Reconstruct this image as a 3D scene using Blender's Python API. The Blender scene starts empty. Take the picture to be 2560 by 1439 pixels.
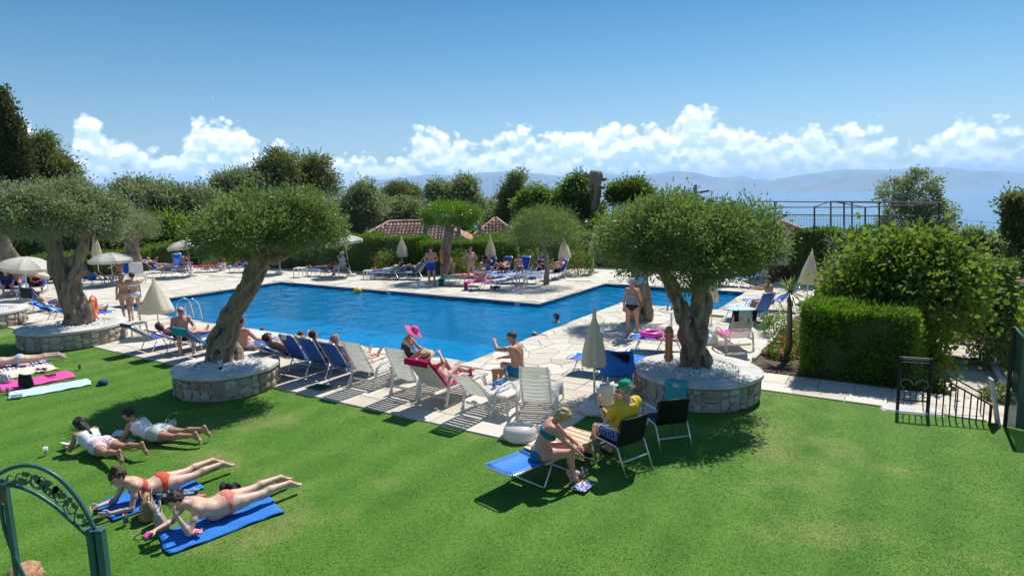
import bpy, math, random
import numpy as np
from mathutils import Vector, Matrix

SC = bpy.context.scene
COL = SC.collection
R = math.radians
rng = np.random.default_rng(7)
random.seed(7)

# ------------------------------------------------------------------ camera, sky, sun, exposure
CAM_H = 4.0
FPX = 1572.0                      # focal length in pixels of the 2560 px wide photograph
PITCH, ROLL = R(8.27), R(1.19)
SUN_EL, SUN_AZ = R(55.0), R(32.0)  # azimuth measured from +Y (north) towards +X

_fw = np.array([0, math.cos(PITCH), -math.sin(PITCH)])
_r0 = np.array([1.0, 0, 0])
_u0 = np.array([0, math.sin(PITCH), math.cos(PITCH)])
_rt = math.cos(ROLL) * _r0 - math.sin(ROLL) * _u0
_up = math.sin(ROLL) * _r0 + math.cos(ROLL) * _u0
_cp = np.array([0, 0, CAM_H])

cam_d = bpy.data.cameras.new('camera')
cam = bpy.data.objects.new('camera', cam_d)
COL.objects.link(cam)
cam_d.sensor_width = 36.0
cam_d.lens = 36.0 * FPX / 2560.0
cam_d.clip_start = 0.05
cam_d.clip_end = 60000
cam.matrix_world = Matrix(((_rt[0], _up[0], -_fw[0], 0), (_rt[1], _up[1], -_fw[1], 0), (_rt[2], _up[2], -_fw[2], CAM_H), (0, 0, 0, 1)))
SC.camera = cam
SC.cycles.use_denoising = True
SC.cycles.max_bounces = 8
SC.cycles.diffuse_bounces = 3
SC.cycles.glossy_bounces = 3
SC.cycles.transmission_bounces = 4
SC.cycles.transparent_max_bounces = 12
SC.cycles.volume_bounces = 1
SC.cycles.caustics_reflective = False
SC.cycles.caustics_refractive = False
SC.cycles.sample_clamp_indirect = 6.0

SC.view_settings.view_transform = 'Standard'
SC.view_settings.look = 'None'
SC.view_settings.gamma = 1.0
SC.view_settings.exposure = 0.56
SC.view_settings.use_curve_mapping = False

def N(nt, typ, x=0, y=0, **kw):
	n = nt.nodes.new(typ)
	n.location = (x, y)
	for k, v in kw.items():
		if k.startswith('i_'):
			key = k[2:]
			key = int(key) if key.isdigit() else key
			n.inputs[key].default_value = v
		else:
			setattr(n, k, v)
	return n

def math_node(nt, op, a, b=None, c=None, clamp=False):
	n = nt.nodes.new('ShaderNodeMath')
	n.operation = op
	n.use_clamp = clamp
	for i, v in enumerate((a, b, c)):
		if v is None:
			continue
		if isinstance(v, (int, float)):
			n.inputs[i].default_value = v
		else:
			nt.links.new(v, n.inputs[i])
	return n.outputs[0]

def ramp(nt, fac, stops, interp='LINEAR'):
	n = nt.nodes.new('ShaderNodeValToRGB')
	cr = n.color_ramp
	cr.interpolation = interp
	while len(cr.elements) < len(stops):
		cr.elements.new(0.5)
	for e, (p, c) in zip(cr.elements, stops):
		e.position = p
		e.color = (c[0], c[1], c[2], 1) if not isinstance(c, (int, float)) else (c, c, c, 1)
	if fac is not None:
		nt.links.new(fac, n.inputs[0])
	return n.outputs[0]

def mixc(nt, fac, a, b):
	n = nt.nodes.new('ShaderNodeMix')
	n.data_type = 'RGBA'
	for sock, v in ((n.inputs[0], fac), (n.inputs[6], a), (n.inputs[7], b)):
		if isinstance(v, (int, float)):
			sock.default_value = v
		elif isinstance(v, tuple):
			sock.default_value = (v[0], v[1], v[2], 1)
		else:
			nt.links.new(v, sock)
	return n.outputs[2]

def build_world():
	w = bpy.data.worlds.new('World')
	SC.world = w
	w.use_nodes = True
	nt = w.node_tree
	nt.nodes.clear()
	out = N(nt, 'ShaderNodeOutputWorld')
	bg = N(nt, 'ShaderNodeBackground')
	bg.inputs[1].default_value = 0.094
	sky = N(nt, 'ShaderNodeTexSky')
	sky.sky_type = 'NISHITA'
	sky.sun_disc = False
	sky.sun_elevation = SUN_EL
	sky.sun_rotation = SUN_AZ
	sky.altitude = 60
	sky.air_density = 1.15
	sky.dust_density = 0.35
	sky.ozone_density = 3.2
	# a bank of fair-weather cumulus that rings the horizon
	tc = N(nt, 'ShaderNodeTexCoord')
	sep = N(nt, 'ShaderNodeSeparateXYZ')
	nt.links.new(tc.outputs['Generated'], sep.inputs[0])
	az = math_node(nt, 'ARCTAN2', sep.outputs[0], sep.outputs[1])
	el = math_node(nt, 'ARCSINE', sep.outputs[2])
	azr = math_node(nt, 'PINGPONG', math_node(nt, 'ADD', az, R(42)), R(84))
	t = math_node(nt, 'DIVIDE', azr, R(84))
	fc = N(nt, 'ShaderNodeFloatCurve')
	cv = fc.mapping.curves[0]
	# cloud-top height (degrees / 12) against azimuth
	prof = [(-39.2, 4.6), (-36.8, 6.5), (-34.8, 3.4), (-33.4, 6.6), (-31.5, 4.2), (-29.2, 4.4), (-27, 4.6), (-25.6, 6.5), (-23, 6.7), (-20.8, 5.0), (-17.8, 4.3), (-14.5, 4.5), (-12, 3.6), (-9.5, 4.6), (-7.4, 6.3), (-5, 5.3), (-2, 4.9), (0.2, 6.0), (1.6, 7.0), (3.2, 5.5), (5.5, 5.5), (8, 6.4), (10.5, 6.4), (13.5, 5.8), (16.5, 6.8), (18.5, 6.0), (21, 4.8), (24, 4.9), (27, 4.2), (30, 4.2), (33, 4.0), (35.5, 4.6), (38, 4.3), (41, 4.6)]
	pts = [((a + 42) / 84, h / 12) for a, h in prof]
	cv.points[0].location = (0.0, 0.4)
	cv.points[1].location = (1.0, 0.38)
	for p in pts:
		cv.points.new(*p)
	fc.mapping.update()
	nt.links.new(t, fc.inputs['Value'])
	top = math_node(nt, 'MULTIPLY', fc.outputs[0], R(12))

	def puff(del_, det):
		cmb = N(nt, 'ShaderNodeCombineXYZ')
		nt.links.new(az, cmb.inputs[0])
		nt.links.new(math_node(nt, 'MULTIPLY', math_node(nt, 'ADD', el, del_), 1.25), cmb.inputs[1])
		big = N(nt, 'ShaderNodeTexNoise', i_Scale=17.0, i_Detail=det, i_Roughness=0.54, i_Distortion=0.25)
		big.noise_dimensions = '2D'
		nt.links.new(cmb.outputs[0], big.inputs['Vector'])
		vor = N(nt, 'ShaderNodeTexVoronoi', i_Scale=46.0, i_Detail=1.0, i_Roughness=0.6)
		vor.voronoi_dimensions = '2D'
		nt.links.new(cmb.outputs[0], vor.inputs['Vector'])
		v = math_node(nt, 'SUBTRACT', 0.9, vor.outputs['Distance'])
		return math_node(nt, 'ADD', math_node(nt, 'MULTIPLY', big.outputs[0], 0.78), math_node(nt, 'MULTIPLY', v, 0.24))
	n0 = puff(0.0, 7.0)
	n1 = puff(R(0.7), 4.0)
	lift = math_node(nt, 'MULTIPLY', math_node(nt, 'SUBTRACT', n0, 0.47), R(6.4))
	over = math_node(nt, 'SUBTRACT', math_node(nt, 'ADD', top, lift), el)
	edge = math_node(nt, 'MULTIPLY_ADD', over, 1.0 / R(0.95), 0.22, clamp=True)
	# low, soft bank that joins the towers
	over2 = math_node(nt, 'SUBTRACT', math_node(nt, 'ADD', math_node(nt, 'MULTIPLY', lift, 0.7), R(3.7)), el)
	edge2 = math_node(nt, 'MULTIPLY', math_node(nt, 'MULTIPLY', over2, 1.0 / R(1.3), clamp=True), 0.72)
	edge = math_node(nt, 'MAXIMUM', edge, edge2)
	# thin towards the horizon, where the haze swallows the bases
	thin = N(nt, 'ShaderNodeMapRange', i_1=R(0.0), i_2=R(3.0), i_3=0.55, i_4=1.0)
	nt.links.new(el, thin.inputs[0])
	holes = N(nt, 'ShaderNodeMapRange', i_1=0.26, i_2=0.42, i_3=0.55, i_4=1.0)
	nt.links.new(n0, holes.inputs[0])
	alpha = math_node(nt, 'MULTIPLY', math_node(nt, 'MULTIPLY', edge, thin.outputs[0]), holes.outputs[0], clamp=True)
	lit = math_node(nt, 'MULTIPLY_ADD', math_node(nt, 'SUBTRACT', n0, n1), 5.0, 0.42, clamp=True)
	rim = math_node(nt, 'SUBTRACT', 1.0, math_node(nt, 'MULTIPLY', over, 1.0 / R(2.6), clamp=True))
	lit2 = math_node(nt, 'ADD', math_node(nt, 'MULTIPLY', lit, 0.75), math_node(nt, 'MULTIPLY', rim, 0.38), clamp=True)
	ccol = mixc(nt, lit2, (5.2, 7.2, 9.3), (11.6, 11.6, 11.5))
	# the blue deepens quickly above the horizon; brightened again overhead to lift ambient light
	deep = ramp(nt, math_node(nt, 'DIVIDE', el, R(90), clamp=True), [(0.0, (0.62, 0.74, 0.80)), (5 / 90, (0.58, 0.70, 0.78)), (8.3 / 90, (0.47, 0.64, 0.73)), (11.6 / 90, (0.34, 0.57, 0.68)), (16 / 90, (0.20, 0.47, 0.62)), (30 / 90, (0.34, 0.60, 0.74)), (60 / 90, (0.48, 0.70, 0.82)), (1.0, (0.48, 0.70, 0.82))])
	mul = N(nt, 'ShaderNodeMix')
	mul.data_type = 'RGBA'
	mul.blend_type = 'MULTIPLY'
	mul.inputs[0].default_value = 1.0
	nt.links.new(sky.outputs[0], mul.inputs[6])
	nt.links.new(deep, mul.inputs[7])
	base = mul.outputs[2]
	col = mixc(nt, alpha, base, ccol)
	nt.links.new(col, bg.inputs[0])
	nt.links.new(bg.outputs[0], out.inputs[0])
	w.cycles.sampling_method = 'MANUAL'
	w.cycles.sample_map_resolution = 256

build_world()

sun_d = bpy.data.lights.new('sun', 'SUN')
sun_d.energy = 4.2
sun_d.angle = R(0.55)
sun_d.color = (1.0, 0.955, 0.88)
sun = bpy.data.objects.new('sun', sun_d)
COL.objects.link(sun)
_sd = Vector((math.sin(SUN_AZ) * math.cos(SUN_EL), math.cos(SUN_AZ) * math.cos(SUN_EL), math.sin(SUN_EL)))
sun.rotation_euler = _sd.to_track_quat('Z', 'Y').to_euler()
sun.location = (10, 20, 30)

# ------------------------------------------------------------------ surveying helpers: where a thing stands in the garden
def ray(px, py):
	return _fw + (px - 1280) / FPX * _rt - (py - 719.5) / FPX * _up

def G(px, py, z=0.0):
	d = ray(px, py)
	return _cp + d * ((z - CAM_H) / d[2])

def at(px, py, Y):
	d = ray(px, py)
	return _cp + d * (Y / d[1])

# pool frame: u along the long side, v away from the lawn
TH = R(32.6)
PO = np.array([-1.12, 15.02])
UA = np.array([math.cos(TH), -math.sin(TH)])
VA = np.array([math.sin(TH), math.cos(TH)])

def W(u, v, z=0.0):
	p = PO + u * UA + v * VA
	return np.array([p[0], p[1], z])

def UV(p):
	d = np.asarray(p)[:2] - PO
	return d @ UA, d @ VA

# ------------------------------------------------------------------ object helpers
def tag(o, label=None, cat=None, group=None, kind=None):
	if label:
		o['label'] = label
	if cat:
		o['category'] = cat
	if group:
		o['group'] = group
	if kind:
		o['kind'] = kind
	return o

def empty(name, loc=(0, 0, 0), rz=0.0, label=None, cat=None, group=None):
	o = bpy.data.objects.new(name, None)
	o.empty_display_size = 0.1
	COL.objects.link(o)
	o.location = tuple(float(x) for x in loc)
	o.rotation_euler = (0, 0, rz)
	return tag(o, label, cat, group)

def link_mesh(name, me, parent=None, mat=None):
	if mat is not None:
		me.materials.clear()
		for m in (mat if isinstance(mat, (list, tuple)) else [mat]):
			me.materials.append(m)
	o = bpy.data.objects.new(name, me)
	COL.objects.link(o)
	if parent is not None:
		o.parent = parent
	return o

def copy_tree(o, parent=None):
	c = o.copy()
	COL.objects.link(c)
	c.parent = parent
	for ch in list(o.children):
		copy_tree(ch, c)
	return c

def np_mesh(name, V, F, smooth=False, attr=None):
	"""mesh from numpy arrays; F is (n,3) or (n,4)"""
	V = np.ascontiguousarray(V, dtype=np.float32)
	F = np.ascontiguousarray(F, dtype=np.int32)
	me = bpy.data.meshes.new(name)
	k = F.shape[1]
	me.vertices.add(len(V))
	me.vertices.foreach_set('co', V.ravel())
	me.loops.add(F.size)
	me.loops.foreach_set('vertex_index', F.ravel())
	me.polygons.add(len(F))
	me.polygons.foreach_set('loop_start', np.arange(0, F.size, k, dtype=np.int32))
	me.polygons.foreach_set('loop_total', np.full(len(F), k, dtype=np.int32))
	if smooth:
		me.polygons.foreach_set('use_smooth', np.ones(len(F), dtype=bool))
	me.update(calc_edges=True)
	if attr is not None:
		for an, av in attr.items():
			if av.ndim == 1:
				a = me.attributes.new(an, 'FLOAT', 'POINT')
				a.data.foreach_set('value', np.ascontiguousarray(av, dtype=np.float32))
			else:
				a = me.attributes.new(an, 'FLOAT_COLOR', 'POINT')
				c4 = np.ones((len(av), 4), dtype=np.float32)
				c4[:, :3] = av
				a.data.foreach_set('color', c4.ravel())
	return me

def nrm(v):
	v = np.asarray(v, dtype=float)
	return v / (np.linalg.norm(v) + 1e-12)

class MB:
	def __init__(s):
		s.v = []
		s.f = []

	def add(s, vs, fs):
		b = len(s.v)
		s.v += [tuple(float(c) for c in p) for p in vs]
		s.f += [tuple(i + b for i in f) for f in fs]
		return s

	def box(s, c, d, rz=0.0, M=None):
		x, y, z = d[0] / 2, d[1] / 2, d[2] / 2
		vs = [(sx * x, sy * y, sz * z) for sz in (-1, 1) for sy in (-1, 1) for sx in (-1, 1)]
		cr, sr = math.cos(rz), math.sin(rz)
		out = []
		for p in vs:
			q = (p[0] * cr - p[1] * sr, p[0] * sr + p[1] * cr, p[2])
			if M is not None:
				q = M @ Vector(q)
			out.append((q[0] + c[0], q[1] + c[1], q[2] + c[2]))
		return s.add(out, [(0, 2, 3, 1), (4, 5, 7, 6), (0, 1, 5, 4), (2, 6, 7, 3), (0, 4, 6, 2), (1, 3, 7, 5)])

	def rbox(s, c, d, b=0.01, rz=0.0):
		"""box with a bevelled top and bottom rim"""
		x, y, z = d[0] / 2, d[1] / 2, d[2] / 2
		b = min(b, x * .9, y * .9, z * .9)
		rings = []
		for zz, ins in ((-z, b), (-z + b, 0), (z - b, 0), (z, b)):
			xx, yy = x - ins, y - ins
			k = b
			pts = [(-xx + k, -yy), (xx - k, -yy), (xx, -yy + k), (xx, yy - k), (xx - k, yy), (-xx + k, yy), (-xx, yy - k), (-xx, -yy + k)]
			rings.append([(p[0], p[1], zz) for p in pts])
		cr, sr = math.cos(rz), math.sin(rz)
		vs = [(p[0] * cr - p[1] * sr + c[0], p[0] * sr + p[1] * cr + c[1], p[2] + c[2]) for r in rings for p in r]
		fs = [tuple(range(7, -1, -1)), tuple(range(24, 32))]
		for r in range(3):
			for i in range(8):
				j = (i + 1) % 8
				fs.append((r * 8 + i, r * 8 + j, r * 8 + 8 + j, r * 8 + 8 + i))
		return s.add(vs, fs)

	def tube(s, path, r, n=6, closed=False, caps=True):
		P = [np.asarray(p, dtype=float) for p in path]
		m = len(P)
		rr = r if isinstance(r, (list, tuple, np.ndarray)) else [r] * m
		T = []
		for i in range(m):
			if closed:
				a, b = P[(i - 1) % m], P[(i + 1) % m]
			else:
				a, b = P[max(i - 1, 0)], P[min(i + 1, m - 1)]
			T.append(nrm(b - a))
		ref = np.array([0, 0, 1.0]) if abs(T[0][2]) < 0.9 else np.array([1.0, 0, 0])
		x = nrm(np.cross(ref, T[0]))
		vs = []
		for i in range(m):
			x = nrm(x - T[i] * (x @ T[i]))
			y = np.cross(T[i], x)
			for k in range(n):
				a = 2 * math.pi * k / n
				vs.append(P[i] + rr[i] * (math.cos(a) * x + math.sin(a) * y))
		fs = []
		for i in range(m if closed else m - 1):
			i2 = (i + 1) % m
			for k in range(n):
				k2 = (k + 1) % n
				fs.append((i * n + k, i * n + k2, i2 * n + k2, i2 * n + k))
		if caps and not closed:
			fs.append(tuple(range(n - 1, -1, -1)))
			fs.append(tuple((m - 1) * n + k for k in range(n)))
		return s.add(vs, fs)

	def lathe(s, prof, n=16, c=(0, 0, 0), wob=None, axis=None):
		"""prof: list of (r, z)"""
		vs = []
		for (r, z) in prof:
			for k in range(n):
				a = 2 * math.pi * k / n
				rr = r if wob is None else r * wob(a, z)
				vs.append((c[0] + rr * math.cos(a), c[1] + rr * math.sin(a), c[2] + z))
		fs = []
		for i in range(len(prof) - 1):
			for k in range(n):
				k2 = (k + 1) % n
				fs.append((i * n + k, i * n + k2, (i + 1) * n + k2, (i + 1) * n + k))
		return s.add(vs, fs)

	def prism(s, poly, z0, z1, inset=0.0, dz=0.0):
		"""extruded polygon (counter-clockwise), optional chamfer inset at the top"""
		n = len(poly)
		c = np.mean(poly, axis=0)
		vs = [(p[0], p[1], z0) for p in poly]
		fs = []
		if inset > 0:
			vs += [(p[0], p[1], z1 - dz) for p in poly]
			q = [c + (np.asarray(p) - c) * (1 - inset / max(np.linalg.norm(np.asarray(p) - c), 1e-6)) for p in poly]
			vs += [(p[0], p[1], z1) for p in q]
			L = 3
		else:
			vs += [(p[0], p[1], z1) for p in poly]
			L = 2
		for l in range(L - 1):
			for i in range(n):
				j = (i + 1) % n
				fs.append((l * n + i, l * n + j, (l + 1) * n + j, (l + 1) * n + i))
		fs.append(tuple((L - 1) * n + i for i in range(n)))
		return s.add(vs, fs)

	def grid(s, fn, nu, nv):
		vs = [fn(i / (nu - 1), j / (nv - 1)) for j in range(nv) for i in range(nu)]
		fs = [(j * nu + i, j * nu + i + 1, (j + 1) * nu + i + 1, (j + 1) * nu + i) for j in range(nv - 1) for i in range(nu - 1)]
		return s.add(vs, fs)

	def slab(s, fn, nu, nv, th=0.012):
		"""a cloth with a little thickness: fn gives the top side"""
		top = [np.asarray(fn(i / (nu - 1), j / (nv - 1)), dtype=float) for j in range(nv) for i in range(nu)]
		bot = [p - np.array([0, 0, th]) for p in top]
		k = len(top)
		fs = []
		for j in range(nv - 1):
			for i in range(nu - 1):
				a, b, c, d = j * nu + i, j * nu + i + 1, (j + 1) * nu + i + 1, (j + 1) * nu + i
				fs.append((a, b, c, d))
				fs.append((k + d, k + c, k + b, k + a))
		rim = [i for i in range(nu)] + [j * nu + nu - 1 for j in range(1, nv)] + [(nv - 1) * nu + i for i in range(nu - 2, -1, -1)] + [j * nu for j in range(nv - 2, 0, -1)]
		for a, b in zip(rim, rim[1:] + rim[:1]):
			fs.append((b, a, k + a, k + b))
		return s.add(top + bot, fs)

	def mesh(s, name, smooth=False):
		me = bpy.data.meshes.new(name)
		me.from_pydata(s.v, [], s.f)
		if smooth:
			me.polygons.foreach_set('use_smooth', np.ones(len(me.polygons), dtype=bool))
		me.update()
		return me

	def build(s, name, mat=None, parent=None, smooth=False, auto=None):
		me = s.mesh(name, smooth or auto is not None)
		if auto is not None:
			try:
				me.set_sharp_from_angle(angle=R(auto))
			except Exception:
				pass
		return link_mesh(name, me, parent, mat)

# ------------------------------------------------------------------ materials
MATS = {}

def new_mat(name):
	m = bpy.data.materials.new(name)
	m.use_nodes = True
	nt = m.node_tree
	b = nt.nodes['Principled BSDF']
	MATS[name] = m
	return m, nt, b

def mat(name, col, rough=0.6, metal=0.0, spec=0.4, var=0.0, scale=8.0, bump=0.0, bscale=None, coat=0.0, coord='Object'):
	"""plain procedural material: colour with noise variation, optional bump"""
	if name in MATS:
		return MATS[name]
	m, nt, b = new_mat(name)
	b.inputs['Roughness'].default_value = rough
	b.inputs['Metallic'].default_value = metal
	b.inputs['Specular IOR Level'].default_value = spec
	if coat:
		b.inputs['Coat Weight'].default_value = coat
	b.inputs['Base Color'].default_value = (*col, 1)
	if var or bump:
		tc = N(nt, 'ShaderNodeTexCoord')
		nz = N(nt, 'ShaderNodeTexNoise', i_Scale=scale, i_Detail=5.0, i_Roughness=0.6)
		nt.links.new(tc.outputs[coord], nz.inputs['Vector'])
		if var:
			lo = tuple(c * (1 - var) for c in col)
			hi = tuple(min(1, c * (1 + var)) for c in col)
			c = ramp(nt, nz.outputs[0], [(0.3, lo), (0.7, hi)])
			nt.links.new(c, b.inputs['Base Color'])
		if bump:
			nb = nz
			if bscale:
				nb = N(nt, 'ShaderNodeTexNoise', i_Scale=bscale, i_Detail=4.0)
				nt.links.new(tc.outputs[coord], nb.inputs['Vector'])
			bp = N(nt, 'ShaderNodeBump', i_Strength=min(1.0, bump), i_Distance=0.02)
			nt.links.new(nb.outputs[0], bp.inputs['Height'])
			nt.links.new(bp.outputs[0], b.inputs['Normal'])
	return m

def leaf_mat(name, c1, c2, trans=0.35, rough=0.45, spec=0.5, tcol=None):
	if name in MATS:
		return MATS[name]
	m, nt, b = new_mat(name)
	at_ = N(nt, 'ShaderNodeAttribute', attribute_name='tint')
	c = ramp(nt, at_.outputs['Fac'], [(0.0, c1), (1.0, c2)])
	b.inputs['Roughness'].default_value = rough
	b.inputs['Specular IOR Level'].default_value = spec
	nt.links.new(c, b.inputs['Base Color'])
	tr = N(nt, 'ShaderNodeBsdfTranslucent')
	tcx = mixc(nt, 0.55, c, tcol or (min(1, c2[0] * 1.6 + .03), min(1, c2[1] * 1.7 + .03), c2[2] * 0.6))
	nt.links.new(tcx, tr.inputs[0])
	mx = N(nt, 'ShaderNodeMixShader')
	mx.inputs[0].default_value = trans
	nt.links.new(b.outputs[0], mx.inputs[1])
	nt.links.new(tr.outputs[0], mx.inputs[2])
	nt.links.new(mx.outputs[0], nt.nodes['Material Output'].inputs[0])
	return m

def stone_mat(name, cols, rough=0.85, scale=3.0, bump=0.5, bscale=30.0, rand=True):
	"""stone whose tone differs from piece to piece (Object random) and within the piece (noise)"""
	if name in MATS:
		return MATS[name]
	m, nt, b = new_mat(name)
	tc = N(nt, 'ShaderNodeTexCoord')
	geo = N(nt, 'ShaderNodeNewGeometry')
	oi = N(nt, 'ShaderNodeObjectInfo')
	nz = N(nt, 'ShaderNodeTexNoise', i_Scale=scale, i_Detail=7.0, i_Roughness=0.65)
	nt.links.new(geo.outputs['Position'], nz.inputs['Vector'])
	rnd = math_node(nt, 'ADD', oi.outputs['Random'], geo.outputs['Random Per Island'])
	rnd = math_node(nt, 'FRACT', math_node(nt, 'MULTIPLY', rnd, 1.37))
	f = math_node(nt, 'ADD', math_node(nt, 'MULTIPLY', rnd, 0.6), math_node(nt, 'MULTIPLY_ADD', nz.outputs[0], 0.9, -0.25), clamp=True)
	n = len(cols)
	c = ramp(nt, f, [(i / (n - 1), cc) for i, cc in enumerate(cols)])
	nt.links.new(c, b.inputs['Base Color'])
	b.inputs['Roughness'].default_value = rough
	b.inputs['Specular IOR Level'].default_value = 0.25
	nb = N(nt, 'ShaderNodeTexNoise', i_Scale=bscale, i_Detail=6.0, i_Roughness=0.65)
	nt.links.new(geo.outputs['Position'], nb.inputs['Vector'])
	bp = N(nt, 'ShaderNodeBump', i_Strength=bump, i_Distance=0.02)
	nt.links.new(nb.outputs[0], bp.inputs['Height'])
	nt.links.new(bp.outputs[0], b.inputs['Normal'])
	return m

def translucify(m, f):
	"""let some light through thin cloth or plastic"""
	nt = m.node_tree
	b = nt.nodes['Principled BSDF']
	tr = N(nt, 'ShaderNodeBsdfTranslucent')
	if b.inputs['Base Color'].is_linked:
		nt.links.new(b.inputs['Base Color'].links[0].from_socket, tr.inputs[0])
	else:
		tr.inputs[0].default_value = b.inputs['Base Color'].default_value
	mx = N(nt, 'ShaderNodeMixShader')
	mx.inputs[0].default_value = f
	nt.links.new(b.outputs[0], mx.inputs[1])
	nt.links.new(tr.outputs[0], mx.inputs[2])
	nt.links.new(mx.outputs[0], nt.nodes['Material Output'].inputs[0])
	return m

M_ALU = mat('aluminium', (0.72, 0.73, 0.74), 0.3, 0.9)
M_WHITE = mat('white_plastic', (0.86, 0.84, 0.80), 0.42, var=0.04, scale=3)
M_CREAM = mat('cream_canvas', (0.85, 0.79, 0.64), 0.85, var=0.06, scale=6, bump=0.15, bscale=60)
M_OFFW = mat('offwhite_canvas', (0.74, 0.72, 0.64), 0.85, var=0.05, scale=6)
translucify(M_CREAM, .5)
translucify(M_OFFW, .45)
translucify(M_WHITE, .42)
M_BLUE = mat('blue_mesh_fabric', (0.012, 0.10, 0.46), 0.6, var=0.12, scale=10)
M_BLUE2 = mat('bright_blue_fabric', (0.015, 0.17, 0.66), 0.55, var=0.1, scale=5)
M_NAVY = mat('navy_fabric', (0.008, 0.03, 0.16), 0.75, var=0.2, scale=10)
M_BLACK = mat('black_fabric', (0.012, 0.012, 0.014), 0.8, var=0.2, scale=10)
M_DGREEN = mat('dark_green_weave', (0.004, 0.012, 0.016), 0.6, var=0.3, scale=60)
M_GRAVEL = mat('white_pebble', (0.80, 0.79, 0.76), 0.7, var=0.1, scale=10)
M_CONC = mat('pale_concrete', (0.56, 0.54, 0.50), 0.9, var=0.22, scale=2.3, bump=0.25, bscale=40)
M_MORTAR = mat('mortar', (0.42, 0.38, 0.33), 0.95, var=0.2, scale=9, bump=0.5, bscale=45)
M_ORANGE = mat('orange_buoy', (0.72, 0.16, 0.06), 0.5, var=0.1, scale=6)
M_GATE = mat('green_gate_paint', (0.035, 0.11, 0.105), 0.35, var=0.12, scale=20)
M_IRON = mat('black_iron', (0.012, 0.012, 0.014), 0.5)
M_SOIL = mat('soil', (0.10, 0.065, 0.04), 0.95, var=0.5, scale=12, bump=0.8, bscale=25)
M_DARKGREEN = mat('dark_inner_foliage', (0.010, 0.022, 0.008), 0.9, var=0.5, scale=3)

# ------------------------------------------------------------------ terrain, sea, mountains, haze
SEA_Z = -32.0

def terrain_z(x, y):
	dx, dy = x - PO[0], y - PO[1]
	u = dx * UA[0] + dy * UA[1]
	v = dx * VA[0] + dy * VA[1]
	z = np.full(x.shape, -0.25)
	out_v = np.maximum(v - 19.0, 0)
	out_u = np.maximum(u - 7.4, 0) * (v > -6)
	z = z - 0.20 * out_v - 0.004 * out_v ** 1.5
	z = z - 1.35 * np.clip(out_u / 0.5, 0, 1) - 0.05 * np.maximum(out_u - 4.0, 0) - 0.006 * out_u ** 1.6
	out_l = np.maximum(-u - 34.0, 0)
	z = z - 0.04 * out_l
	pit = (u > -23) & (u < 7.5) & (v > -5.5) & (v < 18.0)
	z = np.where(pit, -2.6, z)
	back = np.maximum(-y - 6.0, 0)
	z = z + 0.05 * back
	n = np.sin(x * 0.21 + 1.3) * np.cos(y * 0.17) * 0.5 + np.sin(x * 0.071) * np.sin(y * 0.053 + 2)
	far = np.clip((out_v + out_u) / 40, 0, 1)
	return np.maximum(z + n * 1.4 * far, SEA_Z - 1.0)

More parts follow.
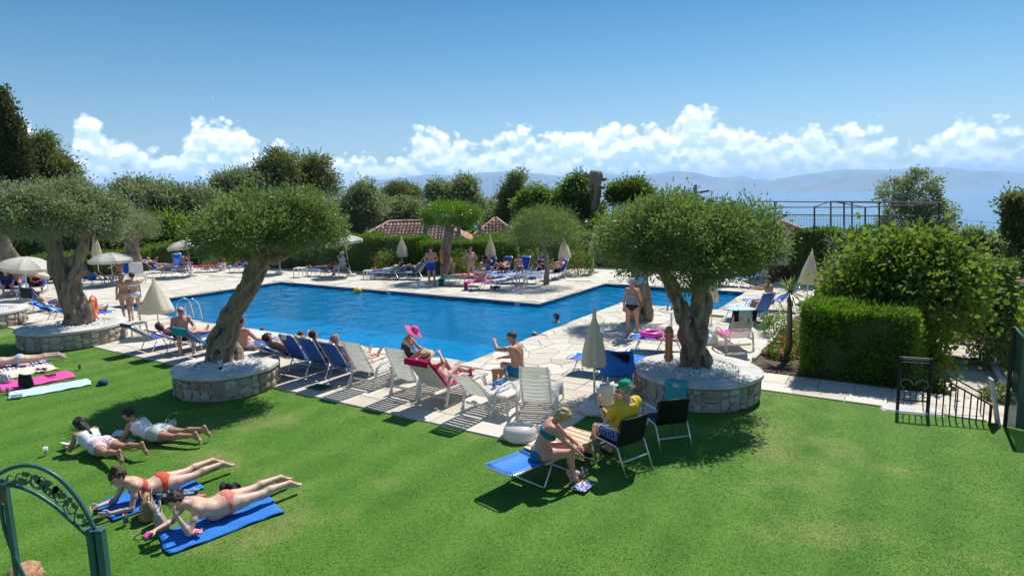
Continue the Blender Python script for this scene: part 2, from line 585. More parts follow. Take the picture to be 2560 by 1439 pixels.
def build_ground():
	t = np.linspace(-1, 1, 280)
	xs = np.sinh(t * 3.6) / np.sinh(3.6) * 1500
	t2 = np.linspace(-0.42, 1, 300)
	ys = 14 + np.sinh(t2 * 3.9) / np.sinh(3.9) * 1300
	X, Y = np.meshgrid(xs, ys)
	Z = terrain_z(X, Y)
	V = np.stack([X.ravel(), Y.ravel(), Z.ravel()], 1)
	nx, ny = len(xs), len(ys)
	i, j = np.meshgrid(np.arange(nx - 1), np.arange(ny - 1))
	a = (j * nx + i).ravel()
	F = np.stack([a, a + 1, a + nx + 1, a + nx], 1)
	me = np_mesh('ground', V, F, smooth=True)
	m, nt, b = new_mat('scrub_ground')
	geo = N(nt, 'ShaderNodeNewGeometry')
	n1 = N(nt, 'ShaderNodeTexNoise', i_Scale=0.6, i_Detail=8.0, i_Roughness=0.7)
	nt.links.new(geo.outputs['Position'], n1.inputs['Vector'])
	c = ramp(nt, n1.outputs[0], [(0.3, (0.035, 0.05, 0.018)), (0.5, (0.09, 0.085, 0.04)), (0.72, (0.20, 0.16, 0.10))])
	nt.links.new(c, b.inputs['Base Color'])
	b.inputs['Roughness'].default_value = 0.95
	o = link_mesh('ground', me, None, m)
	tag(o, kind='structure')

	# sea
	m, nt, b = new_mat('sea_water')
	b.inputs['Base Color'].default_value = (0.06, 0.18, 0.31, 1)
	b.inputs['Roughness'].default_value = 0.22
	b.inputs['IOR'].default_value = 1.33
	geo = N(nt, 'ShaderNodeNewGeometry')
	mp = N(nt, 'ShaderNodeMapping')
	mp.inputs['Scale'].default_value = (0.012, 0.05, 0.05)
	nt.links.new(geo.outputs['Position'], mp.inputs[0])
	nz = N(nt, 'ShaderNodeTexNoise', i_Scale=1.0, i_Detail=9.0, i_Roughness=0.7)
	nt.links.new(mp.outputs[0], nz.inputs['Vector'])
	bp = N(nt, 'ShaderNodeBump', i_Strength=0.16, i_Distance=3.0)
	nt.links.new(nz.outputs[0], bp.inputs['Height'])
	nt.links.new(bp.outputs[0], b.inputs['Normal'])
	mb = MB()
	mb.add([(-25000, 150, SEA_Z), (25000, 150, SEA_Z), (25000, 26000, SEA_Z), (-25000, 26000, SEA_Z)], [(0, 1, 2, 3)])
	tag(mb.build('sea', m), kind='structure')

	# mountains across the strait
	mm = mat('far_hillside', (0.20, 0.22, 0.21), 0.95, var=0.3, scale=0.0012, coord='Object')

	def ridge(pts, D, depth, seed, name='mountain_range'):
		r_ = np.random.default_rng(seed)
		px = np.array([p[0] for p in pts], float)
		py = np.array([p[1] for p in pts], float)
		xs_ = np.arange(px[0], px[-1] + 1, 5.0)
		ys_ = np.interp(xs_, px, py)
		w = np.exp(-np.linspace(-2, 2, 9) ** 2)
		w /= w.sum()
		ys_ = np.convolve(np.pad(ys_, 4, 'edge'), w, 'valid')
		jit = np.convolve(r_.normal(0, 1, len(xs_) + 4), np.ones(5) / 5, 'valid') * 1.5
		crest = np.array([at(x, y, D + depth) for x, y in zip(xs_, ys_ + jit)])
		rows = []
		spur = np.convolve(r_.normal(0, 1, len(xs_) + 8), np.ones(9) / 9, 'valid')
		for tt in np.linspace(0, 1, 7):
			k = tt ** 1.3
			yy = D + depth * tt + spur * depth * 0.25 * math.sin(math.pi * tt)
			zz = SEA_Z - .8 + (crest[:, 2] - SEA_Z + .8) * k
			xx = crest[:, 0] * (yy / (D + depth))
			rows.append(np.stack([xx, yy, zz], 1))
		rows.append(np.stack([crest[:, 0] * 1.06, np.full(len(xs_), D + depth * 1.5), np.full(len(xs_), SEA_Z - .8)], 1))
		V_ = np.concatenate(rows)
		nx_ = len(xs_)
		ii, jj = np.meshgrid(np.arange(nx_ - 1), np.arange(len(rows) - 1))
		aa = (jj * nx_ + ii).ravel()
		o_ = link_mesh(name, np_mesh(name, V_, np.stack([aa, aa + 1, aa + nx_ + 1, aa + nx_], 1), smooth=True), None, mm)
		tag(o_, kind='structure')

	ridge([(-900, 500), (-200, 470), (100, 462), (300, 458), (420, 450), (520, 458), (620, 466), (760, 478), (860, 475), (930, 452), (1060, 437), (1150, 436), (1230, 429), (1330, 433), (1420, 441), (1500, 434), (1600, 438), (1685, 428), (1735, 430), (1775, 441), (1840, 445), (1856, 438), (1880, 447), (1930, 452), (1960, 444), (2010, 443), (2050, 454), (2140, 462), (2300, 466), (2420, 470)], 14000, 2200, 3)
	ridge([(1940, 447), (2060, 430), (2120, 424), (2190, 426), (2300, 418), (2380, 420), (2440, 430), (2560, 436), (2900, 440), (3400, 455)], 15500, 2500, 5)
	ridge([(1970, 476), (2030, 462), (2090, 446), (2140, 434), (2170, 430), (2215, 432), (2250, 446), (2290, 463), (2330, 474)], 11000, 1200, 9, 'island')
	ridge([(2230, 470), (2330, 436), (2400, 430), (2480, 427), (2560, 433), (2760, 425), (3200, 445)], 13500, 2200, 11)

	# the air over the strait
	hb = MB()
	hb.box((0, 12900, 334), (52000, 26800, 736))
	hm = bpy.data.materials.new('sea_haze')
	hm.use_nodes = True
	nt = hm.node_tree
	nt.nodes.clear()
	ho = N(nt, 'ShaderNodeOutputMaterial')
	pv = N(nt, 'ShaderNodeVolumePrincipled')
	pv.inputs['Color'].default_value = (0.48, 0.74, 1.0, 1)
	pv.inputs['Density'].default_value = 0.000062
	nt.links.new(pv.outputs[0], ho.inputs['Volume'])
	tag(hb.build('haze', hm), kind='stuff')

build_ground()

# ------------------------------------------------------------------ lawn
LAWN = [W(-34, -3.75)[:2], W(4.2, -3.75)[:2], W(4.45, -2.75)[:2], W(5.35, -1.5)[:2], W(5.9, 1.05)[:2], W(9.0, 1.05)[:2], W(10.35, 1.05)[:2],
		(12.0, 6.0), (12.0, -8.0), (-34.0, -8.0), (-36.0, 20.0)]

def in_poly(x, y, poly):
	r_ = np.zeros(x.shape, bool)
	n = len(poly)
	for i in range(n):
		x1, y1 = poly[i]
		x2, y2 = poly[(i + 1) % n]
		c = ((y1 > y) != (y2 > y)) & (x < (x2 - x1) * (y - y1) / (y2 - y1 + 1e-12) + x1)
		r_ ^= c
	return r_

def build_lawn():
	m, nt, b = new_mat('lawn_turf')
	geo = N(nt, 'ShaderNodeNewGeometry')
	n1 = N(nt, 'ShaderNodeTexNoise', i_Scale=0.9, i_Detail=6.0, i_Roughness=0.65)
	n2 = N(nt, 'ShaderNodeTexNoise', i_Scale=14.0, i_Detail=6.0, i_Roughness=0.7)
	n3 = N(nt, 'ShaderNodeTexNoise', i_Scale=0.33, i_Detail=3.0)
	for n in (n1, n2, n3):
		nt.links.new(geo.outputs['Position'], n.inputs['Vector'])
	sp = N(nt, 'ShaderNodeSeparateXYZ')
	nt.links.new(geo.outputs['Position'], sp.inputs[0])
	# mowing stripes run away from the house
	band = math_node(nt, 'SINE', math_node(nt, 'MULTIPLY', math_node(nt, 'MULTIPLY_ADD', sp.outputs[1], -0.62, sp.outputs[0]), 6.0))
	f = math_node(nt, 'ADD', math_node(nt, 'MULTIPLY', n2.outputs[0], 0.6), math_node(nt, 'MULTIPLY_ADD', n1.outputs[0], 0.7, math_node(nt, 'MULTIPLY', band, 0.06)))
	c = ramp(nt, f, [(0.34, (0.040, 0.110, 0.010)), (0.62, (0.072, 0.175, 0.018)), (0.90, (0.12, 0.225, 0.034))])
	dry = ramp(nt, math_node(nt, 'MULTIPLY', n3.outputs[0], math_node(nt, 'ADD', n1.outputs[0], 0.45)), [(0.52, 0.0), (0.68, 0.5)])
	c = mixc(nt, dry, c, (0.27, 0.26, 0.10))
	nt.links.new(c, b.inputs['Base Color'])
	b.inputs['Roughness'].default_value = 0.8
	b.inputs['Specular IOR Level'].default_value = 0.2
	bp = N(nt, 'ShaderNodeBump', i_Strength=0.4, i_Distance=0.02)
	nf = N(nt, 'ShaderNodeTexNoise', i_Scale=70.0, i_Detail=4.0)
	nt.links.new(geo.outputs['Position'], nf.inputs['Vector'])
	nt.links.new(nf.outputs[0], bp.inputs['Height'])
	nt.links.new(bp.outputs[0], b.inputs['Normal'])
	mb = MB()
	under = [W(-34, -3.3)[:2], W(2.0, -3.3)[:2], W(2.0, -1.6)[:2], W(5.0, -1.2)[:2], W(5.2, 1.4)[:2], W(9.0, 1.4)[:2], W(10.35, 1.05)[:2]] + LAWN[7:]
	mb.prism(under, -1.9, 0.0)
	lawn = mb.build('lawn', m)
	tag(lawn, kind='structure')
	# short blades, denser towards the house where they can be seen
	n = 520000
	y = 4.0 + 15.0 * rng.random(n) ** 1.7
	half = 0.86 * y + 0.6
	x = (rng.random(n) * 2 - 1) * half
	ok = in_poly(x, y, LAWN) & (x > -19) & (x < 11)
	x, y = x[ok], y[ok]
	k = len(x)
	h = rng.uniform(0.005, 0.012, k) * (1 + 0.25 * np.sin(x * 1.7) * np.sin(y * 1.3))
	w_ = rng.uniform(0.0025, 0.005, k) * (0.6 + y / 14)
	a = rng.random(k) * 2 * np.pi
	lx, ly = rng.normal(0, 0.008, k) + .008, rng.normal(0, 0.008, k) - .004
	ca, sa = np.cos(a) * w_, np.sin(a) * w_
	z0 = np.zeros(k)
	V = np.empty((k, 3, 3), np.float32)
	V[:, 0] = np.stack([x - ca, y - sa, z0], 1)
	V[:, 1] = np.stack([x + ca, y + sa, z0], 1)
	V[:, 2] = np.stack([x + lx, y + ly, h], 1)
	tint = np.repeat(np.clip(0.42 + 0.16 * np.sin(x * 0.9 + y * 0.4) * np.sin(y * 0.8 - x * .3) + 0.2 * np.sin((x - .62 * y) * 6.0 + .6 * np.sin(y)) + rng.normal(0, 0.11, k), 0, 1), 3)
	me = np_mesh('grass', V.reshape(-1, 3), np.arange(k * 3).reshape(-1, 3), attr={'tint': tint})
	gm = leaf_mat('grass_blade', (0.046, 0.116, 0.013), (0.108, 0.205, 0.026), trans=0.5, rough=0.6, spec=0.2)
	o = link_mesh('grass', me, None, gm)
	tag(o, 'short green mown grass over the whole lawn', 'grass', kind='stuff')

build_lawn()

# ------------------------------------------------------------------ pool and deck
POOL = [(-17.6, 0), (0, 0), (0, 9.55), (3.5, 9.55), (3.5, 14.0), (-2.6, 14.0), (-2.6, 8.03), (-17.6, 8.03)]
WATER_Z = -0.14

def build_pool():
	pool = empty('swimming_pool', W(-8, 4, 0), 0, 'blue tiled outdoor swimming pool with a side wing and clear water', 'pool')
	pool.location = (0, 0, 0)
	# basin
	m, nt, b = new_mat('pool_basin')
	geo = N(nt, 'ShaderNodeNewGeometry')
	br = N(nt, 'ShaderNodeTexBrick', i_Scale=1.0)
	br.inputs['Color1'].default_value = (0.010, 0.40, 0.78, 1)
	br.inputs['Color2'].default_value = (0.014, 0.46, 0.85, 1)
	br.inputs['Mortar'].default_value = (0.2, 0.6, 0.85, 1)
	br.inputs['Brick Width'].default_value = 0.15
	br.inputs['Row Height'].default_value = 0.15
	br.inputs['Mortar Size'].default_value = 0.006
	br.offset = 0.0
	nt.links.new(geo.outputs['Position'], br.inputs['Vector'])
	nt.links.new(br.outputs[0], b.inputs['Base Color'])
	b.inputs['Roughness'].default_value = 0.4
	mb = MB()
	P = [W(u, v) for u, v in POOL]
	n = len(P)
	zb = -1.55
	for i in range(n):
		a, c = P[i], P[(i + 1) % n]
		mb.add([(a[0], a[1], -0.150), (c[0], c[1], -0.150), (c[0], c[1], zb), (a[0], a[1], zb)], [(0, 1, 2, 3)])
	mb.add([(p[0], p[1], zb) for p in P], [tuple(range(n))])
	mb.build('basin', m, pool)
	# water: fresnel reflection over clear tinted water
	m, nt, b = new_mat('pool_water')
	nt.nodes.remove(b)
	geo = N(nt, 'ShaderNodeNewGeometry')
	mp = N(nt, 'ShaderNodeMapping')
	mp.inputs['Rotation'].default_value = (0, 0, R(20))
	mp.inputs['Scale'].default_value = (1.0, 1.7, 1)
	nt.links.new(geo.outputs['Position'], mp.inputs[0])
	w1 = N(nt, 'ShaderNodeTexNoise', i_Scale=2.1, i_Detail=4.0, i_Roughness=0.55, i_Distortion=0.8)
	w2 = N(nt, 'ShaderNodeTexNoise', i_Scale=7.5, i_Detail=3.0, i_Roughness=0.5, i_Distortion=0.6)
	for w in (w1, w2):
		nt.links.new(mp.outputs[0], w.inputs['Vector'])
	hgt = math_node(nt, 'ADD', w1.outputs[0], math_node(nt, 'MULTIPLY', w2.outputs[0], 0.28))
	bp = N(nt, 'ShaderNodeBump', i_Strength=0.5, i_Distance=0.02)
	nt.links.new(hgt, bp.inputs['Height'])
	fr = N(nt, 'ShaderNodeFresnel', i_IOR=1.33)
	nt.links.new(bp.outputs[0], fr.inputs['Normal'])
	gl = N(nt, 'ShaderNodeBsdfGlossy', i_Roughness=0.035)
	nt.links.new(bp.outputs[0], gl.inputs['Normal'])
	tr = N(nt, 'ShaderNodeBsdfTransparent')
	tr.inputs[0].default_value = (0.30, 0.80, 0.95, 1)
	# light scattered back by the ripples
	df = N(nt, 'ShaderNodeBsdfDiffuse')
	df.inputs[0].default_value = (0.002, 0.30, 0.62, 1)
	nt.links.new(bp.outputs[0], df.inputs['Normal'])
	m0 = N(nt, 'ShaderNodeMixShader', i_0=0.5)
	nt.links.new(tr.outputs[0], m0.inputs[1])
	nt.links.new(df.outputs[0], m0.inputs[2])
	mx = N(nt, 'ShaderNodeMixShader')
	nt.links.new(fr.outputs[0], mx.inputs[0])
	nt.links.new(m0.outputs[0], mx.inputs[1])
	nt.links.new(gl.outputs[0], mx.inputs[2])
	nt.links.new(mx.outputs[0], nt.nodes['Material Output'].inputs[0])
	# the surface itself is rippled
	r_ = np.random.default_rng(17)
	waves = []
	for L, A, k in ((1.5, .010, 5), (.8, .0075, 8), (.45, .0050, 10), (.27, .0028, 10)):
		for _ in range(k):
			th = r_.normal(R(65), 0.8)
			Lw = L * r_.uniform(.75, 1.3)
			waves.append((2 * math.pi / Lw * math.cos(th), 2 * math.pi / Lw * math.sin(th), r_.uniform(0, 6.28), A * r_.uniform(.5, 1.1) / math.sqrt(k) * 1.5))
	VV, FF, off = [], [], 0
	for (u0, u1, v0, v1) in ((-17.6, 0, 0, 8.03), (-2.6, 0, 8.03, 9.55), (-2.6, 3.5, 9.55, 14.0)):
		nu, nv = int((u1 - u0) / .075) + 1, int((v1 - v0) / .075) + 1
		U_, V_ = np.meshgrid(np.linspace(u0, u1, nu), np.linspace(v0, v1, nv))
		Z = np.full(U_.shape, WATER_Z)
		patch = 0.75 + 0.45 * np.sin(U_ * .55 + 1) * np.sin(V_ * .7 + .4 * U_)
		for kx, ky, ph, A in waves:
			Z = Z + A * patch * np.sin(kx * U_ + ky * V_ + ph)
		X_ = PO[0] + U_ * UA[0] + V_ * VA[0]
		Y_ = PO[1] + U_ * UA[1] + V_ * VA[1]
		VV.append(np.stack([X_.ravel(), Y_.ravel(), Z.ravel()], 1))
		i, j = np.meshgrid(np.arange(nu - 1), np.arange(nv - 1))
		a0 = (j * nu + i).ravel() + off
		FF.append(np.stack([a0, a0 + 1, a0 + nu + 1, a0 + nu], 1))
		off += nu * nv
	link_mesh('water', np_mesh('water', np.concatenate(VV), np.concatenate(FF), smooth=True), pool, m)
	# band of glazed tiles at the water line
	tm = stone_mat('glazed_blue_tile', [(0.015, 0.075, 0.155), (0.025, 0.11, 0.21), (0.04, 0.14, 0.25)], rough=0.25, scale=4, bump=0.05)
	gm = mat('tile_grout', (0.10, 0.16, 0.21), 0.9)
	tmb = MB()
	tmb.rbox((0, 0, 0), (0.286, 0.02, 0.138), 0.005)
	tmesh = tmb.mesh('tile')
	tmesh.materials.append(tm)
	gb = MB()
	for i in range(n):
		a, c = P[i], P[(i + 1) % n]
		d = c - a
		L = np.linalg.norm(d)
		d /= L
		nin = np.array([-d[1], d[0], 0])
		k = int(round(L / 0.3))
		ang = math.atan2(d[1], d[0])
		for t in range(k):
			q = a + d * (t + 0.5) * L / k + nin * 0.003
			o = link_mesh('tile', tmesh, pool)
			o.location = (q[0], q[1], -0.078)
			o.rotation_euler = (0, 0, ang)
			o.scale = (L / k / 0.3, 1, 1)
		gb.add([(a[0], a[1], -0.150), (c[0], c[1], -0.150), (c[0], c[1], -0.005), (a[0], a[1], -0.005)], [(0, 1, 2, 3)])
	gb.build('grout', gm, pool)
	return pool

pool = build_pool()

def clip_half(poly, n_, d_):
	"""keep the part of poly with p.n <= d"""
	out = []
	k = len(poly)
	for i in range(k):
		a, b_ = poly[i], poly[(i + 1) % k]
		da, db = a[0] * n_[0] + a[1] * n_[1] - d_, b_[0] * n_[0] + b_[1] * n_[1] - d_
		if da <= 0:
			out.append(a)
		if (da < 0) != (db < 0) and abs(da - db) > 1e-12:
			t = da / (da - db)
			out.append((a[0] + (b_[0] - a[0]) * t, a[1] + (b_[1] - a[1]) * t))
	return out

def shrink(poly, g):
	"""move every edge of a convex ccw polygon inwards by g"""
	k = len(poly)
	res = list(poly)
	for i in range(k):
		a, b_ = poly[i], poly[(i + 1) % k]
		ex, ey = b_[0] - a[0], b_[1] - a[1]
		L = math.hypot(ex, ey)
		if L < 1e-6:
			continue
		n_ = (ey / L, -ex / L)
		res = clip_half(res, n_, a[0] * n_[0] + a[1] * n_[1] - g)
		if len(res) < 3:
			return []
	return res

def crazy(u0, u1, v0, v1, s):
	"""irregular flagstones filling a rectangle of the pool frame"""
	r_ = random.Random(int((u0 * 7 + v0 * 13 + u1) * 10) & 0xffff)
	pts = {}
	nu, nv = max(1, int((u1 - u0) / s)), max(1, int((v1 - v0) / s))
	du, dv = (u1 - u0) / nu, (v1 - v0) / nv
	for i in range(-1, nu + 1):
		for j in range(-1, nv + 1):
			pts[(i, j)] = (u0 + (i + 0.5 + r_.uniform(-.46, .46)) * du, v0 + (j + 0.5 + r_.uniform(-.46, .46)) * dv)
	cells = []
	for i in range(nu):
		for j in range(nv):
			p = pts[(i, j)]
			poly = [(u0, v0), (u1, v0), (u1, v1), (u0, v1)]
			poly = clip_half(poly, (1, 0), p[0] + 2 * du)
			poly = clip_half(poly, (-1, 0), -(p[0] - 2 * du))
			poly = clip_half(poly, (0, 1), p[1] + 2 * dv)
			poly = clip_half(poly, (0, -1), -(p[1] - 2 * dv))
			for a in range(-2, 3):
				for b_ in range(-2, 3):
					q = pts.get((i + a, j + b_))
					if (a or b_) and q:
						nx_, ny_ = q[0] - p[0], q[1] - p[1]
						poly = clip_half(poly, (nx_, ny_), (q[0] ** 2 + q[1] ** 2 - p[0] ** 2 - p[1] ** 2) / 2)
						if len(poly) < 3:
							break
				if len(poly) < 3:
					break
			if len(poly) >= 3:
				cells.append(shrink(poly, r_.uniform(0.004, 0.010)))
	return [c for c in cells if len(c) >= 3]

def slabs(u0, u1, v0, v1, su, sv, bond='v'):
	r_ = random.Random(int((u0 * 3 + v0 * 5) * 10) & 0xffff)
	cells = []
	v = v0
	while v < v1 - 0.1:
		h = min(sv * r_.uniform(0.85, 1.15), v1 - v)
		if v1 - v - h < 0.15:
			h = v1 - v
		u = u0
		first = r_.uniform(0.3, 1)
		while u < u1 - 0.05:
			w_ = su * (first if u == u0 else r_.uniform(0.7, 1.35))
			w_ = min(w_, u1 - u)
			if u1 - u - w_ < 0.18:
				w_ = u1 - u
			g = r_.uniform(0.004, 0.009)
			j = lambda: r_.uniform(-.006, .006)
			cells.append([(u + g + j(), v + g + j()), (u + w_ - g + j(), v + g + j()), (u + w_ - g + j(), v + h - g + j()), (u + g + j(), v + h - g + j())])
			u += w_
		v += h
	return cells

def build_deck():
	mort = stone_mat('joint_mortar', [(0.28, 0.24, 0.18), (0.40, 0.36, 0.29), (0.48, 0.44, 0.37)], scale=1.2)
	st = stone_mat('flagstone', [(0.42, 0.36, 0.27), (0.52, 0.47, 0.38), (0.58, 0.54, 0.46), (0.62, 0.59, 0.52)], rough=0.8, scale=1.1, bump=0.35, bscale=24)
	rects = [(-30, 0, -2.0, 0), (-30, 4.2, -3.75, -2.0), (-30, -17.6, 0, 8.03), (0, 6.0, -0.4, 9.55), (0, 5.3, -2.0, -0.4), (3.5, 8.0, 9.55, 14.0), (-2.6, 8.0, 14.0, 20.0),
			 (-14, -2.6, 8.03, 20.0), (-30, -14, 8.03, 14.0), (6.0, 10.3, 1.05, 2.35)]
	mb = MB()
	for (u0, u1, v0, v1) in rects:
		q = [W(u0, v0), W(u1, v0), W(u1, v1), W(u0, v1)]
		mb.prism([p[:2] for p in q], -0.28 if u0 < 6 else -1.9, 0.004)
	deck = mb.build('pool_deck', mort)
	tag(deck, kind='structure')
	cells = []
	cells += crazy(-17.6, 0, -2.0, 0, 0.62)
	cells += crazy(-30, -17.6, -2.0, 0, 0.8)
	cells += slabs(-30, 4.2, -3.75, -2.0, 0.75, 0.58)
	cells += crazy(-30, -17.6, 0, 8.03, 0.75)
	cells += crazy(0, 2.7, -0.4, 9.55, 0.52)
	cells += crazy(0, 2.7, -2.0, -0.4, 0.55)
	cells += slabs(2.7, 6.0, -0.4, 9.55, 0.9, 0.62)
	cells += slabs(2.7, 5.3, -2.0, -0.4, 0.8, 0.6)
	cells += crazy(3.5, 8.0, 9.55, 14, 0.62)
	cells += crazy(-2.6, 8.0, 14, 20, 0.8)
	cells += crazy(-14, -2.6, 8.03, 14.0, 0.62)
	cells += crazy(-14, -2.6, 14, 20, 0.9)
	cells += crazy(-30, -14, 8.03, 14.0, 0.85)
	cells += slabs(6.0, 10.3, 1.05, 2.35, 0.85, 0.65)
	info = []
	for c in cells:
		cc = np.mean(np.array(c), axis=0)
		w_ = W(cc[0], cc[1])
		d = math.hypot(w_[0], w_[1])
		# keep those in the camera's field first
		vis = abs(w_[0]) < w_[1] * 0.84 + 0.5
		A = 0.5 * abs(sum(c[i][0] * c[(i + 1) % len(c)][1] - c[(i + 1) % len(c)][0] * c[i][1] for i in range(len(c))))
		info.append((-(A / d ** 3) if vis else 1.0 / d, c, w_))
	info.sort(key=lambda t: t[0])
	rest = MB()
	for k, (key, c, w_) in enumerate(info):
		poly = [W(u, v)[:2] for u, v in c]
		top = 0.020 + random.uniform(0, 0.007)
		if k < 300:
			one = MB()
			one.prism([p - w_[:2] for p in poly], 0.0, top, 0.008, 0.006)
			o = one.build('paving_stone', st, deck)
			o.location = (w_[0], w_[1], 0.002)
		else:
			rest.prism(poly, 0.002, top, 0.008, 0.006)
	o = rest.build('paving_stones_beyond', st, deck)
	tag(o, kind='stuff')

build_deck()
DECK_Z = 0.024

# ------------------------------------------------------------------ implicit-surface modelling (tapered capsules, smooth union)
def sdf_grid(prims, h, noise=0.0, nscale=6.0, pad=0.06, cut=None):
	pts = np.array([p[0] for p in prims] + [p[1] for p in prims], float)
	rad = max(max(p[2], p[3]) for p in prims)
	lo = pts.min(0) - rad - pad
	hi = pts.max(0) + rad + pad
	n = np.ceil((hi - lo) / h).astype(int) + 1
	d = np.ones(tuple(n), np.float32)
	for a, b, ra, rb, k in prims:
		a = np.asarray(a, float)
		b = np.asarray(b, float)
		m = max(ra, rb) + k + 2.5 * h
		i0 = np.maximum(np.floor((np.minimum(a, b) - m - lo) / h).astype(int), 0)
		i1 = np.minimum(np.ceil((np.maximum(a, b) + m - lo) / h).astype(int) + 1, n)
		if np.any(i1 <= i0):
			continue
		x = (lo[0] + np.arange(i0[0], i1[0]) * h)[:, None, None]
		y = (lo[1] + np.arange(i0[1], i1[1]) * h)[None, :, None]
		z = (lo[2] + np.arange(i0[2], i1[2]) * h)[None, None, :]
		ab = b - a
		L2 = float(ab @ ab)
		if L2 > 1e-10:
			t = np.clip(((x - a[0]) * ab[0] + (y - a[1]) * ab[1] + (z - a[2]) * ab[2]) / L2, 0, 1)
		else:
			t = np.zeros((1, 1, 1))
		q = np.sqrt((x - a[0] - t * ab[0]) ** 2 + (y - a[1] - t * ab[1]) ** 2 + (z - a[2] - t * ab[2]) ** 2) - (ra + (rb - ra) * t)
		s = (slice(i0[0], i1[0]), slice(i0[1], i1[1]), slice(i0[2], i1[2]))
		w = d[s]
		if k < 0:                     # carve
			kk = -k
			hh = np.maximum(kk - np.abs(w + q), 0) / kk
			d[s] = np.maximum(w, -q) + hh * hh * kk * 0.25
		else:
			hh = np.maximum(k - np.abs(w - q), 0) / max(k, 1e-6)
			d[s] = np.minimum(w, q) - hh * hh * k * 0.25
	return d, lo

def grid_points(d, lo, h):
	n = d.shape
	return (lo[0] + np.arange(n[0]) * h)[:, None, None], (lo[1] + np.arange(n[1]) * h)[None, :, None], (lo[2] + np.arange(n[2]) * h)[None, None, :]

_COR = np.array([(i, j, k) for i in (0, 1) for j in (0, 1) for k in (0, 1)])
_EDG = [(0, 1), (2, 3), (4, 5), (6, 7), (0, 2), (1, 3), (4, 6), (5, 7), (0, 4), (1, 5), (2, 6), (3, 7)]

def surface_nets(d, lo, h):
	s = d < 0
	nx, ny, nz = d.shape
	c = np.zeros((nx - 1, ny - 1, nz - 1), np.int8)
	for i, j, k in _COR:
		c += s[i:nx - 1 + i, j:ny - 1 + j, k:nz - 1 + k]
	cells = np.argwhere((c > 0) & (c < 8))
	if len(cells) == 0:
		return np.zeros((0, 3)), np.zeros((0, 4), int)
	idx = np.full(c.shape, -1, np.int32)
	idx[cells[:, 0], cells[:, 1], cells[:, 2]] = np.arange(len(cells))
	vals = np.stack([d[cells[:, 0] + o[0], cells[:, 1] + o[1], cells[:, 2] + o[2]] for o in _COR], 1)
	acc = np.zeros((len(cells), 3))
	cnt = np.zeros(len(cells))
	for a, b in _EDG:
		va, vb = vals[:, a], vals[:, b]
		m = (va < 0) != (vb < 0)
		t = np.where(m, va / np.where(m, va - vb, 1), 0)
		acc += np.where(m[:, None], _COR[a] + t[:, None] * (_COR[b] - _COR[a]), 0)
		cnt += m
	V = lo + h * (cells + acc / cnt[:, None])
	F = []
	for ax in range(3):
		o1, o2 = [(1, 2), (2, 0), (0, 1)][ax]
		sl0 = [slice(None)] * 3
		sl1 = [slice(None)] * 3
		sl0[ax] = slice(0, -1)
		sl1[ax] = slice(1, None)
		e = np.argwhere(s[tuple(sl0)] != s[tuple(sl1)])
		lim = np.array(c.shape)
		ok = (e[:, o1] > 0) & (e[:, o2] > 0) & (e[:, o1] < lim[o1]) & (e[:, o2] < lim[o2])
		e = e[ok]
		if not len(e):
			continue
		u1 = np.zeros(3, int)
		u1[o1] = 1
		u2 = np.zeros(3, int)
		u2[o2] = 1
		g = lambda q: idx[q[:, 0], q[:, 1], q[:, 2]]
		q = np.stack([g(e - u1 - u2), g(e - u2), g(e), g(e - u1)], 1)
		flip = ~s[tuple(e.T)]
		q[flip] = q[flip][:, ::-1]
		F.append(q[(q >= 0).all(1)])
	return V, np.concatenate(F)

def wobble(x, y, z, f):
	return (np.sin(x * f + 1.7 * np.sin(y * f * .7)) * np.sin(y * f * 1.1 + 1.3 * np.sin(z * f * .6)) + np.sin(z * f * .9 + 2.1 * np.sin(x * f * .8)) * 0.6)

def sdf_mesh(name, prims, h, noise=0.0, nf=9.0, zst=1.0):
	d, lo = sdf_grid(prims, h)
	if noise:
		x, y, z = grid_points(d, lo, h)
		d = d + noise * wobble(x, y, z * zst, nf) + noise * 0.5 * wobble(x, y, z * zst, nf * 2.3)
	V, F = surface_nets(d, lo, h)
	return np_mesh(name, V, F, smooth=True)

# ------------------------------------------------------------------ vegetation
M_OLIVE = leaf_mat('olive_leaf', (0.075, 0.115, 0.06), (0.25, 0.295, 0.195), trans=0.40, rough=0.5, spec=0.4)
M_OLIVE_NEAR = leaf_mat('olive_leaf_bright', (0.055, 0.105, 0.030), (0.18, 0.255, 0.095), trans=0.38, rough=0.48, spec=0.42)
M_HEDGE = leaf_mat('hedge_leaf', (0.045, 0.12, 0.010), (0.14, 0.26, 0.024), trans=0.4, rough=0.35, spec=0.5)
M_HEDGE_D = leaf_mat('dark_hedge_leaf', (0.035, 0.08, 0.016), (0.13, 0.21, 0.045), trans=0.45, rough=0.4, spec=0.5)
M_VINE = leaf_mat('vine_leaf', (0.04, 0.105, 0.018), (0.19, 0.27, 0.05), trans=0.38, rough=0.6, spec=0.2)
M_PINE = leaf_mat('pine_needle', (0.06, 0.09, 0.026), (0.18, 0.205, 0.08), trans=0.38, rough=0.6, spec=0.3)
M_CYP = leaf_mat('cypress_scale', (0.032, 0.05, 0.02), (0.10, 0.115, 0.05), trans=0.3, rough=0.7, spec=0.2)
M_BROAD = leaf_mat('broad_leaf', (0.045, 0.10, 0.02), (0.15, 0.235, 0.06), trans=0.5, rough=0.4, spec=0.5)
M_YUCCA = leaf_mat('yucca_leaf', (0.10, 0.16, 0.03), (0.22, 0.28, 0.07), trans=0.3, rough=0.4, spec=0.5)
M_FEATH = leaf_mat('tamarisk_leaf', (0.085, 0.14, 0.045), (0.19, 0.25, 0.10), trans=0.4, rough=0.5, spec=0.3)
M_FL_R = leaf_mat('red_petal', (0.55, 0.05, 0.03), (0.75, 0.13, 0.05), trans=0.3)
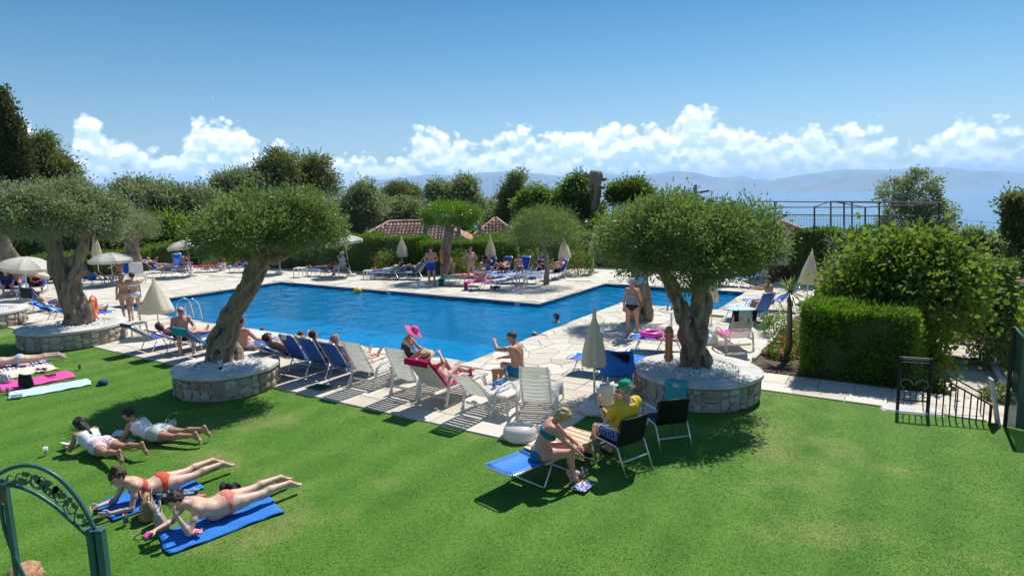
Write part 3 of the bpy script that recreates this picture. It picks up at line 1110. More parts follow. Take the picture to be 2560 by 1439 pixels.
M_FL_P = leaf_mat('pink_petal', (0.65, 0.10, 0.28), (0.8, 0.30, 0.45), trans=0.3)
M_FL_Y = leaf_mat('orange_petal', (0.65, 0.22, 0.03), (0.8, 0.42, 0.06), trans=0.3)

def bark_mat():
	m, nt, b = new_mat('olive_bark')
	tc = N(nt, 'ShaderNodeTexCoord')
	mp = N(nt, 'ShaderNodeMapping')
	mp.inputs['Scale'].default_value = (1, 1, 0.28)
	nt.links.new(tc.outputs['Object'], mp.inputs[0])
	n1 = N(nt, 'ShaderNodeTexNoise', i_Scale=7.0, i_Detail=7.0, i_Roughness=0.65, i_Distortion=0.6)
	n2 = N(nt, 'ShaderNodeTexNoise', i_Scale=34.0, i_Detail=6.0, i_Roughness=0.7, i_Distortion=1.0)
	nt.links.new(mp.outputs[0], n1.inputs['Vector'])
	nt.links.new(mp.outputs[0], n2.inputs['Vector'])
	f = math_node(nt, 'ADD', math_node(nt, 'MULTIPLY', n1.outputs[0], 0.6), math_node(nt, 'MULTIPLY', n2.outputs[0], 0.5))
	c = ramp(nt, f, [(0.36, (0.085, 0.062, 0.044)), (0.52, (0.25, 0.19, 0.135)), (0.70, (0.44, 0.36, 0.27))])
	nt.links.new(c, b.inputs['Base Color'])
	b.inputs['Roughness'].default_value = 0.9
	b.inputs['Specular IOR Level'].default_value = 0.15
	bp = N(nt, 'ShaderNodeBump', i_Strength=0.9, i_Distance=0.03)
	nt.links.new(math_node(nt, 'ADD', n2.outputs[0], n1.outputs[0]), bp.inputs['Height'])
	nt.links.new(bp.outputs[0], b.inputs['Normal'])
	return m

M_BARK = bark_mat()

def leaf_quads(P, axis, length, width, r_):
	"""diamond leaves: base P, along axis"""
	n = len(P)
	rv = r_.normal(0, 1, (n, 3))
	side = np.cross(axis, rv)
	side /= np.linalg.norm(side, axis=1)[:, None] + 1e-9
	L = length[:, None]
	Wd = width[:, None]
	V = np.empty((n, 4, 3), np.float32)
	V[:, 0] = P
	V[:, 1] = P + axis * L * 0.5 + side * Wd
	V[:, 2] = P + axis * L
	V[:, 3] = P + axis * L * 0.5 - side * Wd
	return V.reshape(-1, 3)

def foliage(name, lobes, n, ll, lw, m, parent, seed=1, clump=0.14, per=26, shell=0.45, zmin=-0.55, out=0.8, up=0.25, rnd=0.7, rough=0.08):
	r_ = np.random.default_rng(seed)
	Lb = np.array(lobes, float)
	wgt = (Lb[:, 3] * Lb[:, 4] * Lb[:, 5]) ** (2 / 3)
	wgt /= wgt.sum()
	mcl = max(8, n // per)
	got = []
	tot = 0
	while tot < mcl:
		k = mcl * 2
		li = r_.choice(len(Lb), k, p=wgt)
		dr = r_.normal(0, 1, (k, 3))
		dr /= np.linalg.norm(dr, axis=1)[:, None]
		ok = dr[:, 2] > zmin
		rr = 1 - shell * r_.random(k) ** 1.4 + r_.normal(0, rough, k)
		p = Lb[li, :3] + Lb[li, 3:] * dr * rr[:, None]
		for j in range(len(Lb)):
			q = (p - Lb[j, :3]) / Lb[j, 3:]
			ok &= (j == li) | ((q * q).sum(1) > 0.45)
		nn = dr / Lb[li, 3:]
		nn /= np.linalg.norm(nn, axis=1)[:, None]
		got.append((p[ok], nn[ok]))
		tot += ok.sum()
	C = np.concatenate([g[0] for g in got])[:mcl]
	Nn = np.concatenate([g[1] for g in got])[:mcl]
	ct = r_.random(mcl)
	ci = np.repeat(np.arange(mcl), per)
	k = len(ci)
	off = r_.normal(0, 1, (k, 3)) * clump * r_.uniform(0.5, 1.3, (mcl, 1))[ci]
	P = C[ci] + off
	ax = Nn[ci] * out + r_.normal(0, rnd, (k, 3)) + off / max(clump, 1e-3) * 0.3
	ax[:, 2] += up
	ax /= np.linalg.norm(ax, axis=1)[:, None]
	V = leaf_quads(P, ax, ll * r_.uniform(0.6, 1.3, k), lw * r_.uniform(0.7, 1.3, k), r_)
	tint = np.clip(ct[ci] * 0.55 + r_.random(k) * 0.45, 0, 1)
	me = np_mesh(name, V, np.arange(k * 4).reshape(-1, 4), attr={'tint': np.repeat(tint, 4)})
	return link_mesh(name, me, parent, m)

def strands(path, radii, ns, seed, twist=2.2, spread=0.62, thick=0.52, step=0.07, k=0.03, core=0.0):
	"""a trunk as a twisted bundle of strands along a path"""
	r_ = np.random.default_rng(seed)
	P = np.array(path, float)
	seg = np.linalg.norm(np.diff(P, axis=0), axis=1)
	s = np.concatenate([[0], np.cumsum(seg)])
	nst = max(4, int(s[-1] / step))
	tt = np.linspace(0, s[-1], nst)
	C = np.stack([np.interp(tt, s, P[:, i]) for i in range(3)], 1)
	w = np.array([1, 2, 3, 2, 1.]) / 9
	for i in range(3):
		C[:, i] = np.convolve(np.pad(C[:, i], 2, 'edge'), w, 'valid')
	Rr = np.interp(tt, s, radii)
	prims = [(C[i], C[i + 1], Rr[i] * core, Rr[i + 1] * core, k) for i in range(nst - 1)] if core else []
	for q in range(ns):
		ph = 2 * math.pi * q / ns + r_.uniform(-.3, .3)
		tw = twist * r_.uniform(0.6, 1.3)
		wob = r_.uniform(0, 6)
		th = thick * r_.uniform(0.75, 1.2)
		prev = None
		for i in range(nst):
			f = tt[i] / s[-1]
			T = nrm(C[min(i + 1, nst - 1)] - C[max(i - 1, 0)])
			x = nrm(np.cross(T, [0.3, 0.9, 0.1]))
			y = np.cross(T, x)
			a = ph + tw * f + 0.35 * math.sin(f * 9 + wob)
			rr = Rr[i] * spread * (1 + 0.18 * math.sin(f * 14 + wob * 2))
			p = C[i] + rr * (math.cos(a) * x + math.sin(a) * y)
			r0 = Rr[i] * th * (1 + 0.2 * math.sin(f * 19 + wob * 3))
			if prev is not None:
				prims.append((prev[0], p, prev[1], r0, k))
			prev = (p, r0)
	return prims

def limb(a, b, ra, rb, bend=0.1, seed=0, n=5, k=0.05):
	r_ = np.random.default_rng(seed)
	a, b = np.array(a, float), np.array(b, float)
	mid = r_.normal(0, bend, 3)
	pts = [a + (b - a) * t + mid * math.sin(math.pi * t) for t in np.linspace(0, 1, n)]
	rr = np.linspace(ra, rb, n)
	return [(pts[i], pts[i + 1], rr[i], rr[i + 1], k) for i in range(n - 1)]

def lumpy(c, rx, ry, rz, n, r, seed, zlow=-.45):
	"""crown built of many uneven lumps over an ellipsoid"""
	r_ = np.random.default_rng(seed)
	lob = [(c[0], c[1], c[2], rx * .70, ry * .70, rz * .68)]
	i = 0
	while len(lob) < n + 1:
		t = 2 * math.pi * i * .618
		z = 1 - (1 - zlow) * ((i % n) + .5) / n
		i += 1
		q = math.sqrt(max(0, 1 - z * z))
		d = np.array([q * math.cos(t), q * math.sin(t), z]) + r_.normal(0, .10, 3)
		k = r * r_.uniform(.6, 1.4)
		f = r_.uniform(.82, 1.02)
		lob.append((c[0] + d[0] * (rx - k * .7) * f, c[1] + d[1] * (ry - k * .7) * f, c[2] + d[2] * (rz - k * .45) * f, k, k, k * r_.uniform(.6, .8)))
	return lob

def planter(name, c, r, h, label, seed, pebbles=True, lamps=(), nst=None):
	"""round raised bed: rubble stones in mortar, concrete rim, white pebbles"""
	root = empty(name, (c[0], c[1], 0), 0, label, 'planter', 'round stone planters along the lawn edge')
	wall = MB()
	n = 40
	wall.lathe([(r - 0.05, -0.02), (r - 0.05, h - 0.035), (r - 0.3, h - 0.035), (r - 0.3, h - 0.22)], n)
	w = wall.build('wall', M_MORTAR, root, smooth=True)
	rim = MB()
	rr_ = np.random.default_rng(seed + 50)
	phs = rr_.uniform(0, 6, 4)
	wobf = lambda a, z: 1 + 0.010 * math.sin(3 * a + phs[0]) + 0.007 * math.sin(7 * a + phs[1])
	rim.lathe([(r - 0.43, h - 0.05), (r - 0.43, h + 0.028), (r - 0.41, h + 0.04), (r - 0.04, h + 0.04), (r + 0.012, h + 0.02), (r + 0.015, h - 0.045), (r - 0.06, h - 0.05), (r - 0.43, h - 0.05)], 56, wob=wobf)
	rim.build('rim', M_CONC, root, smooth=False, auto=40)
	bed = MB()
	bed.lathe([(0.001, h - 0.04), (r - 0.40, h - 0.04)], n)
	bed.build('gravel_bed', M_GRAVEL, root)
	# rubble stones
	sm = stone_mat('rubble_stone', [(0.20, 0.12, 0.075), (0.33, 0.24, 0.16), (0.42, 0.36, 0.28), (0.50, 0.45, 0.37), (0.58, 0.55, 0.48)], scale=5, bump=0.7, bscale=22)
	r_ = random.Random(seed)
	z = 0.0
	Hs = h - 0.07
	a = r_.random() * 0.3
	end = a + 2 * math.pi
	cells = []
	while a < end - 0.04:                      # columns of one to three stones of unequal size
		wd = r_.uniform(0.16, 0.34)
		da = min(wd / r, end - a)
		if end - a - da < 0.08:
			da = end - a
		k_ = r_.choice((1, 2, 2, 3)) if wd > .24 else r_.choice((2, 2, 3, 3))
		cuts = sorted([0.0, 1.0] + [(i + 1) / k_ + r_.uniform(-.12, .12) for i in range(k_ - 1)])
		for c0, c1 in zip(cuts, cuts[1:]):
			cells.append((a + r_.uniform(-.02, .02), da * r_.uniform(.92, 1.06), 0.005 + c0 * Hs, (c1 - c0) * Hs))
		a += da
	for a, da, z0, zh in cells:
		k = 9
		one = MB()
		hw, hh = da * r / 2 * 0.95, zh / 2 * 0.96
		vs = []
		jit = [r_.uniform(0.74, 1.08) for _ in range(k)]
		pro = r_.uniform(0.018, 0.045)
		for ring, (sc, dep) in enumerate(((1.0, -0.02), (0.96, pro * .55), (0.70, pro))):
			for i in range(k):
				t = 2 * math.pi * (i + r_.uniform(-.12, .12)) / k
				cx, cz = math.cos(t), math.sin(t)
				p_ = 3.4
				m_ = (abs(cx) ** p_ + abs(cz) ** p_) ** (-1 / p_)
				vs.append((cx * m_ * hw * sc * jit[i], dep + r_.uniform(-.006, .006), cz * m_ * hh * sc * jit[i]))
		vs.append((0, pro + .004, 0))
		fs = []
		for ring in range(2):
			for i in range(k):
				j = (i + 1) % k
				fs.append((ring * k + i, ring * k + j, ring * k + k + j, ring * k + k + i))
		for i in range(k):
			fs.append((2 * k + i, 2 * k + (i + 1) % k, 3 * k))
		one.add(vs, [f[::-1] for f in fs])
		o = one.build('stone', sm, w, smooth=False, auto=28)
		am = a + da / 2
		o.location = ((r - 0.04) * math.cos(am), (r - 0.04) * math.sin(am), z0 + zh / 2)
		o.rotation_euler = (0, 0, am - math.pi / 2)
	if pebbles:
		pr = np.random.default_rng(seed + 9)
		n = 1500
		a = pr.random(n) * 2 * math.pi
		q = np.sqrt(pr.random(n)) * (r - 0.44)
		s = pr.uniform(0.016, 0.036, n)
		oc = np.array([(1, 0, 0), (0, 1, 0), (-1, 0, 0), (0, -1, 0), (0, 0, 0.8), (0, 0, -0.8), (.7, .7, .1), (-.7, .7, .1), (-.7, -.7, .1), (.7, -.7, .1)])
		V = []
		F = []
		tri = np.array([(0, 6, 4), (6, 1, 4), (1, 7, 4), (7, 2, 4), (2, 8, 4), (8, 3, 4), (3, 9, 4), (9, 0, 4), (6, 0, 5), (1, 6, 5), (7, 1, 5), (2, 7, 5), (8, 2, 5), (3, 8, 5), (9, 3, 5), (0, 9, 5)])
		for i in range(n):
			J = oc * s[i] * pr.uniform(0.7, 1.25, (10, 1))
			ang = pr.random() * 6
			ca, sa = math.cos(ang), math.sin(ang)
			J = np.stack([J[:, 0] * ca - J[:, 1] * sa, J[:, 0] * sa + J[:, 1] * ca, J[:, 2]], 1)
			V.append(J + [q[i] * math.cos(a[i]), q[i] * math.sin(a[i]), h - 0.035 + s[i] * 0.6 + pr.uniform(0, .03)])
			F.append(tri + i * 10)
		o = link_mesh('pebbles', np_mesh('pebbles', np.concatenate(V), np.concatenate(F)), root, M_GRAVEL)
		tag(o, kind='stuff')
	return root

def garden_lamp(p, label):
	root = empty('garden_lamp', p, 0, label, 'garden lamp', 'small lamps standing in the planters')
	MB().lathe([(0.001, 0), (0.035, 0), (0.035, 0.10), (0.001, 0.10)], 12).build('post', M_BLACK, root)
	MB().lathe([(0.001, 0.10), (0.034, 0.10), (0.045, 0.20), (0.001, 0.20)], 12).build('lamp_glass', M_WHITE, root)
	MB().lathe([(0.001, 0.20), (0.058, 0.20), (0.055, 0.225), (0.001, 0.24)], 12).build('cap', M_WHITE, root)
	return root

def tree_root(name, loc, label, cat='tree', group=None):
	return empty(name, loc, 0, label, cat, group)

def big_olives():
	# --- tree in the right-hand planter
	c = np.array([3.68, 12.25])
	planter('stone_planter', c, 1.22, 0.5, 'round rubble stone planter with a turquoise towel draped over its rim', 11)
	t = tree_root('olive_tree', (0, 0, 0), 'gnarled olive tree with forked hollow trunk in the planter with the turquoise towel', group='old olive trees in planters')
	Y = 12.45
	B = lambda px, py, dy=0.0: at(px, py, Y + dy)
	pr = strands([B(1750, 968), B(1735, 880), B(1732, 820), B(1728, 790)], [0.29, 0.25, 0.26, 0.23], 9, 3, twist=1.3, spread=0.80, thick=0.27, k=0.016, core=.72)
	pr += strands([B(1722, 815), B(1700, 770), B(1680, 720), B(1655, 670), B(1620, 620, .2)], [0.17, 0.14, 0.12, 0.10, 0.08], 6, 4, twist=1.4, spread=.78, thick=.34, k=0.014, core=.62)
	pr += strands([B(1745, 815), B(1752, 760), B(1752, 700), B(1765, 640), B(1790, 590, -.2)], [0.19, 0.17, 0.15, 0.12, 0.08], 7, 5, twist=1.6, spread=.80, thick=.31, k=0.014, core=.66)
	pr += limb(B(1755, 690), B(1860, 620, .4), 0.09, 0.04, seed=2)
	pr += limb(B(1690, 720), B(1560, 650, -.5), 0.08, 0.035, seed=3)
	pr += limb(B(1750, 660), B(1720, 560, .6), 0.09, 0.04, seed=4)
	pr += limb(B(1670, 690), B(1640, 590, .7), 0.08, 0.04, seed=5)
	for (px, py, r0, L) in ((1692, 800, .045, .10), (1730, 820, .04, .12), (1725, 860, .035, .06), (1755, 920, .05, .14), (1722, 745, .03, .07), (1752, 720, .035, .05), (1748, 765, .03, .07), (1712, 890, .03, .06), (1738, 880, .03, .10), (1768, 870, .03, .08), (1700, 845, .03, .05), (1775, 945, .03, .06), (1725, 930, .025, .07), (1700, 740, .03, .08), (1765, 745, .03, .06)):
		p = B(px, py, -0.22)
		pr.append((p - [0, .10, L * 1.3], p + [0, .10, L * 1.3], r0 * 1.45, r0 * 1.1, -0.018))
	me = sdf_mesh('trunk', pr, 0.02, noise=0.016, nf=17, zst=0.45)
	link_mesh('trunk', me, t, M_BARK)
	p0 = B(1722, 585)
	lob = lumpy((p0[0] + .02, p0[1], p0[2] - .18), 1.80, 1.72, 0.90, 28, 0.46, 5, -.75)
	foliage('crown', lob, 66000, 0.085, 0.0145, M_OLIVE_NEAR, t, seed=21, clump=0.10, per=34, shell=0.5, zmin=-0.85, out=0.9, up=0.35, rnd=0.6)
	# shoots standing out of the clipped crown
	lob2 = [(p0[0] + dx, p0[1] + dy, p0[2] + 0.66 - 0.20 * abs(dx), 0.05, 0.05, 0.16) for dx, dy in zip(np.linspace(-1.2, 1.3, 15), rng.uniform(-.5, .5, 15))]
	foliage('shoots', lob2, 900, 0.06, 0.010, M_OLIVE_NEAR, t, seed=22, clump=0.03, per=6, shell=0.9, zmin=-1, out=0.3, up=0.9, rnd=0.4)
	garden_lamp(tuple(np.append(G(1697, 962, 0.47)[:2], 0.47)), 'white capped garden lamp among the pebbles beside the forked trunk')
	# --- middle tree
	c = np.array([-6.25, 13.35])
	planter('stone_planter', c, 1.08, 0.5, 'round rubble stone planter under the olive with the strongly leaning trunk', 12)
	t = tree_root('olive_tree', (0, 0, 0), 'olive tree with strongly leaning twisted trunk in a stone planter', group='old olive trees in planters')
	Y = 13.7
	B = lambda px, py, dy=0.0: at(px, py, Y + dy)
	pr = strands([B(572, 935), B(556, 890), B(550, 850), B(572, 800), B(598, 755), B(622, 715), B(645, 670), B(662, 630)], [0.38, 0.34, 0.29, 0.235, 0.20, 0.19, 0.185, 0.17], 9, 13, twist=2.2, spread=0.80, thick=0.28, k=0.016, core=.72)
	pr += limb(B(655, 645), B(720, 580, .3), 0.13, 0.06, seed=6)
	pr += limb(B(650, 655), B(600, 570, -.3), 0.12, 0.05, seed=7)
	pr += limb(B(660, 640), B(660, 540, .5), 0.12, 0.05, seed=8)
	pr += limb(B(655, 645), B(780, 600, -.5), 0.10, 0.04, seed=9)
	pr += limb(B(650, 655), B(530, 590, .3), 0.09, 0.04, seed=10)
	for (px, py, r0, L) in ((545, 880, .05, .10), (562, 905, .045, .12), (600, 880, .04, .08), (530, 850, .035, .06), (585, 840, .03, .06), (600, 730, .035, .14), (622, 700, .03, .08), (535, 895, .03, .06), (575, 870, .03, .06), (560, 830, .03, .05), (590, 790, .03, .08), (612, 770, .025, .06), (640, 690, .025, .08), (605, 915, .03, .05)):
		p = B(px, py, -0.30)
		pr.append((p - [0, .10, L * 1.3], p + [0, .10, L * 1.3], r0 * 1.45, r0 * 1.1, -0.018))
	link_mesh('trunk', sdf_mesh('trunk', pr, 0.022, noise=0.016, nf=16, zst=0.45), t, M_BARK)
	p0 = B(665, 560)
	lob = lumpy((p0[0], p0[1], p0[2] - .04), 1.56, 1.5, 0.80, 26, 0.42, 6, -.7)
	foliage('crown', lob, 54000, 0.085, 0.0145, M_OLIVE_NEAR, t, seed=31, clump=0.105, per=34, shell=0.5, zmin=-0.8, out=0.8, up=0.2, rnd=0.7)
	garden_lamp(tuple(np.append(G(552, 927, 0.47)[:2], 0.47)), 'white capped garden lamp in front of the leaning olive trunk')
	# --- left tree
	c = np.array([-13.05, 18.35])
	planter('stone_planter', c, 1.38, 0.5, 'wide rubble stone planter carrying the olive with a lifebuoy on its trunk', 13)
	t = tree_root('olive_tree', (0, 0, 0), 'olive tree with a hollow s-shaped trunk and a second limb in the wide planter', group='old olive trees in planters')
	Y = 18.6
	B = lambda px, py, dy=0.0: at(px, py, Y + dy)
	pr = strands([B(203, 828), B(198, 780), B(178, 730), B(158, 695), B(140, 650), B(128, 600), B(118, 555)], [0.44, 0.39, 0.32, 0.25, 0.22, 0.20, 0.17], 9, 23, twist=1.8, spread=0.80, thick=0.28, k=0.02, core=.72)
	pr += strands([B(170, 722), B(190, 680), B(202, 630), B(212, 575)], [0.20, 0.17, 0.15, 0.13], 6, 24, twist=1.4, spread=.8, thick=.32, k=0.02, core=.66)
	pr += limb(B(125, 590), B(60, 530), 0.16, 0.06, seed=11)
	pr += limb(B(125, 580), B(150, 500, .4), 0.15, 0.06, seed=12)
	pr += limb(B(200, 590), B(260, 540), 0.14, 0.06, seed=13)
	pr += limb(B(120, 580), B(100, 500, -.4), 0.13, 0.05, seed=14)
	for (px, py, r0, L) in ((188, 757, .07, .05), (212, 745, .05, .08), (170, 790, .05, .06), (205, 800, .05, .1), (160, 705, .04, .06), (225, 790, .05, .08), (128, 630, .05, .08), (135, 660, .04, .08), (175, 760, .04, .1), (195, 720, .04, .06), (150, 680, .03, .08), (215, 815, .04, .05), (185, 815, .04, .05), (115, 600, .04, .08)):
		p = B(px, py, -0.38)
		pr.append((p - [0, .10, L * 1.3], p + [0, .10, L * 1.3], r0 * 1.45, r0 * 1.1, -0.018))
	link_mesh('trunk', sdf_mesh('trunk', pr, 0.028, noise=0.020, nf=14, zst=0.45), t, M_BARK)
	p0 = B(150, 530)
	lob = lumpy((p0[0], p0[1], p0[2] - .05), 1.80, 1.7, 0.95, 27, 0.48, 7, -.6)
	foliage('crown', lob, 56000, 0.095, 0.017, M_OLIVE, t, seed=41, clump=0.13, per=34, shell=0.5, zmin=-0.8, out=0.7, up=0.2, rnd=0.8)
	garden_lamp(tuple(np.append(G(148, 822, 0.47)[:2], 0.47)), 'white capped garden lamp by the trunk with the lifebuoy')
	# planter whose rim shows at the left edge
	planter('stone_planter', G(-60, 815)[:2], 1.45, 0.5, 'rubble stone planter without a visible tree beside the loungers at the lawn end', 14)

big_olives()

def small_tree(label, trunk_px, Y, crown, n, m, group=None, name='olive_tree', r0=0.16, ll=0.08, lw=0.014, clump=0.12, seed=1, out=0.7, up=0.2, per=24, shell=0.45, zmin=-0.7, tm=None, zbase=None, rough=0.08):
	"""trunk_px: pixel path from base to crown at distance Y; crown: list of pixel ellipses (x, y, rx, ry[, depth scale])"""
	t = tree_root(name, (0, 0, 0), label, group=group)
	P = [at(x, y, Y) for x, y in trunk_px]
	if zbase is not None:
		P[0][2] = zbase
	rr = np.linspace(r0, r0 * 0.55, len(P))
	pr = []
	ns = 4
	pr += strands(P, list(rr), ns, seed, twist=1.5, k=0.05, step=max(0.12, r0 * 0.8))
	lob = []
	for e in crown:
		p = at(e[0], e[1], Y)
		s = Y / FPX
		f_ = .86 if Y > 38 else 1.0
		rx, rz = e[2] * s * f_, e[3] * s * f_
		dy = (e[4] if len(e) > 4 else 0.0)
		lob.append((p[0], p[1] + dy, p[2], rx, rx * 0.95, rz))
	for i, L in enumerate(lob):
		pr += limb(P[-1], np.array(L[:3]) * 0.75 + P[-1] * 0.25, r0 * 0.45, r0 * 0.15, bend=0.1, seed=seed + i)
	link_mesh('trunk', sdf_mesh('trunk', pr, max(0.03, r0 * 0.22), noise=r0 * 0.06, nf=10, zst=0.5), t, tm or M_BARK)
	foliage('crown', lob, n, ll, lw, m, t, seed=seed + 100, clump=clump, per=per, shell=shell, out=out, up=up, zmin=zmin, rough=rough)
	return t

def build_trees():
	gp = 'olive trees standing on the pool deck'
	small_tree('olive tree on the paving just behind the woman in grey swimsuit', [(1602, 805), (1598, 760), (1600, 715), (1602, 670), (1610, 620)], 19.6, [(1590, 600, 95, 60), (1540, 620, 60, 45), (1640, 610, 70, 55)], 20000, M_OLIVE_NEAR, gp, r0=0.36, seed=3)
	small_tree('clipped round olive with tall bare curved trunk by the far deck hedge', [(1122, 702), (1115, 660), (1112, 620), (1122, 580), (1132, 550)], 31.0, [(1125, 535, 70, 32), (1100, 545, 38, 26), (1158, 545, 40, 28)], 16000, M_HEDGE, gp, r0=0.34, seed=4, ll=0.10, lw=0.02)
	small_tree('slender feathery young tree growing through the deck near the far pool corner', [(1366, 714), (1368, 680), (1365, 645), (1362, 615)], 28.3, [(1362, 575, 78, 38), (1310, 590, 45, 34), (1415, 588, 50, 34), (1360, 545, 50, 26), (1330, 545, 30, 22), (1395, 548, 34, 22)], 15000, M_FEATH, gp, name='young_tree', r0=0.13, seed=5, ll=0.11, lw=0.014, clump=0.16, up=0.5, rough=0.16)
	small_tree('olive tree with short forked trunk in the flowering hedge behind umbrellas', [(330, 655), (328, 620), (332, 590)], 33.0, [(325, 560, 62, 42), (362, 575, 38, 30), (285, 565, 40, 32)], 14000, M_OLIVE, gp, r0=0.38, seed=6)
	small_tree('olive tree trunk half hidden at the deck end by the white parasol', [(30, 655), (18, 620), (5, 585)], 31.0, [(-10, 520, 110, 60), (50, 540, 50, 40)], 14000, M_OLIVE, gp, r0=0.36, seed=7)
	gb = 'trees beyond the deck hedges'
	# cypress and pines
	t = small_tree('tall dark cypress spire rising above all other trees', [(20, 640), (20, 540), (20, 400)], 46.0, [(8, 240, 5, 18), (11, 268, 12, 38), (14, 305, 24, 60), (16, 355, 42, 80), (20, 420, 56, 90), (20, 500, 62, 90), (45, 350, 18, 60), (60, 420, 22, 60)], 26000, M_CYP, gb, name='cypress_tree', r0=0.3, seed=8, ll=0.30, lw=0.055, clump=0.20, out=0.35, up=1.1, zbase=-1.5)
	small_tree('olive-green pine beside the tall cypress', [(110, 640), (110, 540), (112, 460)], 50.0, [(105, 390, 40, 50), (120, 430, 60, 55), (165, 440, 34, 40), (80, 460, 50, 50), (160, 490, 50, 50), (110, 350, 22, 18)], 22000, M_PINE, gb, name='pine_tree', r0=0.25, seed=9, ll=0.30, lw=0.04, clump=0.28, zbase=-2)
	pines = [('broad dark pine topping the trees behind the leaning olive', [(735, 420, 60, 36), (790, 440, 45, 38), (690, 415, 45, 28), (740, 460, 90, 50), (810, 470, 40, 36), (660, 440, 36, 32), (800, 405, 22, 14), (690, 385, 18, 10)], 740, 60),
			 ('small dark rounded pine beyond the tiled roof', [(1000, 480, 40, 22), (975, 490, 26, 20), (1030, 488, 28, 20)], 1000, 75),
			 ('grey-green feathery conifer against the sea', [(1290, 450, 18, 24), (1280, 490, 30, 30), (1300, 520, 34, 40), (1262, 540, 22, 30)], 1290, 52)]
	for i, (lb, cr, px, Y) in enumerate(pines):
		small_tree(lb, [(px, 640), (px, 560), (px, 490)], Y, cr, [20000, 9000, 10000][i], M_PINE if i < 2 else M_FEATH, gb, name='pine_tree', r0=0.25, seed=60 + i, ll=0.34, lw=0.045, clump=0.26, zbase=-5, rough=0.2)
	ols = [('grey-green olive overtopping the hedge left of the leaning olive', [(370, 500, 90, 45), (330, 480, 50, 30), (420, 510, 60, 50), (340, 540, 70, 60)], 370, 46),
		   ('loose silvery olive with a gap of sky beside it', [(490, 510, 60, 45), (460, 540, 70, 60), (530, 540, 60, 60), (480, 580, 60, 50)], 490, 47),
		   ('silvery olive just under the broad dark pine', [(590, 460, 60, 34), (560, 490, 50, 40), (640, 470, 50, 40)], 590, 58),
		   ('dense grey olive right of the leaning olive crown', [(880, 540, 60, 50), (860, 580, 50, 50), (920, 520, 50, 40), (905, 480, 34, 26)], 885, 50),
		   ('dense grey olive behind the hipped tile roof', [(970, 540, 70, 45), (1020, 535, 55, 40), (940, 520, 45, 35)], 975, 56),
		   ('pale feathery tree standing behind the clipped round olive', [(1150, 490, 44, 34), (1165, 465, 26, 20), (1110, 500, 40, 34), (1185, 520, 30, 40), (1090, 480, 30, 22)], 1150, 54),
		   ('dark shadowy tree filling the gap beside the power post', [(420, 590, 70, 60), (470, 610, 60, 50), (530, 610, 60, 50)], 450, 42),
		   ('olive tree deep behind the row of parasols', [(225, 570, 70, 50), (270, 600, 60, 50), (170, 590, 50, 50)], 225, 40),
		   ('low scrubby tree below the sea view beside second roof', [(1225, 530, 24, 26), (1240, 560, 30, 30)], 1225, 60)]
	for i, (lb, cr, px, Y) in enumerate(ols):
		y0 = max(e[1] for e in cr)
		small_tree(lb, [(px, y0 + 90), (px + 3, y0 + 40), (px, y0)], Y, cr, 16000, M_OLIVE if i != 6 else M_BROAD, gb, name='olive_tree' if i not in (5, 6, 8) else 'garden_tree', r0=0.24, seed=80 + i, ll=0.26, lw=0.05, clump=0.26, zbase=-2.5, rough=0.13)
	brs = [('dense round evergreen next to the sawn-off trunk', [(1440, 480, 42, 40), (1420, 520, 55, 50), (1465, 530, 48, 50), (1445, 450, 20, 18)], 1440, 45),
		   ('glossy bushy tree left of the sawn-off trunk', [(1340, 495, 40, 28), (1360, 530, 55, 40), (1320, 520, 36, 36)], 1345, 46),
		   ('round leafy tree peeping over the big olive crown', [(1580, 480, 40, 30), (1545, 490, 28, 30), (1605, 500, 36, 34)], 1580, 44),
		   ('airy grey-leaved tree standing beyond the wire pergola', [(2240, 490, 42, 38), (2295, 455, 42, 30), (2320, 490, 28, 28), (2335, 545, 52, 44), (2260, 550, 55, 44), (2300, 590, 60, 36)], 2280, 34),
		   ('dark-needled tree cut by the right photograph border beyond the vine', [(2535, 508, 18, 14), (2558, 530, 30, 24), (2550, 575, 30, 22), (2570, 640, 36, 40)], 2560, 22),
		   ('scrubby grey bush between the vine dome and the sea', [(2470, 630, 36, 34), (2480, 690, 40, 50), (2420, 600, 26, 20)], 2470, 24)]
	for i, (lb, cr, px, Y) in enumerate(brs):
		y0 = max(e[1] for e in cr)
		small_tree(lb, [(px, y0 + 100), (px + 3, y0 + 50), (px, y0 - 20)], Y, cr, 15000, [M_BROAD, M_BROAD, M_HEDGE_D, M_OLIVE, M_PINE, M_OLIVE][i], gb, name='garden_tree', r0=0.16, seed=120 + i, ll=0.20 if i < 3 else 0.15, lw=0.055 if i < 3 else 0.036, clump=0.2 if i < 3 else 0.13, zbase=-3, rough=0.14)
	# sawn-off trunk
	s = tree_root('tree_stump', (0, 0, 0), 'tall sawn-off dead trunk with short stubs above the evergreens', 'tree stump')
	Y = 44.0
	B = lambda px, py: at(px, py, Y)
	pr = strands([B(1488, 600), B(1488, 540), B(1487, 480), B(1490, 432)], [0.32, 0.32, 0.36, 0.46], 5, 77, k=0.06, step=.2)
	for a, b in (((1487, 455), (1462, 433)), ((1490, 450), (1516, 447)), ((1490, 460), (1512, 470)), ((1487, 470), (1472, 480))):
		pr += limb(B(*a), B(*b), 0.12, 0.09, seed=a[0] % 7, bend=.02)
	link_mesh('trunk', sdf_mesh('trunk', pr, 0.07, noise=0.03, nf=7), s, M_BARK)
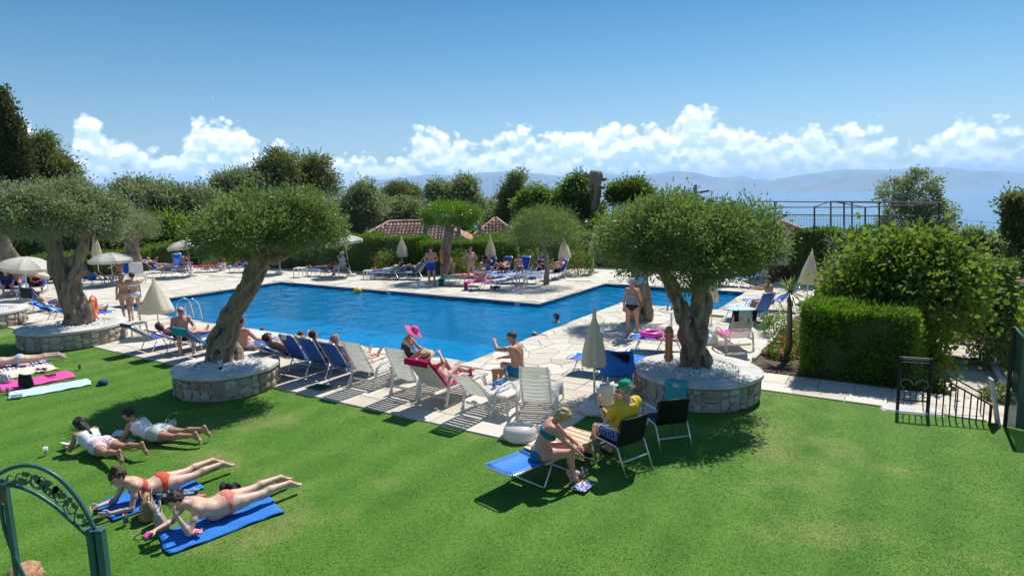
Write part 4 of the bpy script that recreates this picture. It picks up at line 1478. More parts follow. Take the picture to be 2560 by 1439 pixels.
	# wooden posts
	for (px, y0, y1, Y, lb) in ((293, 475, 560, 48, 'weathered wooden pole with wire brackets above the olives'), (420, 540, 600, 44, 'short grey wooden post standing in the dark greenery'), (1066, 506, 640, 40, 'grey wooden utility pole beside the hipped tile roof'), (1200, 505, 610, 42, 'pale wooden pole between the two tiled roofs'), (1737, 462, 540, 16, 'dark post tip sticking out above the big olive crown'), (1149, 560, 650, 38, 'thin grey pole behind the clipped round olive')):
		a, b = at(px, y1, Y), at(px, y0, Y)
		a[2] = min(a[2], terrain_z(np.array([a[0]]), np.array([a[1]]))[0])
		r0 = 0.14 if Y > 30 else 0.05
		root = empty('wooden_pole', (a[0], a[1], a[2]), 0, lb, 'pole')
		L = b[2] - a[2]
		MB().tube([(0, 0, 0), (0.02, 0, L * .5), (0, 0, L)], [r0, r0 * .93, r0 * .85], 8).build('pole', mat('weathered_wood', (0.24, 0.21, 0.18), 0.9, var=0.3, scale=6), root)
		if 'wire' in lb or 'tip' in lb:
			MB().tube([(-0.35, 0, L - .25), (0.35, 0, L - .15)], 0.03, 5).build('bracket', M_IRON, root)

build_trees()

def hedge(label, a, b, h, th, m, n, seed, group='clipped hedges round the pool', z0=-0.15, ll=0.07, lw=0.018, top_wob=0.06, flowers=None, bulge=0.08, ends=True, name='hedge', cat='hedge'):
	"""clipped hedge between two ground points (centre line), leaves over an added solid core"""
	a, b = np.asarray(a, float)[:2], np.asarray(b, float)[:2]
	d = b - a
	L = np.linalg.norm(d)
	d = d / L
	nrm2 = np.array([-d[1], d[0]])
	root = empty(name, (0, 0, 0), 0, label, cat, group)
	r_ = np.random.default_rng(seed)
	# solid core added inside the leaves to block light
	core = MB()
	ins = 0.09
	core.grid(lambda s, t: (lambda u, prof: (a[0] + d[0] * u + nrm2[0] * prof[0], a[1] + d[1] * u + nrm2[1] * prof[0], prof[1]))(ins + s * (L - 2 * ins), [(-th / 2 + ins, z0), (-th / 2 + ins, h - ins - .1), (-th / 2 + ins + .1, h - ins), (th / 2 - ins - .1, h - ins), (th / 2 - ins, h - ins - .1), (th / 2 - ins, z0)][int(round(t * 5))]), 8, 6)
	core.add([(a[0] + d[0] * e + nrm2[0] * s_, a[1] + d[1] * e + nrm2[1] * s_, zz) for e in (ins, L - ins) for s_ in (-th / 2 + ins, th / 2 - ins) for zz in (z0, h - ins)], [(0, 1, 3, 2), (4, 6, 7, 5)])
	core.build('light_block_core', mat('hedge_core', (0.05, 0.085, 0.024), 0.95, var=0.4, scale=9), root)
	# leaves on top and faces
	At, Af, Ae = L * th, L * (h - z0), th * (h - z0)
	A = At + 2 * Af + 2 * Ae
	f = r_.random(n) * A
	u = r_.random(n) * L
	w = (r_.random(n) - 0.5) * th
	z = z0 + r_.random(n) * (h - z0)
	top = f < At
	f1 = (f >= At) & (f < At + Af)
	f2 = (f >= At + Af) & (f < At + 2 * Af)
	e1 = (f >= At + 2 * Af) & (f < At + 2 * Af + Ae)
	e2 = f >= At + 2 * Af + Ae
	nx = np.zeros((n, 3))
	nx[top] = (0, 0, 1)
	nx[f1] = (nrm2[0], nrm2[1], 0)
	nx[f2] = (-nrm2[0], -nrm2[1], 0)
	nx[e1] = (d[0], d[1], 0)
	nx[e2] = (-d[0], -d[1], 0)
	z[top] = h
	w[f1] = th / 2
	w[f2] = -th / 2
	u[e1] = L
	u[e2] = 0
	P = np.stack([a[0] + d[0] * u + nrm2[0] * w, a[1] + d[1] * u + nrm2[1] * w, z], 1)
	lump = wobble(P[:, 0], P[:, 1], P[:, 2], 2.3) * bulge + wobble(P[:, 0], P[:, 1], P[:, 2], 6.0) * top_wob * 0.5
	P += nx * (lump - 0.05 + r_.normal(0, 0.035, n) - 0.10 * r_.random(n) ** 3)[:, None]
	stray = r_.random(n) < 0.035
	P[stray] += nx[stray] * r_.uniform(.02, .16, (stray.sum(), 1))
	ax = nx * 0.8 + r_.normal(0, 0.55, (n, 3))
	ax[:, 2] += 0.45
	ax /= np.linalg.norm(ax, axis=1)[:, None]
	V = leaf_quads(P, ax, ll * r_.uniform(0.6, 1.4, n), lw * r_.uniform(0.7, 1.3, n), r_)
	tint = np.clip(0.5 + 0.25 * wobble(P[:, 0], P[:, 1], P[:, 2], 3.7) + r_.normal(0, 0.2, n), 0, 1)
	link_mesh('leaves', np_mesh('leaves', V, np.arange(n * 4).reshape(-1, 4), attr={'tint': np.repeat(tint, 4)}), root, m)
	if flowers:
		for fm, k in flowers:
			i = r_.choice(np.flatnonzero(f1 | f2 | top), k // 8)
			C = np.repeat(P[i] + nx[i] * 0.06, 8, axis=0) + r_.normal(0, 0.022, (len(i) * 8, 3))
			axf = np.repeat(nx[i], 8, axis=0) + r_.normal(0, 0.8, (len(i) * 8, 3))
			axf /= np.linalg.norm(axf, axis=1)[:, None]
			q = len(C)
			V = leaf_quads(C, axf, np.full(q, 0.06), np.full(q, 0.028), r_)
			o = link_mesh('blossoms', np_mesh('blossoms', V, np.arange(q * 4).reshape(-1, 4), attr={'tint': np.repeat(r_.random(q), 4)}), root, fm)
			tag(o, kind='stuff')
	return root

def shrub(label, c, rx, ry, rz, n, m, seed, ll=0.07, lw=0.02, flowers=None, group='shrubs in the garden beds', cat='shrub', name='shrub', z0=0.0, lobes=None, **kw):
	root = empty(name, (0, 0, 0), 0, label, cat, group)
	c = np.asarray(c, float)
	lob = lobes or [(c[0], c[1], z0 + rz * 0.75, rx, ry, rz), (c[0] + rx * .4, c[1], z0 + rz * .5, rx * .7, ry * .8, rz * .7), (c[0] - rx * .45, c[1] + .05, z0 + rz * .5, rx * .65, ry * .8, rz * .65)]
	foliage('leaves', lob, n, ll, lw, m, root, seed=seed, clump=min(rx, rz) * 0.22, per=20, zmin=-0.6, **kw)
	st = MB()
	for i in range(4):
		a = i * 1.6
		st.tube([(c[0] + .04 * math.cos(a), c[1] + .04 * math.sin(a), z0 - 0.3), (c[0] + rx * .4 * math.cos(a), c[1] + ry * .4 * math.sin(a), z0 + rz)], [0.025, 0.012], 5)
	st.build('stems', M_BARK, root)
	if flowers:
		fm, k = flowers
		r_ = np.random.default_rng(seed + 5)
		L = np.array(lob)
		li = r_.integers(0, len(L), k)
		dr = r_.normal(0, 1, (k, 3))
		dr[:, 2] = np.abs(dr[:, 2]) * .7
		dr /= np.linalg.norm(dr, axis=1)[:, None]
		C = np.repeat(L[li, :3] + L[li, 3:] * dr * 1.04, 8, axis=0) + r_.normal(0, 0.02, (k * 8, 3))
		axf = np.repeat(dr, 8, axis=0) + r_.normal(0, .8, (k * 8, 3))
		axf /= np.linalg.norm(axf, axis=1)[:, None]
		q = k * 8
		o = link_mesh('blossoms', np_mesh('blossoms', leaf_quads(C, axf, np.full(q, .055), np.full(q, .026), r_), np.arange(q * 4).reshape(-1, 4), attr={'tint': np.repeat(r_.random(q), 4)}), root, fm)
		tag(o, kind='stuff')
	return root

def yucca(label, base, heads, seed, n=60, ll=0.5):
	"""dracaena-like plant: trunk tubes and rosettes of sword leaves"""
	r_ = np.random.default_rng(seed)
	root = empty('yucca_plant', tuple(float(q) for q in base), 0, label, 'palm plant', 'sword-leaved yuccas')
	for (hx, hy, hz, tr) in heads:
		MB().tube([(0, 0, -0.1), (hx * .45, hy * .4, hz * .5), (hx, hy, hz)], [tr, tr * .9, tr * .7], 8).build('trunk', M_BARK, root, smooth=True)
		mb = MB()
		tints = []
		for i in range(n):
			a = r_.random() * 2 * math.pi
			e = r_.uniform(-0.7, 1.35)
			dr = np.array([math.cos(a) * math.cos(e), math.sin(a) * math.cos(e), math.sin(e)])
			sd = np.array([-math.sin(a), math.cos(a), 0]) * 0.018
			L = ll * r_.uniform(.7, 1.1)
			p0 = np.array([hx, hy, hz])
			p1 = p0 + dr * L * 0.55
			p2 = p0 + dr * L - np.array([0, 0, 0.12 * L])
			mb.add([p0 - sd * .6, p0 + sd * .6, p1 + sd, p1 - sd, p2], [(0, 1, 2, 3), (3, 2, 4)])
			tints += [r_.random()] * 5
		me = mb.mesh('leaves')
		at_ = me.attributes.new('tint', 'FLOAT', 'POINT')
		at_.data.foreach_set('value', np.array(tints, np.float32))
		link_mesh('leaves', me, root, M_YUCCA)
	return root

def build_hedges():
	g = lambda x, y: G(x, y)[:2]
	back = lambda p, k: p + VA * k
	# big clipped cube in the right foreground: near face from the lawn path to the vine
	a = W(7.12, 4.3)[:2]
	b = W(9.2, 4.3)[:2]
	hedge('big bright green clipped hedge block beside the iron gate', a, b, 1.52, 3.7, M_HEDGE, 70000, 5, ll=0.07, lw=0.015, bulge=0.06, top_wob=.12, z0=-0.05)
	# its long low arm leading away along the deck
	hedge('lower clipped hedge arm running from the big block towards the parasol', W(7.6, 6.3)[:2], W(8.4, 10.2)[:2], 1.35, 1.5, M_HEDGE, 22000, 6, ll=0.075, lw=0.018, bulge=0.07)
	# topiary band behind
	hedge('dark clipped hedge band below the ivy wall', W(7.4, 11.2)[:2], W(11.5, 10.4)[:2], 1.9, 1.6, M_HEDGE_D, 15000, 7, ll=0.09, lw=0.022, bulge=0.12)
	shrub('pale green rounded shrub behind the half-open parasol', g(2105, 745), 0.8, 0.8, 0.95, 7000, M_FEATH, 8, ll=0.07, lw=0.022)
	shrub('small leafy shrub at the bed edge beside the yucca', g(1945, 838), 0.42, 0.42, 0.38, 3000, M_HEDGE, 9, ll=0.05, lw=0.013)
	shrub('low red geranium clump at the foot of the hedge block', g(1965, 880), 0.28, 0.5, 0.22, 1200, M_HEDGE_D, 10, flowers=(M_FL_R, 22))
	shrub('pink bedding flowers beside the yucca stem', g(1950, 895), 0.3, 0.4, 0.16, 1000, M_HEDGE_D, 14, flowers=(M_FL_P, 26))
	# ivy covered wall top
	hedge('ivy draped over the wall below the wire pergola', at(1985, 600, 27)[:2], at(2260, 600, 25)[:2], at(2100, 575, 26)[2], 0.8, M_HEDGE_D, 14000, 11, ll=0.12, lw=0.035, bulge=0.12, z0=-1.0, name='ivy', cat='ivy', group=None)
	# far hedges, left to right
	seg = [('orange flowering hedge behind the seated bathers by the deck end', (-30, 712), (215, 690), 1.35, 1.2, M_HEDGE_D, 9000, [(M_FL_Y, 500)]),
		   ('yellow flowering hedge behind the double row of parasols', (225, 690), (372, 676), 1.35, 1.2, M_HEDGE, 9000, [(M_FL_Y, 420)]),
		   ('low rounded hedge dotted with yellow blossom', (372, 672), (448, 668), 1.45, 1.2, M_HEDGE, 7000, [(M_FL_Y, 300)]),
		   ('long dark shaded hedge behind the litter bin', (445, 662), (700, 664), 1.7, 1.3, M_HEDGE_D, 16000, None),
		   ('dark hedge stretch behind the leaning olive', (690, 668), (880, 672), 1.9, 1.3, M_HEDGE_D, 13000, None),
		   ('tall bright clipped hedge in front of the hipped tile roof', (868, 672), (1062, 684), 2.0, 1.4, M_HEDGE, 26000, None),
		   ('lower hedge behind the clipped round olive', (1058, 686), (1290, 676), 1.75, 1.2, M_HEDGE, 18000, [(M_FL_R, 120)]),
		   ('hedge behind the sunbathers dotted with red roses', (1285, 672), (1500, 662), 1.9, 1.3, M_HEDGE, 16000, [(M_FL_R, 160)]),
		   ('deep green hedge behind the big olive crown', (1495, 664), (1760, 668), 1.9, 1.3, M_HEDGE_D, 12000, None),
		   ('hedge behind the seated man at the pool wing', (1750, 674), (2000, 700), 1.7, 1.3, M_HEDGE_D, 10000, None)]
	for i, (lb, a, b, h, th, m, n, fl) in enumerate(seg):
		hedge(lb, g(*a), g(*b), h, th, m, n, 200 + i, ll=0.085, lw=0.022, flowers=fl, bulge=0.12)
	hedge('topped hedge step in front of the second roof', at(1185, 610, 36)[:2], at(1330, 610, 36)[:2], at(1250, 590, 36)[2], 1.6, M_HEDGE, 9000, 230, ll=0.1, lw=0.026, bulge=0.1)
	for i, (lb, x0, x1, yy, ytop, Y, m) in enumerate((('dense laurel thicket filling the gap behind the far parasols', 150, 420, 640, 588, 44, M_BROAD), ('dark laurel thicket behind the litter bin hedge', 400, 690, 640, 575, 46, M_BROAD), ('laurel thicket left of the hipped tile roof', 660, 900, 640, 560, 50, M_BROAD), ('dark thicket under the evergreens beside second roof', 1285, 1500, 640, 560, 44, M_BROAD), ('thicket behind the big olive crown', 1490, 1800, 640, 545, 42, M_BROAD), ('shaded thicket behind the left olive trunks', -60, 200, 640, 560, 42, M_BROAD), ('thicket between the tiled roofs', 1075, 1200, 640, 575, 52, M_BROAD))):
		hedge(lb, at(x0, yy, Y)[:2], at(x1, yy, Y)[:2], at((x0 + x1) / 2, ytop, Y)[2], 2.5, m, 16000, 270 + i, ll=0.24, lw=0.07, bulge=0.45, top_wob=.5, z0=-3.5, name='thicket', cat='thicket', group='laurel thickets behind the hedges')
	# rose bushes
	for i, (px, py, lb) in enumerate(((975, 690, 'red rose bush beside the closed parasol at the tall hedge'), (1445, 688, 'tall red rose bush beside the parasol with a round base'), (1340, 682, 'pink hydrangea bush behind the blue backrests'), (1160, 692, 'red flowering shrub at the round olive trunk'))):
		shrub(lb, g(px, py), 0.7, 0.5, 0.75 if i else .8, 2500, M_HEDGE_D, 240 + i, flowers=(M_FL_P if i == 2 else M_FL_R, 26), ll=0.08, lw=0.022)
	shrub('greyish dwarf shrub in front of the dark hedge near the bin', g(545, 672), 0.8, 0.5, 0.45, 2500, M_FEATH, 250)
	# vine dome
	c = at(2280, 740, 14.6)
	top = at(2310, 600, 14.6)[2]
	lob = lumpy((c[0] - .05, c[1], top - 1.35), 1.45, 1.4, 1.35, 24, .56, 9, -.18) + [(c[0] - .95, c[1] - .5, .45, .8, .8, 1.0), (c[0] - .70, c[1] - .6, -.2, .75, .7, .9), (c[0] - .35, c[1] - .3, .3, .75, .7, .9)]
	shrub('huge dome of large-leaved vine towering over the hedge block', c[:2], 1, 1, 1, 24000, M_VINE, 260, ll=0.125, lw=0.058, lobes=lob, name='vine', cat='vine', group=None, shell=0.3, out=0.5, up=-0.25, z0=-1.0)
	c2 = at(2215, 640, 16)
	shrub('arching leafy spray of the vine falling towards the deck', c2[:2], 0.8, .8, .8, 3500, M_VINE, 261, ll=0.12, lw=0.045, lobes=[(c2[0] + .3, c2[1], 1.75, .9, 1.0, .6)], name='vine', cat='vine', group=None, z0=0)
	# yuccas
	b = G(1972, 897)
	yucca('single-stemmed yucca beside the big hedge block', (b[0], b[1], 0.0), [(-0.02, 0.05, 1.62, 0.075)], 3, n=90, ll=0.55)
	b = at(2095, 660, 22)
	yucca('twin-headed yucca above the dark clipped hedge', (b[0], b[1], b[2] - 1.2), [(-0.2, 0, 1.9, 0.05), (0.35, 0, 2.0, 0.06)], 4, n=60, ll=0.55)

build_hedges()

# ------------------------------------------------------------------ furniture
def heading(a, b):
	"""rotation about z that turns local +Y from ground point a towards b"""
	d = np.asarray(b)[:2] - np.asarray(a)[:2]
	return -math.atan2(d[0], d[1])

def H(phi):
	return -R(phi)

PROTO = {}

def place(key, make, loc, rz, label, group):
	if key not in PROTO:
		o = make()
		PROTO[key] = o
	else:
		o = copy_tree(PROTO[key])
	o.location = tuple(float(q) for q in loc)
	o.rotation_euler = (0, 0, rz)
	o['label'] = label
	if group:
		o['group'] = group
	return o

def make_blue_lounger(back, fab, fab2=None):
	def mk():
		root = empty('sun_lounger', cat='sun lounger')
		root['category'] = 'sun lounger'
		w, zs, r = 0.29, 0.34, 0.0135
		ca, sa = math.cos(back), math.sin(back)
		MB().tube([(-w, -0.06, zs), (-w, 1.2, zs), (-w + .03, 1.26, zs), (-w + .09, 1.28, zs), (w - .09, 1.28, zs), (w - .03, 1.26, zs), (w, 1.2, zs), (w, -0.06, zs)], r, 6).build('seat_frame', M_ALU, root, smooth=True)
		for y0, y1 in ((0.06, -0.10), (0.42, 0.56), (0.98, 1.10)):
			MB().tube([(-w - .014, y0, zs - .01), (-w - .014, y1, 0.03), (-w + .03, y1 + .003, 0.0135), (w - .03, y1 + .003, 0.0135), (w + .014, y1, 0.03), (w + .014, y0, zs - .01)], r, 6).build('leg', M_ALU, root, smooth=True)
		Lb = 0.72
		bp = lambda x, t, o=0.0: (x, -t * Lb * ca + o * sa, zs + .01 + t * Lb * sa + o * ca)
		MB().tube([bp(-w + .02, 0), bp(-w + .02, .92), bp(-w + .06, .985), bp(-w + .12, 1), bp(w - .12, 1), bp(w - .06, .985), bp(w - .02, .92), bp(w - .02, 0)], r, 6).build('back_frame', M_ALU, root, smooth=True)
		if back > 0.25:
			MB().tube([bp(w - .02, .55), (w - .02, 0.10 - .25 * ca, zs)], 0.008, 5).build('back_strut', M_ALU, root)
			MB().tube([bp(-w + .02, .55), (-w + .02, 0.10 - .25 * ca, zs)], 0.008, 5).build('back_strut', M_ALU, root)
		MB().slab(lambda s, t: ((s - .5) * 0.56, 0.02 + t * 1.17, zs + .012 - .035 * math.sin(math.pi * s) * (0.5 + .5 * math.sin(math.pi * t))), 7, 9, 0.008).build('seat_fabric', fab, root, smooth=True)
		f = MB()
		f.slab(lambda s, t: bp((s - .5) * 0.52, 0.03 + t * 0.93, 0.014 - .03 * math.sin(math.pi * s)), 7, 7, 0.008)
		f.build('back_fabric', fab2 or fab, root, smooth=True)
		if back < .12:
			return root
		f = MB()
		f.slab(lambda s, t: bp((s - .5) * 0.46, 0.80 + t * 0.16, 0.034 + .012 * math.sin(math.pi * t)), 5, 4, 0.02)
		f.build('headrest', fab, root, smooth=True)
		return root
	return mk

def blue_lounger(label, loc, rz, back=55, fab=None, z=DECK_Z, group='blue fabric loungers round the pool'):
	fab = fab or M_BLUE2
	return place(('bl', back, fab.name), make_blue_lounger(R(back), fab), (loc[0], loc[1], z), rz, label, group)

def make_plastic_lounger(back):
	def mk():
		root = empty('plastic_lounger')
		root['category'] = 'sun lounger'
		w, zs = 0.31, 0.33
		ca, sa = math.cos(back), math.sin(back)
		for s in (-1, 1):
			MB().rbox((s * w, 0.62, zs - .02), (0.045, 1.36, 0.055), 0.012).build('side_rail', M_WHITE, root)
			# arm loop that runs down into the rear leg
			MB().tube([(s * (w + .05), 0.62, zs - .02), (s * (w + .055), 0.50, zs + .17), (s * (w + .055), 0.40, zs + .215), (s * (w + .055), 0.10, zs + .19), (s * (w + .05), -0.02, zs + .10), (s * (w + .04), -0.12, 0.03)], [0.026, 0.027, 0.028, 0.028, 0.028, 0.026], 8).build('arm', M_WHITE, root, smooth=True)
			MB().tube([(s * (w + .0), 1.18, zs - .03), (s * (w + .02), 1.25, 0.02)], [0.03, 0.022], 8).build('leg', M_WHITE, root, smooth=True)
			MB().lathe([(0.001, -0.018), (0.045, -0.018), (0.045, 0.018), (0.001, 0.018)], 12).build('wheel', M_WHITE, root)
			wh = root.children[-1]
			wh.rotation_euler = (0, R(90), 0)
			wh.location = (s * (w + .04), -0.12, 0.045)
		MB().rbox((0, -0.07, 0.17), (0.62, 0.03, 0.05), 0.01).build('cross_bar', M_WHITE, root)
		MB().rbox((0, 1.27, zs - .015), (0.62, 0.07, 0.05), 0.015).build('foot_bar', M_WHITE, root)
		n = 11
		for i in range(n):
			MB().slab(lambda a, t: ((a - .5) * 0.575, 0.03 + (i + .10 + t * .70) * 1.2 / n, zs + .018 - .02 * math.sin(math.pi * a)), 5, 2, 0.016).build('slat', M_WHITE, root, smooth=False)
		Lb = 0.80
		bp = lambda x, t, o=0.0: (x, -t * Lb * ca + o * sa, zs + .02 + t * Lb * sa + o * ca)
		for s in (-1, 1):
			st = MB()
			st.slab(lambda a, t: bp(s * (0.285 - .045 * a) * (1 - .10 * t ** 3), t * 1.0, 0.0), 2, 8, 0.028)
			st.build('back_stile', M_WHITE, root, smooth=False)
			MB().tube([bp(s * .25, .5), (s * .25, 0.12 - .3 * ca, zs)], 0.012, 5).build('back_strut', M_WHITE, root)
		tp = MB()
		tp.slab(lambda a, t: bp((a - .5) * 0.50 * (1 - .12 * t * t), 0.88 + t * 0.13 * (1 - .55 * abs(a - .5) ** 2 * 2), .002 - .02 * math.sin(math.pi * a)), 9, 4, 0.024)
		tp.build('back_top', M_WHITE, root, smooth=False)
		nb = 8
		for i in range(nb):
			sl = MB()
			sl.slab(lambda a, t: bp((a - .5) * 0.50, 0.02 + (i + .12 + t * .64) * 0.86 / nb, -.003 - .026 * math.sin(math.pi * a)), 7, 2, 0.018)
			sl.build('slat', M_WHITE, root, smooth=False)
		return root
	return mk

def plastic_lounger(label, loc, rz, back=62, z=DECK_Z):
	return place(('pl', back), make_plastic_lounger(R(back)), (loc[0], loc[1], z), rz, label, 'white plastic slatted loungers')

def make_closed_umbrella(rb, Ht, hc, weight):
	def mk():
		root = empty('closed_parasol')
		root['category'] = 'parasol'
		MB().tube([(0, 0, 0.05), (0, 0, Ht + .05)], 0.02, 8).build('pole', M_WHITE, root, smooth=True)
		c = MB()
		z1 = Ht - hc
		wb = lambda a, z: 1 + (0.17 if rb < .3 else 0.05) * math.cos(8 * a) * min(1, (Ht - z) / 0.4) + .05 * math.sin(3 * a + 4 * z)
		prof = [(0.012, Ht + .03), (0.035, Ht - .02)]
		for t in np.linspace(0.12, 1, 9):
			prof.append((rb * (t ** 0.85) * (1.0 if rb > .3 else (1 + .25 * math.sin(math.pi * t * .95))), Ht - hc * t))
		prof += [(rb * .93, z1 - .02), (rb * .86, z1), (rb * .5, z1 + hc * .35), (0.03, Ht - .15)]
		c.lathe(prof, 48, wob=wb)
		c.build('canopy', M_CREAM, root, smooth=True)
		MB().lathe([(0.001, Ht + .03), (0.02, Ht + .04), (0.014, Ht + .09), (0.001, Ht + .10)], 8).build('finial', M_WHITE, root, smooth=True)
		if weight == 'round':
			MB().lathe([(0.001, 0.0), (0.24, 0.0), (0.275, 0.04), (0.27, 0.10), (0.22, 0.145), (0.06, 0.16), (0.05, 0.22), (0.03, 0.225)], 24).build('base', M_WHITE, root, smooth=True)
		else:
			MB().lathe([(0.001, 0.0), (0.25, 0.0), (0.26, 0.03), (0.24, 0.06), (0.05, 0.07), (0.04, 0.2), (0.02, 0.2)], 20).build('base', M_WHITE, root, smooth=True)
		return root
	return mk

def closed_umbrella(label, loc, Ht=2.05, rb=0.19, hc=1.0, weight='flat', tilt=0.0, tdir=0.0, z=DECK_Z):
	o = place(('cu', round(Ht, 2), rb, hc, weight), make_closed_umbrella(rb, Ht, hc, weight), (loc[0], loc[1], z), tdir, label, 'closed cream parasols')
	o.rotation_euler = (tilt, 0, tdir)
	return o

def make_open_umbrella(Ht):
	def mk():
		root = empty('open_parasol')
		root['category'] = 'parasol'
		MB().tube([(0, 0, 0.05), (0, 0, Ht)], 0.019, 8).build('pole', M_WHITE, root, smooth=True)
		n, rr, hh, cv_ = 8, 1.0, 0.40, 0.95
		c = MB()
		rows = 7
		vs = []
		for j in range(rows):
			t = j / (rows - 1)
			rad = rr * math.sin(t * cv_) / math.sin(cv_)
			zz = Ht + .02 - hh * (1 - math.cos(t * cv_)) / (1 - math.cos(cv_)) * .75 - hh * .25 * t
			for k in range(n * 4):
				a = 2 * math.pi * k / (n * 4)
				al = (k % 4) / 4 * (2 * math.pi / n) - math.pi / n
				sag = math.cos(math.pi / n) / math.cos(al) if k % 4 else 1.0
				sag = 1 + (sag - 1) * 1.25
				vs.append((rad * sag * math.cos(a), rad * sag * math.sin(a), zz + (.035 * t if k % 4 == 0 else 0)))
		# valance
		for k in range(n * 4):
			a = 2 * math.pi * k / (n * 4)
			p = vs[(rows - 1) * n * 4 + k]
			vs.append((p[0] * 1.0, p[1] * 1.0, p[2] - 0.13))
		m_ = n * 4
		fs = []
		for j in range(rows):
			for k in range(m_):
				fs.append((j * m_ + k, (j + 1) * m_ + k, (j + 1) * m_ + (k + 1) % m_, j * m_ + (k + 1) % m_))
		c.add(vs, fs)
		o = c.build('canopy', M_OFFW, root, auto=14)
		md = o.modifiers.new('thickness', 'SOLIDIFY')
		md.thickness = 0.004
		for k in range(n):
			a = 2 * math.pi * k / n
			pts = []
			for t in (0.05, .35, .7, 1.0):
				rad = rr * math.sin(t * cv_) / math.sin(cv_) * .985
				pts.append((rad * math.cos(a), rad * math.sin(a), Ht - .004 - hh * (1 - math.cos(t * cv_)) / (1 - math.cos(cv_)) * .75 - hh * .25 * t + .03 * t))
			MB().tube(pts, 0.006, 4).build('rib', M_ALU, root)
		MB().lathe([(0.001, 0.0), (0.26, 0.0), (0.28, 0.05), (0.25, 0.11), (0.05, 0.13), (0.035, 0.25), (0.02, 0.25)], 20).build('base', M_WHITE, root, smooth=True)
		return root
	return mk

def open_umbrella(label, loc, Ht=2.0, tilt=0.0, tdir=0.0, z=DECK_Z):
	o = place(('ou', round(Ht, 2)), make_open_umbrella(Ht), (loc[0], loc[1], z), tdir, label, 'open white parasols')
	o.rotation_euler = (tilt, 0, tdir)
	return o

def make_wicker_chair():
	root = empty('armchair')
	root['category'] = 'chair'
	w = 0.27
	for s in (-1, 1):
		MB().tube([(s * w, 0.26, 0.012), (s * w, 0.25, 0.60), (s * w, 0.22, 0.645), (s * w, 0.16, 0.66), (s * w, -0.10, 0.665), (s * w, -0.235, 0.69)], 0.013, 7).build('front_leg_and_arm', M_ALU, root, smooth=True)
		MB().tube([(s * w, -0.40, 0.012), (s * w, -0.22, 0.40), (s * w, -0.17, 0.425), (s * w, 0.24, 0.44)], 0.013, 7).build('rear_leg', M_ALU, root, smooth=True)
	MB().tube([(-w, -0.30, 0.22), (w, -0.30, 0.22)], 0.011, 6).build('cross_bar', M_ALU, root)
	MB().tube([(-w, 0.255, 0.30), (w, 0.255, 0.30)], 0.011, 6).build('cross_bar', M_ALU, root)
	MB().slab(lambda a, t: ((a - .5) * 0.53, -0.20 + t * 0.45, 0.43 + .02 * t - .03 * math.sin(math.pi * a) * math.sin(math.pi * t)), 9, 7, 0.016).build('seat', M_DGREEN, root, smooth=True)
	bk = MB()
	bk.slab(lambda a, t: ((a - .5) * 0.54 * (1 - .04 * t), -0.19 - .10 * t - .045 * math.sin(math.pi * a), 0.42 + t * 0.40 + .015 * math.sin(math.pi * a)), 11, 6, 0.016)
	bo = bk.build('backrest', M_DGREEN, root, smooth=True)
	for i in range(22):
		x = -0.255 + i * 0.51 / 21
		MB().tube([(x, -0.205 - .045 * math.sin(math.pi * (x / .54 + .5)), 0.43), (x * .96, -0.305 - .045 * math.sin(math.pi * (x / .54 + .5)), 0.825)], 0.0055, 4, caps=False).build('cord', M_DGREEN, bo)
	MB().tube([(-0.27, -0.235, 0.69), (-0.265, -0.27, 0.80), (-0.24, -0.29, 0.826), (0, -0.335, 0.84), (0.24, -0.29, 0.826), (0.265, -0.27, 0.80), (0.27, -0.235, 0.69)], 0.012, 6).build('back_frame', M_DGREEN, root, smooth=True)
	return root

def wicker_chair(label, loc, rz, z=0.0):
	return place('wc', make_wicker_chair, (loc[0], loc[1], z), rz, label, 'dark woven armchairs with metal legs')

def make_side_table(hh, wd, m):
	def mk():
		root = empty('side_table')
		root['category'] = 'table'
		MB().rbox((0, 0, hh - .018), (wd, wd, 0.036), 0.014).build('table_top', m, root)
		for sx in (-1, 1):
			for sy in (-1, 1):
				MB().tube([(sx * (wd / 2 - .045), sy * (wd / 2 - .045), hh - .036), (sx * (wd / 2 - .01), sy * (wd / 2 - .01), 0.0)], [0.032, 0.021], 6).build('leg', m, root)
		return root
	return mk

def side_table(label, loc, rz=0.0, hh=0.43, wd=0.42, z=DECK_Z):
	return place(('st', hh, wd), make_side_table(hh, wd, M_WHITE), (loc[0], loc[1], z), rz, label, 'white plastic side tables')

def make_buoy():
	root = empty('lifebuoy')
	root['category'] = 'lifebuoy'
	n, rr, r0 = 28, 0.29, 0.075
	MB().tube([(rr * math.cos(2 * math.pi * i / n), rr * math.sin(2 * math.pi * i / n), 0) for i in range(n)], r0, 10, closed=True).build('ring', M_ORANGE, root, smooth=True)
	for q in range(4):
		a = math.pi / 4 + q * math.pi / 2
		MB().tube([((rr + .085 * math.cos(t)) * math.cos(a), (rr + .085 * math.cos(t)) * math.sin(a), .085 * math.sin(t)) for t in np.linspace(0, 2 * math.pi, 13)[:-1]], 0.012, 5, closed=True).build('band', mat('faded_orange_strap', (0.80, 0.36, 0.22), 0.7), root, smooth=True)
	MB().tube([((rr + .10 + .02 * math.cos(8 * t)) * math.cos(t), (rr + .10 + .02 * math.cos(8 * t)) * math.sin(t), 0.0) for t in np.linspace(0, 2 * math.pi, 49)[:-1]], 0.007, 4, closed=True).build('rope', mat('rope', (0.6, 0.5, 0.38), 0.9), root)
	return root

def lifebuoy(label, loc, face_phi, tilt=0.0):
	o = place('lb', make_buoy, loc, 0, label, 'orange lifebuoys hung on the tree trunks')
	o.rotation_euler = (R(90) + tilt, 0, H(face_phi))
	return o

